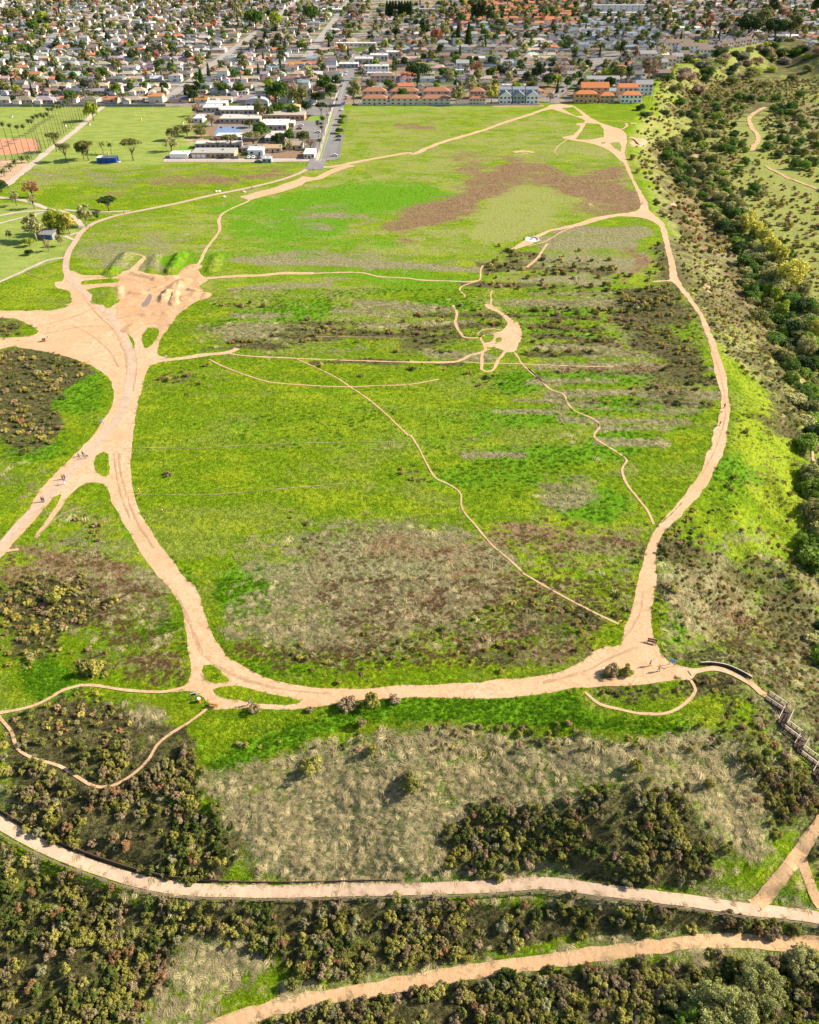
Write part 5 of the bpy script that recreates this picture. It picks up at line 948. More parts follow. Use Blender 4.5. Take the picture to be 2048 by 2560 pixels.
# ---------------------------------------------------------------- rows of houses
def free(x, y, m=0):
    for a, b_, c, d in OCC:
        if a-m-6 < x < b_+m+6 and c-m-5 < y < d+m+4: return False
    return True
OPENPX = [[(930,-30),(1112,-30),(1106,16),(925,14)], [(500,300),(500,225),(640,215),(820,255),(880,300)]]
cands = []; fars = []; rr = random.Random(5)
for j, s_ in enumerate(SJ):
    for side in (-1, 1):
        yy = s_+side*22; x = -1150.
        while x < 1200:
            x += 18.2+rr.random()*3.0; y = yy+rr.uniform(-1.5, 1.5)
            px, py = map(float, proj(x, y, 1.5)); q = samp(CH['U'], np.array([px]), np.array([py]))[0] if -290 < px < 2340 and py > -98 else (1 if (x < 0 and py > -180) else 0)
            if q < .55: continue
            if any(abs(x-xs) < 13 and y > ys for xs, ys in ((XA, 0), (-224, 780), (-496, 970), (-124, 1030), (-762, 0))): continue
            if x > XA and px < 1450 and 262 > py > 130 and rr.random() < .25: continue
            if px > 1360 and np.min(np.hypot(xb-x, yb-y)) < 12: continue
            if not free(x, y) or samp(CH['G'], np.array([px]), np.array([py]))[0] > .2: continue
            if x > XA and y < 800 : continue
            X2, Y2 = unp(np.array([1370, 1400, 1440, 1490, 1560]), np.array([256, 228, 190, 155, 128])); 
            if segdist(np.stack([X2, Y2], 1), np.array([x]), np.array([y]))[0][0] < 13: continue
            if 1150 < px < 1450 and py < 62: rc = ROOFC[5] if rr.random() < .85 else ROOFC[2]
            elif px > 1400 and 50 < py < 120 and px < 1640: rc = ROOFC[6] if rr.random() < .7 else ROOFC[1]
            else: rc = rr.choices(ROOFC, [5, 6, 8, 6, 1.4, 2.6, .8])[0]
            wc = rr.choices(WALLC, [7, 5, 1.2, 2, 1.5, 2.5])[0]; k = rr.choices(range(8), [5, 4, 4, 4, 1.6, .9, 1.2, 3])[0]
            cands.append((x, y, px, py, j*2+(side > 0), k, (0 if side > 0 else math.pi)+(rr.choice([0, 0, 0, math.pi])), .88+.2*rr.random(), rc, wc, x > XA))
vis = [c for c in cands if -20 < c[2] < 2068 and c[3] > -5]; vis.sort(key=lambda c: c[1]); NH = 235; indh = vis[:NH]; idset = set(id(c) for c in indh)
rest_h = [c for c in cands if id(c) not in idset]
ROWN = {}
for c in indh: ROWN.setdefault((c[10], c[4]), []).append(c)
rows = {False: sorted(k[1] for k in ROWN if not k[0]), True: sorted(k[1] for k in ROWN if k[0])}
for (rgt, j), l in ROWN.items():
    l.sort(key=lambda c: c[0]); rn = rows[rgt].index(j)+1
    for i, c in enumerate(l):
        x, y, px, py, _, k, rz, s, rc, wc, _ = c; col = tuple(q*(.85+.3*rr.random()) for q in rc[1])
        lab = '%s roofed %s %s house, %s %s, %s row %s' % (rc[0].replace('blue grey', 'slate'), wc[0].replace('pale blue', 'bluish'), HNAME[k], ORD(i+1), 'from left' if not rgt else 'right of avenue', ORD(rn), 'behind fields' if not rgt else 'back')
        house(k, x, y, 0, rz, s, col, wc[1], lab, y < 960, 'houses left of the long avenue' if not rgt else 'houses right of the long avenue')
A_ = np.array([[c[0], c[1], 0] for c in rest_h])
far_h = gn_scatter('distant_houses', [p['far'] for p in HP], A_, np.array([c[6] for c in rest_h]), np.array([c[7] for c in rest_h]), np.array([c[5] for c in rest_h]),
    np.array([[q*1.0 for q in c[8][1]] for c in rest_h])*rng.uniform(.8, 1.2, (len(rest_h), 1)), np.ones(len(rest_h)), np.array([c[9][1] for c in rest_h])); print('houses', len(indh), len(rest_h))
# back garden walls
wn = 0
for j, s_ in enumerate(SJ[:6]):
    for (xa, xb_) in ((-755, -505), (-485, -234), (-214, -72)):
        y = s_+36; 
        if y > 1250: continue
        b = MB(); n_ = int((xb_-xa)/18)
        for q in range(n_): b.box(xa+(q+.5)*(xb_-xa)/n_, y, 0, (xb_-xa)/n_-.3, .25, 1.8)
        wn += 1; tag(b.build('garden_wall', M['concrete'] if j % 2 else M['greyfence']), 'pale garden wall behind the %s street of houses, %s stretch' % (ORD(j+1), {-755: 'left', -485: 'middle', -214: 'right'}[xa]), 'wall', 'garden walls between the houses')
x0, y0 = map(float, unp(-60, 266)); b = MB()
for q in range(int((-215-x0)/12)): b.box(x0+q*12+6, y0, 0, 11.8, .25, 1.9)
tag(b.build('boundary_wall', M['greyfence']), 'long low grey wall along the top edge of the playing fields', 'wall')
# cars on the streets
def car_parts(seed=0):
    b = MB(); pr = [(-2.15,.35),(-2.2,.75),(-1.95,.95),(-1.1,1.0),(-.55,1.42),(.9,1.45),(1.5,1.05),(2.1,.95),(2.2,.6),(2.15,.35)]
    b.prism(pr, -.86, .86); b.prism([(-.55,1.425),(.9,1.455),(.8,1.475),(-.5,1.455)], -.75, .75)
    g = MB(); g.prism([(-1.02,1.0),(-.55,1.38),(.85,1.41),(1.38,1.05)], -.88, .88); g.add([(-1.14,-.7,1.0),(-1.14,.7,1.0),(-.6,.66,1.41),(-.6,-.66,1.41)], [(0,1,2,3)]); g.add([(1.54,-.7,1.06),(1.54,.7,1.06),(.95,.66,1.44),(.95,-.66,1.44)], [(0,1,2,3)])
    w_ = MB(); w_.tube([(0,-.1,0),(0,.1,0)], [.33,.33], 12)
    l = MB().box(0, 0, 0, .06, .3, .14)
    return b.mesh('car_body', M['carpaint']), g.mesh('windows', M['glass']), w_.mesh('wheel', M['black']), l.mesh('headlight', M['white'])
CARP = car_parts(); CARC = [('white', (.75,.75,.74)), ('silver', (.45,.46,.47)), ('black', (.02,.02,.025)), ('dark blue', (.03,.05,.12)), ('red', (.35,.02,.03)), ('grey', (.18,.18,.19)), ('white', (.72,.72,.7))]
def car(x, y, rz, ci, label, full=True, grp=None, z=.2, s=1.05):
    e = empty('parked_car', (x, y, z), rz, s); c = obj('body', CARP[0], e); c['tint'] = CARC[ci][1]; obj('windows', CARP[1], e)
    if full:
        for a in (-1.35, 1.4):
            for b_ in (-.82, .82): obj('wheel', CARP[2], e, (a, b_, .33))
        for b_ in (-.6, .6): obj('headlight', CARP[3], e, (-2.2, b_, .62))
    return tag(e, label, 'car', grp)
for (hx, hy, rz, ci, lab) in ((1185,388,0,0,'white car at the upper left of the school car park'),(1173,416,0,4,'red car below the white one in school car park'),(1330,445,0,0,'white car on the right of the school car park'),(1350,375,0,2,'black car at the top right of school car park'),(1325,515,0,1,'silver car at the bottom of the school car park'),
  (1505,482,0,3,'dark blue car, upper of two roadside cars by the fence'),(1502,512,0,5,'grey car, lower of two roadside cars by the fence'),(1470,642,0,0,'white car parked alone at the road end'),(750,660,1.57,0,'white van like car, leftmost beside the white building'),(788,660,1.57,0,'white car, second beside the white building'),(832,662,1.57,2,'black car beside the white building'),(872,658,1.57,1,'silver car, rightmost beside the white building'),(520,662,0,2,'black car parked at the long tan building'),(640,662,0,5,'grey car at the end of the tan building'),
  (826,694,0,5,'grey car by the blue grey container'),(1300,215,1.57,0,'white car in the upper school car park'),(1480,100,1.57,3,'dark car on the avenue left kerb, nearest the school'),(1490,170,1.57,2,'black car on the left kerb beside the junction')):
    p = H6([(hx, hy)])[0]; x, y = map(float, unp(*p)); car(x, y, rz, ci, lab)
nc = 0
for j, s_ in enumerate(SJ[:5]):
    xs_ = [-610+9.5*i for i in range(58)]; l = []
    for x in xs_:
        px, py = map(float, proj(x, s_, 0))
        if px < 5 or abs(x+224) < 12 or abs(x+496) < 12 or x > -75: continue
        if rr.random() < .22: l.append((x, s_+rr.choice([-3.6, 3.6])))
    for i, (x, y) in enumerate(l): ci = rr.randrange(7); nc += 1; car(x, y, 0, ci, '%s car parked on the %s street up, %s from left' % (CARC[ci][0], ORD(j+1), ORD(i+1)), False, 'cars parked along the house streets')
for i in range(14):
    y = 715+i*17+rr.uniform(-3, 3); sd_ = rr.choice([-1, 1]); ci = rr.randrange(7); car(XA+sd_*4.6, y, 1.57, ci, '%s car on the long avenue, %s up from the meadow' % (CARC[ci][0], ORD(i+1)), False, 'cars parked on the avenue')
XB, YB = unp(np.array([1380, 1400, 1440]), np.array([245, 228, 190]))
for i in range(7):
    t = (i+.5)/7; x = np.interp(t, [0, .4, 1], XB); y = np.interp(t, [0, .4, 1], YB); ci = rr.randrange(7); car(float(x)+3.6*(-1)**i, float(y), 1.2, ci, '%s car on the road by the orange villa, %s from its end' % (CARC[ci][0], ORD(i+1)), False, 'cars on the villa road')
# utility poles
def pole(x, y, h, label, grp=None):
    e = empty('utility_pole', (x, y, 0)); MB().tube([(0,0,-.2),(0,0,h)], [.2,.13], 6).build('pole', M['bark'], e); MB().box(0, 0, h-1.2, 2.6, .14, .16).build('crossarm', M['bark'], e); return tag(e, label, 'utility pole', grp)
i = 0
for j, s_ in enumerate(SJ[:4]):
    for x in (-560, -430, -330, -180, -110):
        i += 1; pole(x+rr.uniform(-8, 8), s_+34.5, 13, 'timber utility pole behind the %s street, %s from left' % (ORD(j+1), ORD([-560,-430,-330,-180,-110].index(x)+1)), 'utility poles between the house rows')
# ---------------------------------------------------------------- trees placed one by one
GRN = dict(wil=(.20,.205,.07), bright=(.13,.19,.025), dark=(.04,.065,.02), green=(.07,.12,.02), olive=(.16,.16,.05), pale=(.27,.26,.10), bare=(.26,.18,.12), yellow=(.36,.33,.06), red=(.26,.12,.06), lime=(.24,.28,.03), grey=(.20,.18,.13))
def tp(kind, P, hm, wm, c, label, nm='tree', z=None, cat=None):
    """tree whose foot is at pixel P, hm metres high and wm metres wide"""
    bh = {'round': 9.2, 'round_b': 8.2, 'umbrella': 8.4, 'wispy': 12, 'cypress': 10.5, 'bare': 7.8, 'willow': 12, 'willow_fine': 9.5}[kind]; bw = {'round': 9.2, 'round_b': 8.2, 'umbrella': 9.6, 'wispy': 7.4, 'cypress': 3.4, 'bare': 7.6, 'willow': 14.6, 'willow_fine': 12.8}[kind]
    x, y, z_ = W(*P) if z is None else (*map(float, unp(P[0], P[1], z)), z); s = wm/bw; tree(kind, x, y, z_, s, np.array(GRN[c])*random.uniform(1.2, 1.45), label, nm, hm/bh, cat=cat); OCC.append((x-wm*.35, x+wm*.35, y-wm*.35, y+wm*.35))
for k, p, h, w_, c, lab in [
 ('umbrella',(477,467),12,10,'olive','broad pale crowned tree beside the walk, right of the infield'),('umbrella',(560,550),11,9,'olive','thin umbrella tree just left of the leaning pair on the field edge'),('round',(708,530),12,9,'olive','left trunk of the leaning tree pair behind the blue container'),('umbrella',(748,543),12,11,'olive','right trunk of the leaning tree pair behind the blue container'),
 ('umbrella',(1125,543),13,14,'olive','flat topped umbrella tree right of the blue container'),('round',(790,207),15,12,'lime','bright green tree at the far end of the field walk'),('umbrella',(920,966),7,11,'dark','dark spreading tree alone beside the loop trail'),('bare',(275,850),9,10,'red','brown crowned tree left in the park corner'),('bare',(140,925),9,6,'pale','thin pale tree with white trunk in the park corner'),
 ('bare',(290,948),9,6,'pale','second thin pale tree beside the park path'),('round_b',(15,805),7,9,'dark','dark tree cut by the left photo edge above the park')]: tp(k, H5([p])[0], h, w_, c, lab, z=0)
for k, p, h, w_, c, lab in [('wispy',(735,290),12,9,'pale','pale bare willowy tree inside the trail fork'),('bare',(820,232),3.5,3,'dark','tiny dark tree right of the pale tree at the trail fork'),('wispy',(310,412),14,11,'pale','tall pale tree behind the blue doored park shed'),('willow',(500,345),13,14,'lime','big bright yellow green tree right of the park shed'),
 ('wispy',(590,350),11,9,'yellow','yellowish tree at the right side of the bright park tree'),('wispy',(515,455),6,4,'pale','thin sapling in front of the bright park tree'),('round_b',(255,455),4,5,'lime','low bright bush tree on the shaded lawn'),('bare',(412,500),6,4,'pale','slim sapling alone on the lawn below the shed'),('round_b',(248,530),2.6,4,'dark','dark ball shaped bush on the lower lawn'),('bare',(85,400),5,3.5,'olive','small tree on the left of the shaded lawn')]: tp(k, H7([p])[0], h, w_, c, lab, z=0)
for k, p, h, w_, c, lab in [('round_b',(130,505),9,11,'olive','left large tree of the campus grove by the field'),('round_b',(230,470),8,9,'pale','second tree of the campus grove'),('round_b',(350,480),7,10,'olive','rightmost tree of the campus grove'),('bare',(100,600),10,11,'pale','bare pale tree at the grove corner near storage units'),('bare',(250,380),8,7,'pale','bare tree beside the small white pavilion'),
 ('bare',(320,300),10,9,'bare','brown bare tree above the small white pavilion'),('bare',(440,390),9,10,'bare','brown bare tree over the play ground'),('umbrella',(490,578),8,10,'bare','bare spreading tree in front of classroom wing'),('umbrella',(600,578),9,11,'olive','olive spreading tree in front of classroom wing'),('umbrella',(790,572),10,14,'olive','large umbrella tree above the small white building'),
 ('round',(860,500),12,13,'green','dark green tree right of the play court'),('round_b',(755,400),6,8,'olive','olive tree at the top right of the play court'),('round_b',(845,320),13,9,'olive','olive tree right of the wide school wing'),('wispy',(930,330),11,7,'green','dark thin tree between the hall and long wing'),('round_b',(1000,300),10,11,'green','green tree before the ochre store, left'),('round_b',(1130,310),9,10,'green','green tree before the ochre store, right'),
 ('round',(985,205),19,20,'green','huge round bright green tree above the campus'),('round_b',(1170,235),16,16,'olive','huge olive tree right of the round green tree'),('bare',(1110,170),17,15,'bare','tall bare reddish tree behind the huge green tree'),('round_b',(1235,275),9,8,'dark','dark tree at the corner of the long campus wing'),('umbrella',(1360,295),9,10,'dark','dark spreading tree in the upper car park'),
 ('round',(1205,535),9,10,'olive','round brownish tree left of the school car park'),('round_b',(1095,520),8,9,'green','green tree between the patchy classroom and car park'),('round',(1000,545),8,10,'dark','dark round tree by the garden classroom'),('umbrella',(1270,580),6,9,'bare','brown low tree behind the cream kiosk'),('bare',(1095,600),8,6,'pale','bare pale tree near the brown garden classroom'),
 ('round_b',(1510,450),4,7,'green','first hedge bush on the avenue verge'),('round_b',(1525,380),4,6,'green','second hedge bush on the avenue verge'),('round_b',(1540,330),3.5,6,'green','third hedge bush on the avenue verge'),('round',(1440,150),12,12,'green','dark tree group at the avenue left side'),('wispy',(1385,120),17,15,'green','tall green tree left of the avenue'),('round',(1330,190),9,13,'dark','dark low spreading tree left of the avenue')]: tp(k, H6([p])[0], h, w_, c, lab, z=0)
for k, p, h, w_, c, lab in [('wispy',(886,262),20,14,'pale','tall pale eucalyptus on the avenue corner of the meadow'),('wispy',(1143,262),15,12,'pale','pale leafy tree between the third and fourth townhouse'),('wispy',(1178,240),17,11,'pale','pale tree behind the gap of the townhouses'),('wispy',(1229,259),16,13,'yellow','yellow green tree left of the white narrow houses'),('round_b',(1045,197),15,24,'dark','very dark broad tree behind the orange townhouses'),
 ('round',(1112,195),10,13,'green','green round tree near the dark broad tree'),('round_b',(1370,218),12,12,'dark','dark round tree left of the villa road'),('round',(1388,216),11,12,'lime','bright round tree beside the dark one at the villa road'),('bare',(1398,200),17,15,'bare','bare brown tree above the bright round tree'),('wispy',(1352,200),17,10,'dark','dark conifer like tree behind the white houses'),('bare',(1375,255),8,8,'bare','leafless shrub tree beside the villa road foot'),
 ('round_b',(1445,245),8,8,'green','green tree left of the orange villa'),('bare',(1190,190),14,14,'red','rusty leafed tree between the matching grey houses'),('round',(1225,200),12,9,'green','green tree between the matching grey houses'),('wispy',(1300,185),14,10,'green','grey green tree right of the matching grey houses'),('wispy',(1113,105),26,15,'pale','tallest pale eucalyptus in the mid town grove'),('cypress',(1145,108),24,10,'dark','dark conifer right of the pale grove'),
 ('cypress',(1171,112),26,11,'dark','second dark conifer right of the pale grove'),('wispy',(1062,100),26,16,'dark','dark tall tree left of the pale grove'),('round',(1090,108),17,17,'red','rusty tree in front of the pale grove'),('wispy',(1188,66),34,18,'dark','left giant dark eucalyptus in the upper town'),('wispy',(1206,66),36,16,'dark','middle giant dark eucalyptus in the upper town'),('wispy',(1226,68),30,16,'dark','right giant dark eucalyptus in the upper town'),
 ('wispy',(1620,205),22,18,'bare','large brown eucalyptus over the bluff corner houses'),('round_b',(1545,205),15,14,'olive','olive tree behind the villas'),('round_b',(1515,205),12,11,'lime','light green tree behind the villas'),('round_b',(1870,92),26,32,'dark','massive dark grove tree on the bluff, left'),('round',(1935,98),25,30,'dark','massive dark grove tree on the bluff, middle'),('wispy',(1975,98),30,26,'olive','olive grove tree on the bluff, right'),
 ('round_b',(1905,75),28,26,'olive','light grove tree behind the massive bluff trees'),('wispy',(1930,42),30,20,'dark','dark tree alone in the upper right town'),('wispy',(2035,45),34,22,'dark','dark tree at the top right photo edge'),('round_b',(600,235),10,12,'green','green tree above the campus roofs'),('round',(560,235),10,11,'green','dark green tree among backyards above the fields'),
 ('round',(260,200),12,14,'green','green tree amid the first house rows'),('round_b',(155,212),10,11,'green','smaller green tree amid the left house rows'),('round_b',(10,235),11,16,'olive','olive tree at the left photo edge by the rows'),('cypress',(410,245),10,6,'olive','slender brown conifer at the field side houses'),('cypress',(505,215),16,8,'green','slim dark conifer by the side street'),('wispy',(495,240),13,10,'dark','grey green tree by the side street'),
 ('round',(640,72),26,30,'green','big dark green tree in the upper middle town'),('round_b',(690,72),22,22,'lime','light round tree right of the big upper one'),('round_b',(780,58),24,26,'green','broad tree left of the upper street'),('round_b',(35,60),22,26,'olive','broad olive tree in the upper left corner'),('round_b',(88,84),18,20,'green','dark round tree in the upper left town'),('round',(110,60),17,18,'lime','bright tree in the upper left town')]: tp(k, p, h, w_, c, lab, z=0)
for i in range(9): tp('cypress', (968+i*7.4, 43), 24, 10, 'dark', 'dark cypress in the row before the far green field, %s from left' % ORD(i+1), z=0)
# palms round the infield and along the field walk
pl = [(50,532,24),(107,534,23),(162,534,22),(219,531,21),(268,526,21)]
for i, (a, b_, h) in enumerate(pl): x, y = map(float, unp(*H5([(a, b_)])[0])); palm(x, y, 0, h, 'very tall palm along the near side of the infield, %s from left' % ORD(i+1), 'tall palms round the infield')
A0 = np.array(unp(*H5([(312, 497)])[0]), float); A1 = np.array(unp(*H5([(745, 155)])[0]), float)
for i in range(22):
    t = (i/21)**1.0; p = A0+(A1-A0)*t+np.array([random.uniform(-.6, .6), 0]); palm(float(p[0]), float(p[1]), 0, 21-3*t+random.uniform(-1.5, 1.5), 'very tall palm in the row along the field walk, %s from the near end' % ORD(i+1), 'tall palms along the field walk')
for i, (a, b_) in enumerate(((135,590),(185,565),(90,635),(38,675),(240,560),(870,487),(942,490))):
    x, y = map(float, unp(*H5([(a, b_)])[0])); palm(x, y, 0, 4 if i < 5 else 7, ('short feathery palm on the sandy strip, %s of five' % ORD(i+1)) if i < 5 else ('low feathery palm behind the blue container, %s' % ('left', 'right')[i-5]), None, True)
for i, (a, b_, h) in enumerate(((1412,370,14),(1440,262,14),(1385,470,13),(1368,540,12),(1350,600,8),(1335,480,11),(932,395,14),(898,398,14),(852,300,15),(1370,440,11))):
    x, y = map(float, unp(*H6([(a, b_)])[0])); palm(x, y, 0, h, 'slender palm near the avenue kerb and campus, %s of ten' % ORD(i+1), 'slender campus palms')
for i, (a, b_) in enumerate(((1530,190),(1475,150),(1505,150),(960,200),(990,210),(1020,205),(1622,250),(1630,252),(1400,125),(1410,128),(1422,126),(1460,135),(905,165),(470,230),(700,120))):
    x, y = map(float, unp(a, b_)); palm(x, y, 0, 12+i % 3*2, 'town palm among the houses, %s of fifteen' % ORD(i+1), 'palms among the houses')
# town trees on yards
tt = []; tr_ = random.Random(11)
x, y = jgrid(-1100, 1250, 770, 1960, 14.5, 31)
for a, b_ in zip(x, y):
    px, py = map(float, proj(a, b_, 0))
    if not (-40 < px < 2090 and -40 < py): continue
    if samp(CH['U'], np.array([px]), np.array([py]))[0] < .6 or samp(CH['G'], np.array([px]), np.array([py]))[0] > .3: continue
    dj = (b_-792) % 72; dens = .40 if 8 < dj < 64 else .07
    if any(abs(a-q) < 8 for q in (XA, -224, -496, -124, -762)) : dens = .0
    if tr_.random() > dens*(.5+1.1*float(vn(a, b_, 130, 3))) : continue
    if not free(a, b_, -2): continue
    k = tr_.choices(['round', 'round_b', 'umbrella', 'wispy', 'cypress', 'bare'], [4, 4, 1, 2.2, 1.2, 1.6])[0]; c = {'bare': tr_.choice(['bare', 'red', 'pale', 'grey']), 'wispy': tr_.choice(['olive', 'pale', 'dark', 'grey']), 'cypress': 'dark'}.get(k) or tr_.choices(['green', 'dark', 'olive', 'bright', 'lime', 'pale'], [4, 4, 4, 1.5, .6, 1])[0]
    tt.append((b_, a, k, c, tr_.uniform(.6, 1.3), px))
tt.sort(); NT = 70
CN = dict(bright='bright green', dark='dark', green='green', olive='olive', pale='pale', bare='leafless brown', yellow='yellow', red='rusty', lime='light green', grey='greyish')
KN = dict(round='round', round_b='broad', umbrella='spreading', wispy='tall airy', cypress='conical', bare='twiggy')
band = {}
for t in tt[:NT]: band.setdefault(min(4, int((t[0]-770)/36)), []).append(t)
for bn, l in band.items():
    l.sort(key=lambda t: t[5])
    for i, (yy, xx, k, c, s, px) in enumerate(l): tree(k, xx, yy, 0, s, np.array(GRN[c])*tr_.uniform(1.1, 1.6), '%s %s yard tree, %s from left in %s tree band behind fields' % (CN[c], KN[k], ORD(i+1), ORD(bn+1)), 'tree', group='yard trees between the houses')
def far_tree(k, seed, n=420, size=1.0):
    V = leaves(*k, n, size, seed, tilt=.7); b = MB(); b.add(V, [(i*4, i*4+1, i*4+2, i*4+3) for i in range(n)]); b.tube([(0,0,-.3),(0,0,4)], [.35,.15], 5, 1); return b.mesh('far_tree', [M['leaf'], M['bark']])
FT = [far_tree((lobeset(201, 16, 4.4, 8, 1.6, 1.7),), 1), far_tree((lobeset(202, 16, 4, 6.5, 1.2, 1.8),), 2), far_tree((lobeset(203, 16, 3.4, 11.5, 2.4, 1.5),), 3), far_tree(([(0,0,.8+.95*i,1.55*(1-i/10.5)+.2,1.0) for i in range(10)],), 4, 300, .8)]
R_ = tt[NT:]; mp_ = dict(round=0, round_b=1, umbrella=1, wispy=2, cypress=3, bare=2)
gn_scatter('distant_trees', FT, np.array([[t[1], t[0], 0] for t in R_]), rng.random(len(R_))*6.28, np.array([t[4] for t in R_])*1.1, np.array([mp_[t[2]] for t in R_]), np.array([GRN[t[3]] for t in R_])*rng.uniform(1.1, 1.7, (len(R_), 1))+.01); print('town trees', len(tt))
# ---------------------------------------------------------------- canyon trees
ct = []
for (p, h, w_, c) in [((1862,575),9,9,'yellow'),((1885,590),9,9,'yellow'),((1905,610),9,10,'yellow'),((1928,635),9,9,'yellow'),((1950,652),8,8,'yellow'),((1875,560),8,8,'yellow'),((1970,715),13,16,'yellow'),((1935,755),8,6,'lime'),((1950,790),8,7,'lime'),((2035,840),9,9,'yellow'),((2012,880),9,9,'pale'),((1920,735),6,6,'lime'),((1915,775),6,7,'olive'),((1895,800),6,8,'olive')]:
    x, y, z = W(*p); ct.append((y, x, z, 'willow', c, h, w_))
x, y = jgrid(60, 620, 120, 900, 7.2, 41); dC, _ = segdist(CREEK, x, y); cxi = np.interp(y, CREEK[:, 1], CREEK[:, 0]); dC = np.where((x < cxi) & (y < 520), dC*2.4, dC); z = hgt(x, y); px, py = proj(x, y, z); r = np.random.default_rng(3)
for i in range(len(x)):
    if not (0 < px[i] < 2340 and 90 < py[i] < 2600): continue
    far = y[i] > 520
    if dC[i] > (19 if not far else 170) or z[i] > -9: continue
    if y[i] > 640 and z[i] > -14 : continue
    if max(samp(PMB, px[i:i+1], py[i:i+1]-q)[0] for q in (0, 12, 24, 36)) > .05: continue
    if r.random() > (.93 if not far else (.16 if dC[i] > 20 else .5)): continue
    if any((x[i]-q[1])**2+(y[i]-q[0])**2 < (q[6]*.5)**2 for q in ct[:14]): continue
    ct.append((y[i], x[i], z[i], ['round_b', 'round', 'willow'][r.integers(0, 3)], ['green', 'olive', 'dark', 'green', 'bright', 'olive', 'pale'][r.integers(0, 7)], r.uniform(3.5, 7), r.uniform(6, 10)))
for p, h, w_, c in [((1790,140),10,22,'dark'),((1800,165),9,18,'olive'),((1770,190),9,18,'green'),((1720,200),8,16,'bare'),((1745,235),9,16,'bare'),((1690,230),8,14,'olive'),((1700,265),7,13,'green'),((1830,210),9,17,'olive'),((1880,190),9,18,'olive'),((1600,275),5,9,'dark'),((1612,290),4,9,'dark'),((1660,285),4,9,'dark'),((1725,295),5,10,'dark'),((1915,215),7,14,'pale'),((1850,250),7,12,'green'),((1770,255),8,12,'olive'),((1790,300),7,11,'bright'),((1700,290),5,9,'dark'),((1960,160),8,16,'grey'),((1980,200),7,14,'olive'),((2020,180),8,14,'olive'),((1930,180),7,14,'lime'),((2000,240),6,11,'green'),((1950,270),6,10,'olive'),((1650,190),7,13,'olive'),((1670,205),8,14,'green')]:
    x_, y_, z_ = W(*p); ct.append((y_, x_, z_, 'round_b', c, h, w_))
ct.sort()
CF = ct[100:]; ct = ct[:100]
for i, (y_, x_, z_, k, c, h, w_) in enumerate(ct):
    bh = {'round': 9.2, 'round_b': 8.2, 'willow': 12}[k]; bw = {'round': 9.2, 'round_b': 8.2, 'willow': 14.6}[k]
    tree(k, x_, y_, z_-1.2, w_/bw, np.array(GRN[c])*1.6*random.uniform(.85, 1.2), '%s %s tree in the creek canyon, %s counting from the near end' % (CN[c], {'willow': 'billowing', 'round': 'round', 'round_b': 'broad'}[k], ORD(i+1)), 'tree', zs=h/bh, group='trees of the creek canyon')
for i in range(75):
    a_ = rng.uniform(1700, 2110); x_, y_, z_ = W(a_, rng.uniform(100, 150) + (0 if a_ > 1900 else rng.uniform(5, 60))); CF.append((y_, x_, z_, 'round', ['dark', 'olive', 'green', 'grey', 'bare', 'lime'][rng.integers(0, 6)], rng.uniform(4, 9), rng.uniform(8, 17)))
CT = [far_tree((lobeset(301, 26, 4.0, 7.6, 1.0, 1.7),), 11, 1400, .6), far_tree((lobeset(302, 24, 4.4, 7.0, .6, 1.8),), 12, 1400, .6)]
gn_scatter('canyon_woodland', CT, np.array([[q[1], q[0], q[2]-1] for q in CF]), rng.random(len(CF))*6.28, np.array([q[6]/8.4 for q in CF]), np.arange(len(CF)) % 2, np.array([GRN[q[4]] for q in CF])*1.7, np.array([q[5]/7.4 for q in CF]))
print('canyon', len(ct), 'trees total', NTREE[0])
# near willow thicket, lower right corner
for k, p, h, w_, c, lab in [('willow_fine',(1800,2555),7.5,12,'wil','large fine leafed willow filling the lower right corner'),('willow_fine',(1740,2590),5.5,8,'bright','bright green willow at the bottom edge, left of the large willow'),('willow_fine',(1890,2480),6,9,'wil','olive willow just behind the large corner willow'),('willow_fine',(2010,2420),4.5,7,'pale','pale brown willow at the right edge above the creek'),('willow_fine',(2035,2620),5,7,'bright','green willow in the bottom right corner'),('willow_fine',(1690,2500),4,6,'olive','small willow on the left of the corner thicket')]:
    x, y, z = W(*p); bh, bw = 9.5, 12.8; tree(k, x, y, z-.4, w_/bw, np.array(GRN[c])*1.75, lab, 'willow_tree', h/bh, cat='willow')

# ---------------------------------------------------------------- mounds of the jump course
def mound(name, P0, P1, wd_, h, mat, z0=.035, seed=0):
    a = np.array(unp(*P0), float); b_ = np.array(unp(*P1), float); m = (a+b_)/2; d = b_-a; L = np.hypot(*d)/2+wd_; ang = math.atan2(d[1], d[0]); n = 26; V = []
    u, v = np.meshgrid(np.linspace(-1, 1, n), np.linspace(-1, 1, n)); hl = np.hypot(*d)/2
    du = np.maximum(0, np.abs(u)*L-hl)/wd_; rr_ = np.clip(np.sqrt(du**2+v**2), 0, 1); zz_ = h*(1-sstep(.05, .95, rr_))*(.35+1.3*fbm(u*L+50+seed*9, v*wd_+seed*5, 2.0, seed))
    x = m[0]+u*L*math.cos(ang)-v*wd_*math.sin(ang); y = m[1]+u*L*math.sin(ang)+v*wd_*math.cos(ang)
    keep = rr_ < .97; F_ = [(i*n+j, i*n+j+1, (i+1)*n+j+1, (i+1)*n+j) for i in range(n-1) for j in range(n-1) if keep[i, j] or keep[i+1, j+1] or keep[i, j+1] or keep[i+1, j]]
    V = np.stack([x.ravel(), y.ravel(), z0+zz_.ravel()], 1); me = mkmesh(name, V, F_, mat, smooth=True)
    if mat == M['ground']: setzones(me, V[:, 0], V[:, 1], V[:, 2]*0)
    return tag(obj(name, me), kind='structure')
DM = M2
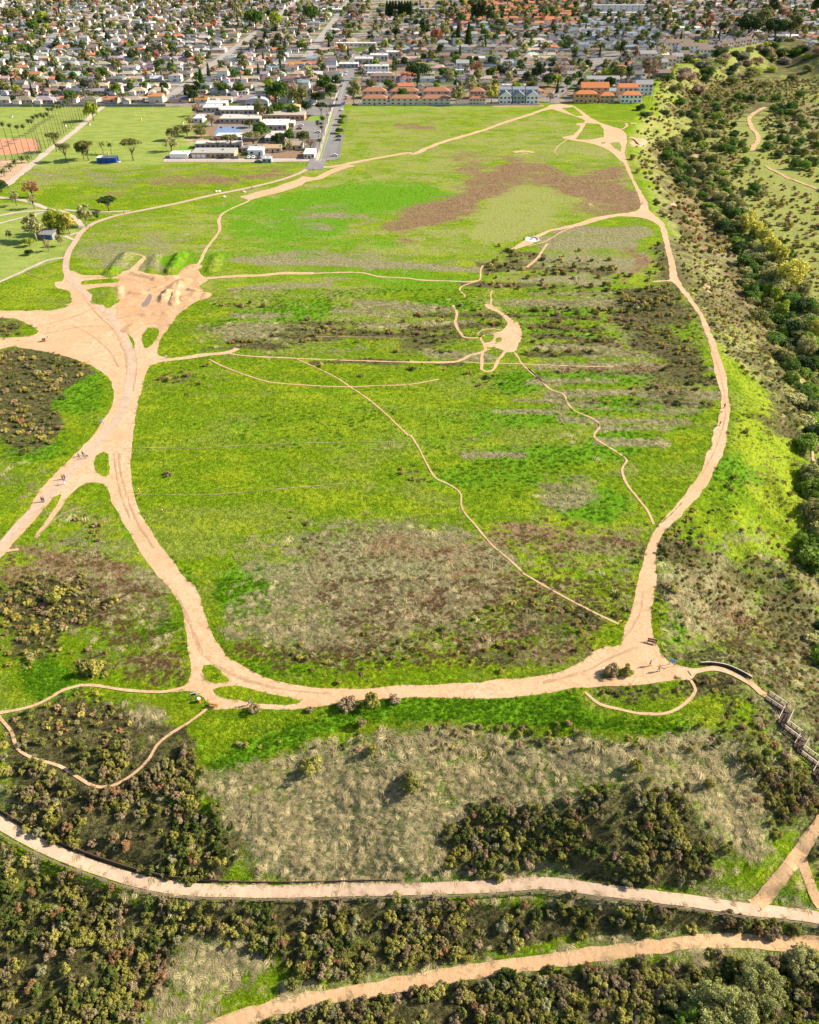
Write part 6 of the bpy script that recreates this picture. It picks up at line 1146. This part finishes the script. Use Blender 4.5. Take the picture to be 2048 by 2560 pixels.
for i, (a, b_, w_, h) in enumerate([((700,440),(745,375),2.6,2.0),((800,330),(880,280),3.2,1.7),((790,470),(800,380),2.0,1.6),((900,420),(960,400),3.4,1.3),((930,350),(980,360),1.6,1.0),((460,215),(640,250),2.2,1.0),((640,262),(780,250),2.4,1.3),((440,380),(520,385),1.8,.8),((330,420),(330,330),1.8,.8),((560,560),(760,545),2.6,.6),((1040,405),(1050,395),2.0,.9),((400,690),(480,640),2.2,.6),((880,200),(960,160),2.4,.8),((600,350),(660,330),1.6,.7)]):
    mound('dirt_mound', DM([a])[0], DM([b_])[0], w_*1.6, h*.66, M['course'], .02+.002*i, i)
for i, (a, b_, w_, h) in enumerate([((255,215),(395,60),3.4,2.2),((765,205),(850,60),3.2,2.6),((1110,190),(1150,70),3.0,1.6),((60,290),(280,275),1.6,.9),((600,200),(640,70),2.6,1.2),((230,430),(235,380),5.0,1.2)]):
    mound('grass_mound', DM([a])[0], DM([b_])[0], w_*1.6, h*.62, M['ground'], .02 if i != 3 else .09, 40+i)

# ---------------------------------------------------------------- fence, retaining wall, stairs
rc_ = catmull(BENCH['road'][0], 1.0); tx = np.gradient(rc_[:, :2], axis=0); tx /= np.hypot(tx[:, 0], tx[:, 1])[:, None]; nr_ = np.stack([-tx[:, 1], tx[:, 0]], 1)
fl = rc_.copy(); fl[:, :2] -= nr_*1.85*np.sign(nr_[:, 1:2]); fl[:, 2] = hgt(fl[:, 0], fl[:, 1]); e = empty('rail_fence', tuple(fl[0])); o0 = fl[0]
S_ = np.concatenate([[0], np.cumsum(np.hypot(*np.diff(fl[:, :2], axis=0).T))]); ps = np.arange(0, S_[-1], 3.3); P = np.stack([np.interp(ps, S_, fl[:, k]) for k in range(3)], 1)-o0
rb = MB()
for i in range(len(P)):
    MB().box(P[i, 0], P[i, 1], P[i, 2]-.3, .16, .16, 1.35).build('post', M['rail'], e)
    if i: 
        for hh in (.98, .52): rb.bar(P[i-1]+[0,0,hh], P[i]+[0,0,hh], .10, .14)
rb.build('rail', M['rail'], e); tag(e, 'long timber post and rail fence along the lower edge of the paved road', 'fence')
wl_ = rc_.copy(); wl_[:, :2] += nr_*1.62*np.sign(nr_[:, 1:2]); pxw, pyw = proj(wl_[:, 0], wl_[:, 1], wl_[:, 2]); sel = (pxw < 1030); wl_ = wl_[sel]; b = MB(); pb = MB()
wl_ = wl_[::2]
for i in range(len(wl_)-1):
    hgt_ = .95 if pxw[sel][::2][i] < 520 else .55
    b.bar(wl_[i]+[0,0,hgt_/2-.1], wl_[i+1]+[0,0,hgt_/2-.1], .14, hgt_+.2)
e = empty('retaining_wall', tuple(wl_[0])); b.V = [tuple(np.array(v)-wl_[0]) for v in b.V]; b.build('boards', M['darkwood'], e)
for i in range(0, len(wl_), 2): MB().box(*(wl_[i]-wl_[0])[:2], wl_[i, 2]-wl_[0, 2]-.2, .18, .22, 1.3 if pxw[sel][::2][i] < 520 else .85).build('post', M['darkwood'], e)
tag(e, 'dark timber retaining wall on the uphill side of the paved road', 'retaining wall')
wp = ZD([(1225,374),(1265,372),(1300,376),(1340,385),(1380,402),(1412,418),(1440,436)]); q = np.array([W(*p) for p in wp]); b = MB(); c_ = catmull(q, 1.0); c0 = c_[0].copy()
for i in range(len(c_)-1): b.bar(c_[i]-c0+[0,0,.35], c_[i+1]-c0+[0,0,.35], .14, .9)
e = empty('path_wall', tuple(c0)); b.build('boards', M['darkwood'], e); b = MB()
for i in range(len(c_)-1): b.bar(c_[i]-c0+[0,0,.84], c_[i+1]-c0+[0,0,.84], .2, .07)
b.build('cap', M['palewood'], e); tag(e, 'curved dark low wall with pale cap beside the path to the stairs', 'wall')
zs_ = []; nodes = []; zc = None
w0 = W(*NP[0])[2]+.35; w1 = W(*NP[-1])[2]+1.3; nfl = [0, 1, 1, 2, 2, 3, 3, 4, 4, 5, 5, 6, 6, 7]; fr_ = [0, .17, .17, .28, .28, .46, .46, .57, .57, .76, .76, .86, .86, 1]
for p, f in zip(NP, fr_):
    z = w0+(w1-w0)*f; z = max(z, W(*p)[2]+.7) if f > .05 else z; z = min(z, zs_[-1]) if zs_ else z; zs_.append(z); x, y = unp(p[0], p[1], z); nodes.append(Vector((float(x), float(y), z)))
e = empty('timber_staircase', tuple(nodes[0])); n0 = nodes[0]; nodes = [n-n0 for n in nodes]; SW = 1.7
def sidev(a, b_): d = (b_-a); d.z = 0; d.normalize(); return Vector((-d.y, d.x, 0))
segs = list(zip(nodes[:-1], nodes[1:]))
for i, (a, b_) in enumerate(segs):
    s = sidev(a, b_); land = abs(a.z-b_.z) < .05; m = (a+b_)/2
    if land:
        b = MB(); d = (b_-a).normalized(); 
        for k in range(-5, 6): b.bar(m+s*k*.19-d*.95+Vector((0,0,-.05)), m+s*k*.19+d*.95+Vector((0,0,-.05)), .17, .06)
        b.build('landing', M['rail'], e)
    else:
        n = max(4, int(abs(b_.z-a.z)/.17)); n = max(n, int((b_-a).length/.36)); b = MB()
        for k in range(n): c = a.lerp(b_, (k+.5)/n); b.bar(c-s*SW/2, c+s*SW/2, .27, .06)
        b.build('stair_flight', M['darkwood'], e)
    b = MB()
    for sg in (-1, 1): b.bar(a+s*sg*SW/2+Vector((0,0,-.2)), b_+s*sg*SW/2+Vector((0,0,-.2)), .08, .3)
    b.build('stringer', M['darkwood'], e)
    if (b_-a).length > 1.6:
        for sg in (-1, 1):
            b = MB(); o = s*sg*(SW/2+.05); b.bar(a+o+Vector((0,0,1.05)), b_+o+Vector((0,0,1.05)), .16, .07); b.bar(a+o+Vector((0,0,.55)), b_+o+Vector((0,0,.55)), .06, .1); b.build('handrail', M['palewood'], e)
            n = max(1, round((b_-a).length/1.5))
            for k in range(n+1): c = a.lerp(b_, k/n)+o; zt = HZ(c.x+n0.x, c.y+n0.y)-n0.z-.3; zt = min(zt, c.z-.3); MB().box(c.x, c.y, zt, .12, .12, c.z+1.05-zt).build('post', M['darkwood'], e)
tag(e, 'zigzag timber staircase with pale handrails descending the bluff at the right', 'staircase')

# ---------------------------------------------------------------- small furniture
def at0(P): x, y, z = W(*P); return x, y, z+.07
def bench(P, mat, rz, label):
    e = empty('park_bench', at0(P), rz, 1.1); 
    for k in range(4): MB().box(0, -.05+k*.13, .43, 1.9, .11, .05).build('seat_slat', mat, e)
    for k in range(3): MB().box(0, .44+k*.03, .56+k*.14, 1.9, .04, .12).build('back_slat', mat, e)
    for x in (-.8, .8): b = MB(); b.box(x, 0, 0, .09, .09, .43); b.box(x, .4, 0, .09, .09, .95); b.box(x, .2, .38, .08, .5, .06); b.build('leg', mat, e)
    return tag(e, label, 'bench')
bench(ZC([(902,545)])[0], M['orangewood'], 2.9, 'varnished orange wooden bench on the dirt beside the left trail fork'); bench(ZD([(1020,286)])[0], M['darkwood'], -.35, 'dark wooden bench on the bluff trail above the dirt junction')
def sign(P, w_, h, zb, rz, tilt, fm, pm, label, face=None):
    e = empty('trail_sign', at0(P), rz)
    for x in (-w_*.42, w_*.42) if w_ > .5 else (0,): MB().box(x, .06, -.2, .09, .09, zb+h*.7+.2).build('post', pm, e)
    o = MB().box(0, 0, -h/2, w_, .06, h).build('panel', fm, e, (0, 0, zb+h/2)); o.rotation_euler = (tilt, 0, 0)
    if face: q = MB().box(0, -.04, -h*.38, w_*.86, .03, h*.76).build('notice', face, o)
    return tag(e, label, 'sign')
sign(ZD([(1103,378)])[0], 1.3, .95, 1.0, -.5, -.75, M['white'], M['darkwood'], 'tilted pale blue information panel at the junction edge before the dark shrubs', M['info'])
sign(ZC([(820,520)])[0], 1.2, .8, 1.2, .3, 0, M['white'], M['palewood'], 'white framed sign with black board beside the orange bin', M['black']); sign(ZD([(914,392)])[0], .5, .7, .9, -.5, 0, M['black'], M['darkwood'], 'small dark sign on a post at the shrub island in the junction')
sign(Z1([(430,438)])[0], 1.4, 1.0, .7, -.4, -.4, M['white'], M['darkwood'], 'white tilted sign panel at the left edge of the paved path'); sign(Z1([(204,86)])[0], .9, .8, .9, 0, 0, M['white'], M['palewood'], 'small white sign beside the brown box on the dirt lot'); sign(Z1([(700,163)])[0], .8, .9, .6, 0, 0, M['white'], M['palewood'], 'white sign at the start of the middle trail')
def marker(P, label, h=1.15, mat='orangepaint'):
    e = empty('marker_post', at0(P)); MB().tube([(0,0,-.1),(0,0,h)], [.13,.12], 10).build('post', M[mat], e); MB().tube([(0,0,h),(0,0,h+.06)], [.16,.1], 10).build('cap', M['white'], e); return tag(e, label, 'marker post')
marker(ZD([(885,207)])[0], 'orange marker post where the footpath meets the bluff trail', 1.5); marker(Z1([(587,724)])[0], 'orange marker post at the start of the lower cross path')
marker(ZD([(598,113)])[0], 'lone orange marker in the weeds left of the footpath', .7); marker(Z1([(685,806)])[0], 'brownish short post in the green field', .6, 'orangewood')
def bin_(P, label, m1='orangepaint'):
    e = empty('litter_bin', at0(P)); MB().tube([(0,0,0),(0,0,.95)], [.34,.38], 14).build('bin_body', M[m1], e); MB().tube([(0,0,.95),(0,0,1.12)], [.4,.22], 14).build('lid', M['white'], e); return tag(e, label, 'litter bin')
bin_(ZC([(839,529)])[0], 'orange litter bin with white lid next to the black board sign')
e = empty('equipment_box', at0(Z1([(187,90)])[0]), .3); MB().box(0, 0, 0, 1.3, .9, 1.0).build('box', M['orangewood'], e); MB().box(0, 0, 1.0, 1.4, 1.0, .08).build('lid', M['darkwood'], e); tag(e, 'brown wooden box on the dirt lot beside a small white sign', 'box')
for i, p in enumerate(((475,940),(497,938),(707,943),(540,985))):
    b = MB(); r = random.Random(i); b.tube([(0,0,0),(.1,0,.35),(.2,.1,.6)], [.9,.8,.35], 7); x, y, z = at0(H6([p])[0]); o = b.build('boulder', M['stone'], None, (x, y, z), r.random()*6); o.scale = (1.5, 1.1, .9); tag(o, 'pale boulder beside the trail fork near the school, %s from left' % ORD([1, 2, 4, 3][i]), 'boulder')
# stone ring plaza
px_, py_ = ZG([(515, 672)])[0]; x, y = map(float, unp(px_, py_)); e = empty('stone_plaza', (x, y, .0)); b = MB(); b.tube([(0,0,.05),(0,0,.16)], [3.9,3.9], 36); b.build('paving', M['stone'], e)
for k in range(9):
    a = -.35+k*.42; MB().box(3.3*math.cos(a), 3.3*math.sin(a), .16, .5, 1.15, .5, a).build('seat_wall', M['concrete'], e)
MB().box(0, 0, .16, .9, .9, .7, .4).build('plinth', M['concrete'], e); tag(e, 'round pale stone plaza with curved seat walls beside the grey path', 'plaza')
# ---------------------------------------------------------------- sports ground things
def goal(P, label, rz=0, s=1):
    x, y = map(float, unp(*H5([P])[0])); e = empty('goalposts', (x, y, 0), rz); b = MB(); b.tube([(0,0,-.2),(0,0,3)], [.14,.14], 8); b.build('stem', M['yellow'], e); MB().tube([(-3.6,0,3),(3.6,0,3)], [.12,.12], 8).build('crossbar', M['yellow'], e)
    for q in (-3.55, 3.55): MB().tube([(q,0,3),(q,0,9.2)], [.12,.10], 8).build('upright', M['yellow'], e)
    MB().box(0, 0, 0, .8, .8, 1.8).build('pad', M['yellow'], e); return tag(e, label, 'goalposts')
goal((912,492), 'near yellow goalposts behind the blue container'); goal((1190,206), 'far yellow goalposts on the mown field'); goal((330,165), 'yellow goalposts on the left field beyond the palms')
x, y = map(float, unp(*H5([(900,563)])[0])); e = empty('container', (x, y+3, 0), .03); b = MB(); b.box(0, 0, 0, 13, 6, 3.1)
for k in range(26): b.box(-6.25+k*.5, -3.03, .1, .22, .08, 2.9)
b.build('shell', M['blue'], e); MB().box(0, .2, 3.12, 13.4, 6.6, .18).build('roof', M['awning'], e)
for k in range(3): MB().box(-4+k*4, -3.09, .1, 1.5, .06, 2.2).build('door', mat_plain('dark_blue', (.015,.05,.25), .5), e)
MB().box(7.6, -1, 0, 1.6, 4, .5).build('step', M['palewood'], e); tag(e, 'long bright blue container with a pale roof on the field edge', 'container')
x, y = map(float, unp(*H7([(400,402)])[0])); e = empty('park_shed', (x, y+2.5, 0), -.12); MB().box(0, 0, -.1, 6.4, 4.6, 2.8).build('wall', M['greyfence'], e); b = MB(); b.add([(-3.9,-3.0,2.55),(3.9,-3.0,2.55),(3.9,3.0,3.9),(-3.9,3.0,3.9),(-3.9,-3.0,2.75),(3.9,-3.0,2.75),(3.9,3.0,4.1),(-3.9,3.0,4.1)], [(0,3,2,1),(4,5,6,7),(0,1,5,4),(1,2,6,5),(2,3,7,6),(3,0,4,7)]); b.build('roof', M['greyfence'], e)
MB().box(.9, -2.34, 0, 2.8, .08, 2.3).build('door', M['blue'], e); MB().box(-2.2, -2.34, 1.2, 1.1, .06, .8).build('window', M['glass'], e); tag(e, 'grey park shed with a sloping roof and wide blue door', 'shed')
for P_, lab in (((102,178),'white field bin on the far left pitch'),((553,255),'white bin among the palms on the left pitch'),((755,245),'white bin on the right pitch by the walk'),((1540,232),'white bin at the campus side of the pitch')):
    x, y = map(float, unp(*H5([P_])[0])); e = empty('field_bin', (x, y, 0)); MB().tube([(0,0,0),(0,0,1.3)], [.7,.75], 12).build('drum', M['white'], e); MB().tube([(0,0,1.3),(0,0,1.5)], [.8,.5], 12).build('lid', M['black'], e); tag(e, lab, 'bin')
for k, (P0, P1, h, lab) in enumerate(((( -60,262),(60,262),0,''),)): pass
def mesh_fence(pts, h, label, nm='mesh_fence', step=4):
    q = [np.array(unp(*p), float) for p in pts]; c = catmull(np.array(q), step); e = empty(nm, (float(c[0][0]), float(c[0][1]), 0)); b = MB()
    P = [Vector((float(a-c[0][0]), float(b2-c[0][1]), 0)) for a, b2 in c]
    for i in range(len(P)-1):
        for z in (.1, h*.5, h): b.bar(P[i]+Vector((0,0,z)), P[i+1]+Vector((0,0,z)), .05, .07)
    b.build('rail', M['greyfence'], e)
    for p in P[:90]: MB().box(p.x, p.y, -.1, .09, .09, h+.15).build('post', M['greyfence'], e)
    return tag(e, label, 'fence')
mesh_fence(H6([(1510,672),(1530,560),(1555,450),(1585,330),(1600,255)]), 1.5, 'thin dark fence between the roadside parking and the meadow'); mesh_fence(H6([(30,692),(400,690),(700,692),(940,698),(1200,685)]), 1.2, 'low fence along the campus edge of the meadow')
mesh_fence(H5([(300,345),(352,450),(322,480),(240,520),(60,540),(-60,540)]), 3.0, 'tall backstop fence round the orange infield', step=5)
x0, y0 = unp(*R2([(1292,885)])[0]); x1, _ = unp(*R2([(1556,885)])[0]); tag(MB().box(0, 0, 0, float(x1-x0), .3, 1.7).build('white_wall', M['white'], None, (float(x0+x1)/2, float(y0)+.2, 0)), 'white garden wall in front of the leftmost orange townhouse', 'wall')
x0, y0 = unp(1040, 264); x1, _ = unp(1350, 264); b = MB(); 
for k in range(18): b.box(-float(x1-x0)/2+float(x1-x0)*(k+.5)/18, 0, 0, float(x1-x0)/18-.3, .25, 1.5 if k % 3 else 1.9)
tag(b.build('garden_wall', M['concrete'], None, (float(x0+x1)/2, float(y0)+.4, 0)), 'grey garden wall between the meadow and the townhouses', 'wall')

# ---------------------------------------------------------------- people and dogs
def skinned(name, V, E_, R, mat, lvl=1):
    me = bpy.data.meshes.new(name); me.from_pydata(V, E_, []); o = bpy.data.objects.new(name, me); COL.objects.link(o); o.modifiers.new('skin', 'SKIN'); me.skin_vertices[0] if me.skin_vertices else None
    for i, v in enumerate(me.skin_vertices[0].data): v.radius = (R[i], R[i]) if not isinstance(R[i], tuple) else R[i]; v.use_root = (i == 0)
    sb = o.modifiers.new('sub', 'SUBSURF'); sb.levels = lvl; sb.render_levels = lvl; dg = bpy.context.evaluated_depsgraph_get(); m2 = bpy.data.meshes.new_from_object(o.evaluated_get(dg)); m2.name = name; m2.materials.clear(); m2.materials.append(mat)
    for p in m2.polygons: p.use_smooth = True
    bpy.data.objects.remove(o); return m2
def person_meshes(st=.32, arm=.3):
    hipz, kz, az = .92, .50, .08
    J = [(0,0,.95),(0,0,1.15),(0,0,1.38),(0,0,1.5),(0,.01,1.62),(0,.02,1.72),
         (.10,0,.90),(.11,st*.5,kz),(.11,st*.95-.06,az),(.11,st*.95+.12,.04), (-.10,0,.90),(-.11,-st*.25,kz),(-.11,-st,az+.05),(-.11,-st+.16,.05),
         (.20,0,1.40),(.25,-arm*.35,1.14),(.24,-arm*.4+.12,.90),(.24,-arm*.4+.15,.83), (-.20,0,1.40),(-.25,arm*.45,1.14),(-.24,arm*.9,.95),(-.24,arm*.98,.88)]
    E_ = [(0,1),(1,2),(2,3),(3,4),(4,5),(0,6),(6,7),(7,8),(8,9),(0,10),(10,11),(11,12),(12,13),(2,14),(14,15),(15,16),(16,17),(2,18),(18,19),(19,20),(20,21)]
    R = [(.15,.11),(.13,.10),(.16,.11),.055,(.085,.10),(.075,.085),.085,.058,.042,(.045,.03),.085,.058,.042,(.045,.03),.055,.042,.032,(.022,.034),.055,.042,.032,(.022,.034)]
    for base, sg in ((17, 1), (21, -1)):
        bx, by, bz = J[base]
        for k in range(5):
            off = (-.03+.015*k) if k < 4 else -.045; ln = (.065,.075,.07,.055,.04)[k]; i = len(J); J.append((bx+(.012*sg if k == 4 else 0), by+off+(.0 if k < 4 else .02), bz-ln*.6)); J.append((bx-.012*sg, by+off+(.02 if k < 4 else .035), bz-ln*1.15)); R += [.0095, .008]; E_ += [(base, i), (i, i+1)]
    body = skinned('body', J, E_, R, M['skin'])
    sh = [0,1,2,14,15,18,19]; mp = {a: i for i, a in enumerate(sh)}; shirt = skinned('shirt', [J[a] for a in sh], [(mp[a], mp[b]) for a, b in E_ if a in mp and b in mp], [(.17,.13),(.15,.12),(.185,.13),.072,.058,.072,.058], M['cloth'])
    tr2 = [0,6,7,8,10,11,12]; mp = {a: i for i, a in enumerate(tr2)}; trs = skinned('trousers', [J[a] for a in tr2], [(mp[a], mp[b]) for a, b in E_ if a in mp and b in mp], [(.165,.125),.105,.078,.06,.105,.078,.06], M['cloth2'])
    hair = skinned('hair', [(0,-.02,1.70),(0,-.035,1.76),(0,-.06,1.66)], [(0,1),(0,2)], [(.098,.10),(.07,.07),(.07,.06)], M['hair'])
    f = MB(); f.box(.032,.115,1.665,.022,.015,.012); f.box(-.032,.115,1.665,.022,.015,.012); f.box(0,.125,1.635,.022,.03,.035); f.box(0,.112,1.60,.05,.012,.01, mi=1); f.box(.095,0,1.64,.02,.035,.05); f.box(-.095,0,1.64,.02,.035,.05); face = f.mesh('face', [M['skin'], M['orangewood']])
    sb = MB(); sb.box(.11,st*.95+.02,0,.10,.28,.09); sb.box(-.11,-st+.06,.03,.10,.28,.09)
    return body, shirt, trs, hair, face, sb.mesh('shoes', M['black'])
PMS = person_meshes(); PMR = person_meshes(.46, .5)
CL = dict(white=(.75,.75,.74), blue=(.03,.10,.50), black=(.02,.02,.02), orange=(.65,.18,.04), grey=(.25,.25,.26), navy=(.03,.04,.10), red=(.45,.04,.04), tan=(.45,.33,.22), teal=(.05,.25,.28))
def person(P, rz, top, bot, label, run=False):
    m = PMR if run else PMS; e = empty('person', at0(P), rz); obj('body', m[0], e); s = obj('shirt', m[1], e); s['tint'] = CL[top]; t = obj('trousers', m[2], e); t['tint2'] = CL[bot]; obj('hair', m[3], e); obj('face', m[4], e); obj('shoes', m[5], e); return tag(e, label, 'person')
person(ZD([(1012,379)])[0], 2.2, 'white', 'tan', 'person in white shirt and tan trousers, left walker on the dirt junction'); person(ZD([(1049,402)])[0], 2.0, 'white', 'grey', 'person in white top, right walker on the dirt junction')
person(ZC([(1052,545)])[0], -1.4, 'blue', 'blue', 'person in blue striding along the lower left trail strip', True); person(ZB([(1325,370)])[0], 3.0, 'black', 'black', 'person in black walking the bluff trail'); person(ZB([(1306,445)])[0], 3.3, 'navy', 'grey', 'person further down the bluff trail edge')
for P_, a, b_, lab in (((334,578),'grey','navy','leftmost person of the trio on the paved path'),((351,571),'black','black','person in black, middle of the trio on the paved path'),((361,583),'orange','grey','person in orange, right of the trio'),((265,672),'red','black','person in red of the pair further down the paved path'),((274,670),'black','navy','person in black beside the red one'),((275,692),'blue','white','person in blue and white below the pair'),((179,766),'black','black','left person of the lowest pair on paved path'),((187,766),'navy','black','right person of the lowest pair on paved path')): person(Z1([P_])[0], .6 if 'low' in lab else -2.4, a, b_, lab)
for P_, a, b_, lab in (((1290,762),'red','navy','person in red at the road end'),((1230,808),'grey','white','person in grey left of the road end'),((774,918),'red','black','left person of the pair at the trail fork'),((785,914),'white','grey','right person of the pair at the trail fork'),((1420,685),'tan','black','person standing at the roadside parking end')): person(H6([P_])[0], 1.0, a, b_, lab)
person(ZG([(978,526)])[0], 0, 'navy', 'black', 'tiny person on the upper bluff trail near the side path'); person(ZG([(531,655)])[0], 1, 'black', 'black', 'person standing beside the stone plaza'); person(H5([(775,502)])[0], 1, 'black', 'navy', 'person in black on the field behind the container, left'); person(H5([(806,484)])[0], 2, 'navy', 'black', 'person in navy on the field behind the container, right'); person(H7([(757,298)])[0], 2, 'white', 'black', 'person in white at the loop trail bend'); person(H7([(1046,184)])[0], 2, 'black', 'black', 'person in black on the upper loop trail')
def dog_mesh():
    J = [(0,0,.46),(0,.28,.48),(0,.40,.60),(0,.50,.68),(0,.62,.66),(0,-.22,.48),(0,-.34,.58),(.08,.26,.3),(.08,.27,.04),(-.08,.24,.3),(-.08,.22,.04),(.08,-.18,.34),(.08,-.28,.2),(.08,-.26,.04),(-.08,-.14,.34),(-.08,-.24,.2),(-.08,-.20,.04),(0,-.46,.66)]
    E_ = [(0,1),(1,2),(2,3),(3,4),(0,5),(5,6),(6,17),(1,7),(7,8),(1,9),(9,10),(5,11),(11,12),(12,13),(5,14),(14,15),(15,16)]
    return skinned('dog_body', J, E_, [.11,.14,.08,.085,.045,.10,.03,.05,.03,.05,.03,.06,.035,.028,.06,.035,.028,.018], M['cloth'])
DG = dog_mesh()
for P_, f, c, lab, rz in (((369,577),Z1,(.05,.04,.035),'dark dog beside the trio on the paved path',1.2),((253,697),Z1,(.6,.55,.5),'white dog beside the pair on the paved path',-1),((1313,392),ZB,(.12,.08,.05),'brown dog on the bluff trail below the person in black',2)):
    x, y, z = at0(f([P_])[0]); e = empty('dog', (x, y, z), rz); o = obj('coat', DG, e); o['tint'] = c; b = MB(); b.box(.06, .5, .74, .04, .03, .09); b.box(-.06, .5, .74, .04, .03, .09); b.build('ears', M['hair'], e); tag(e, lab, 'dog')
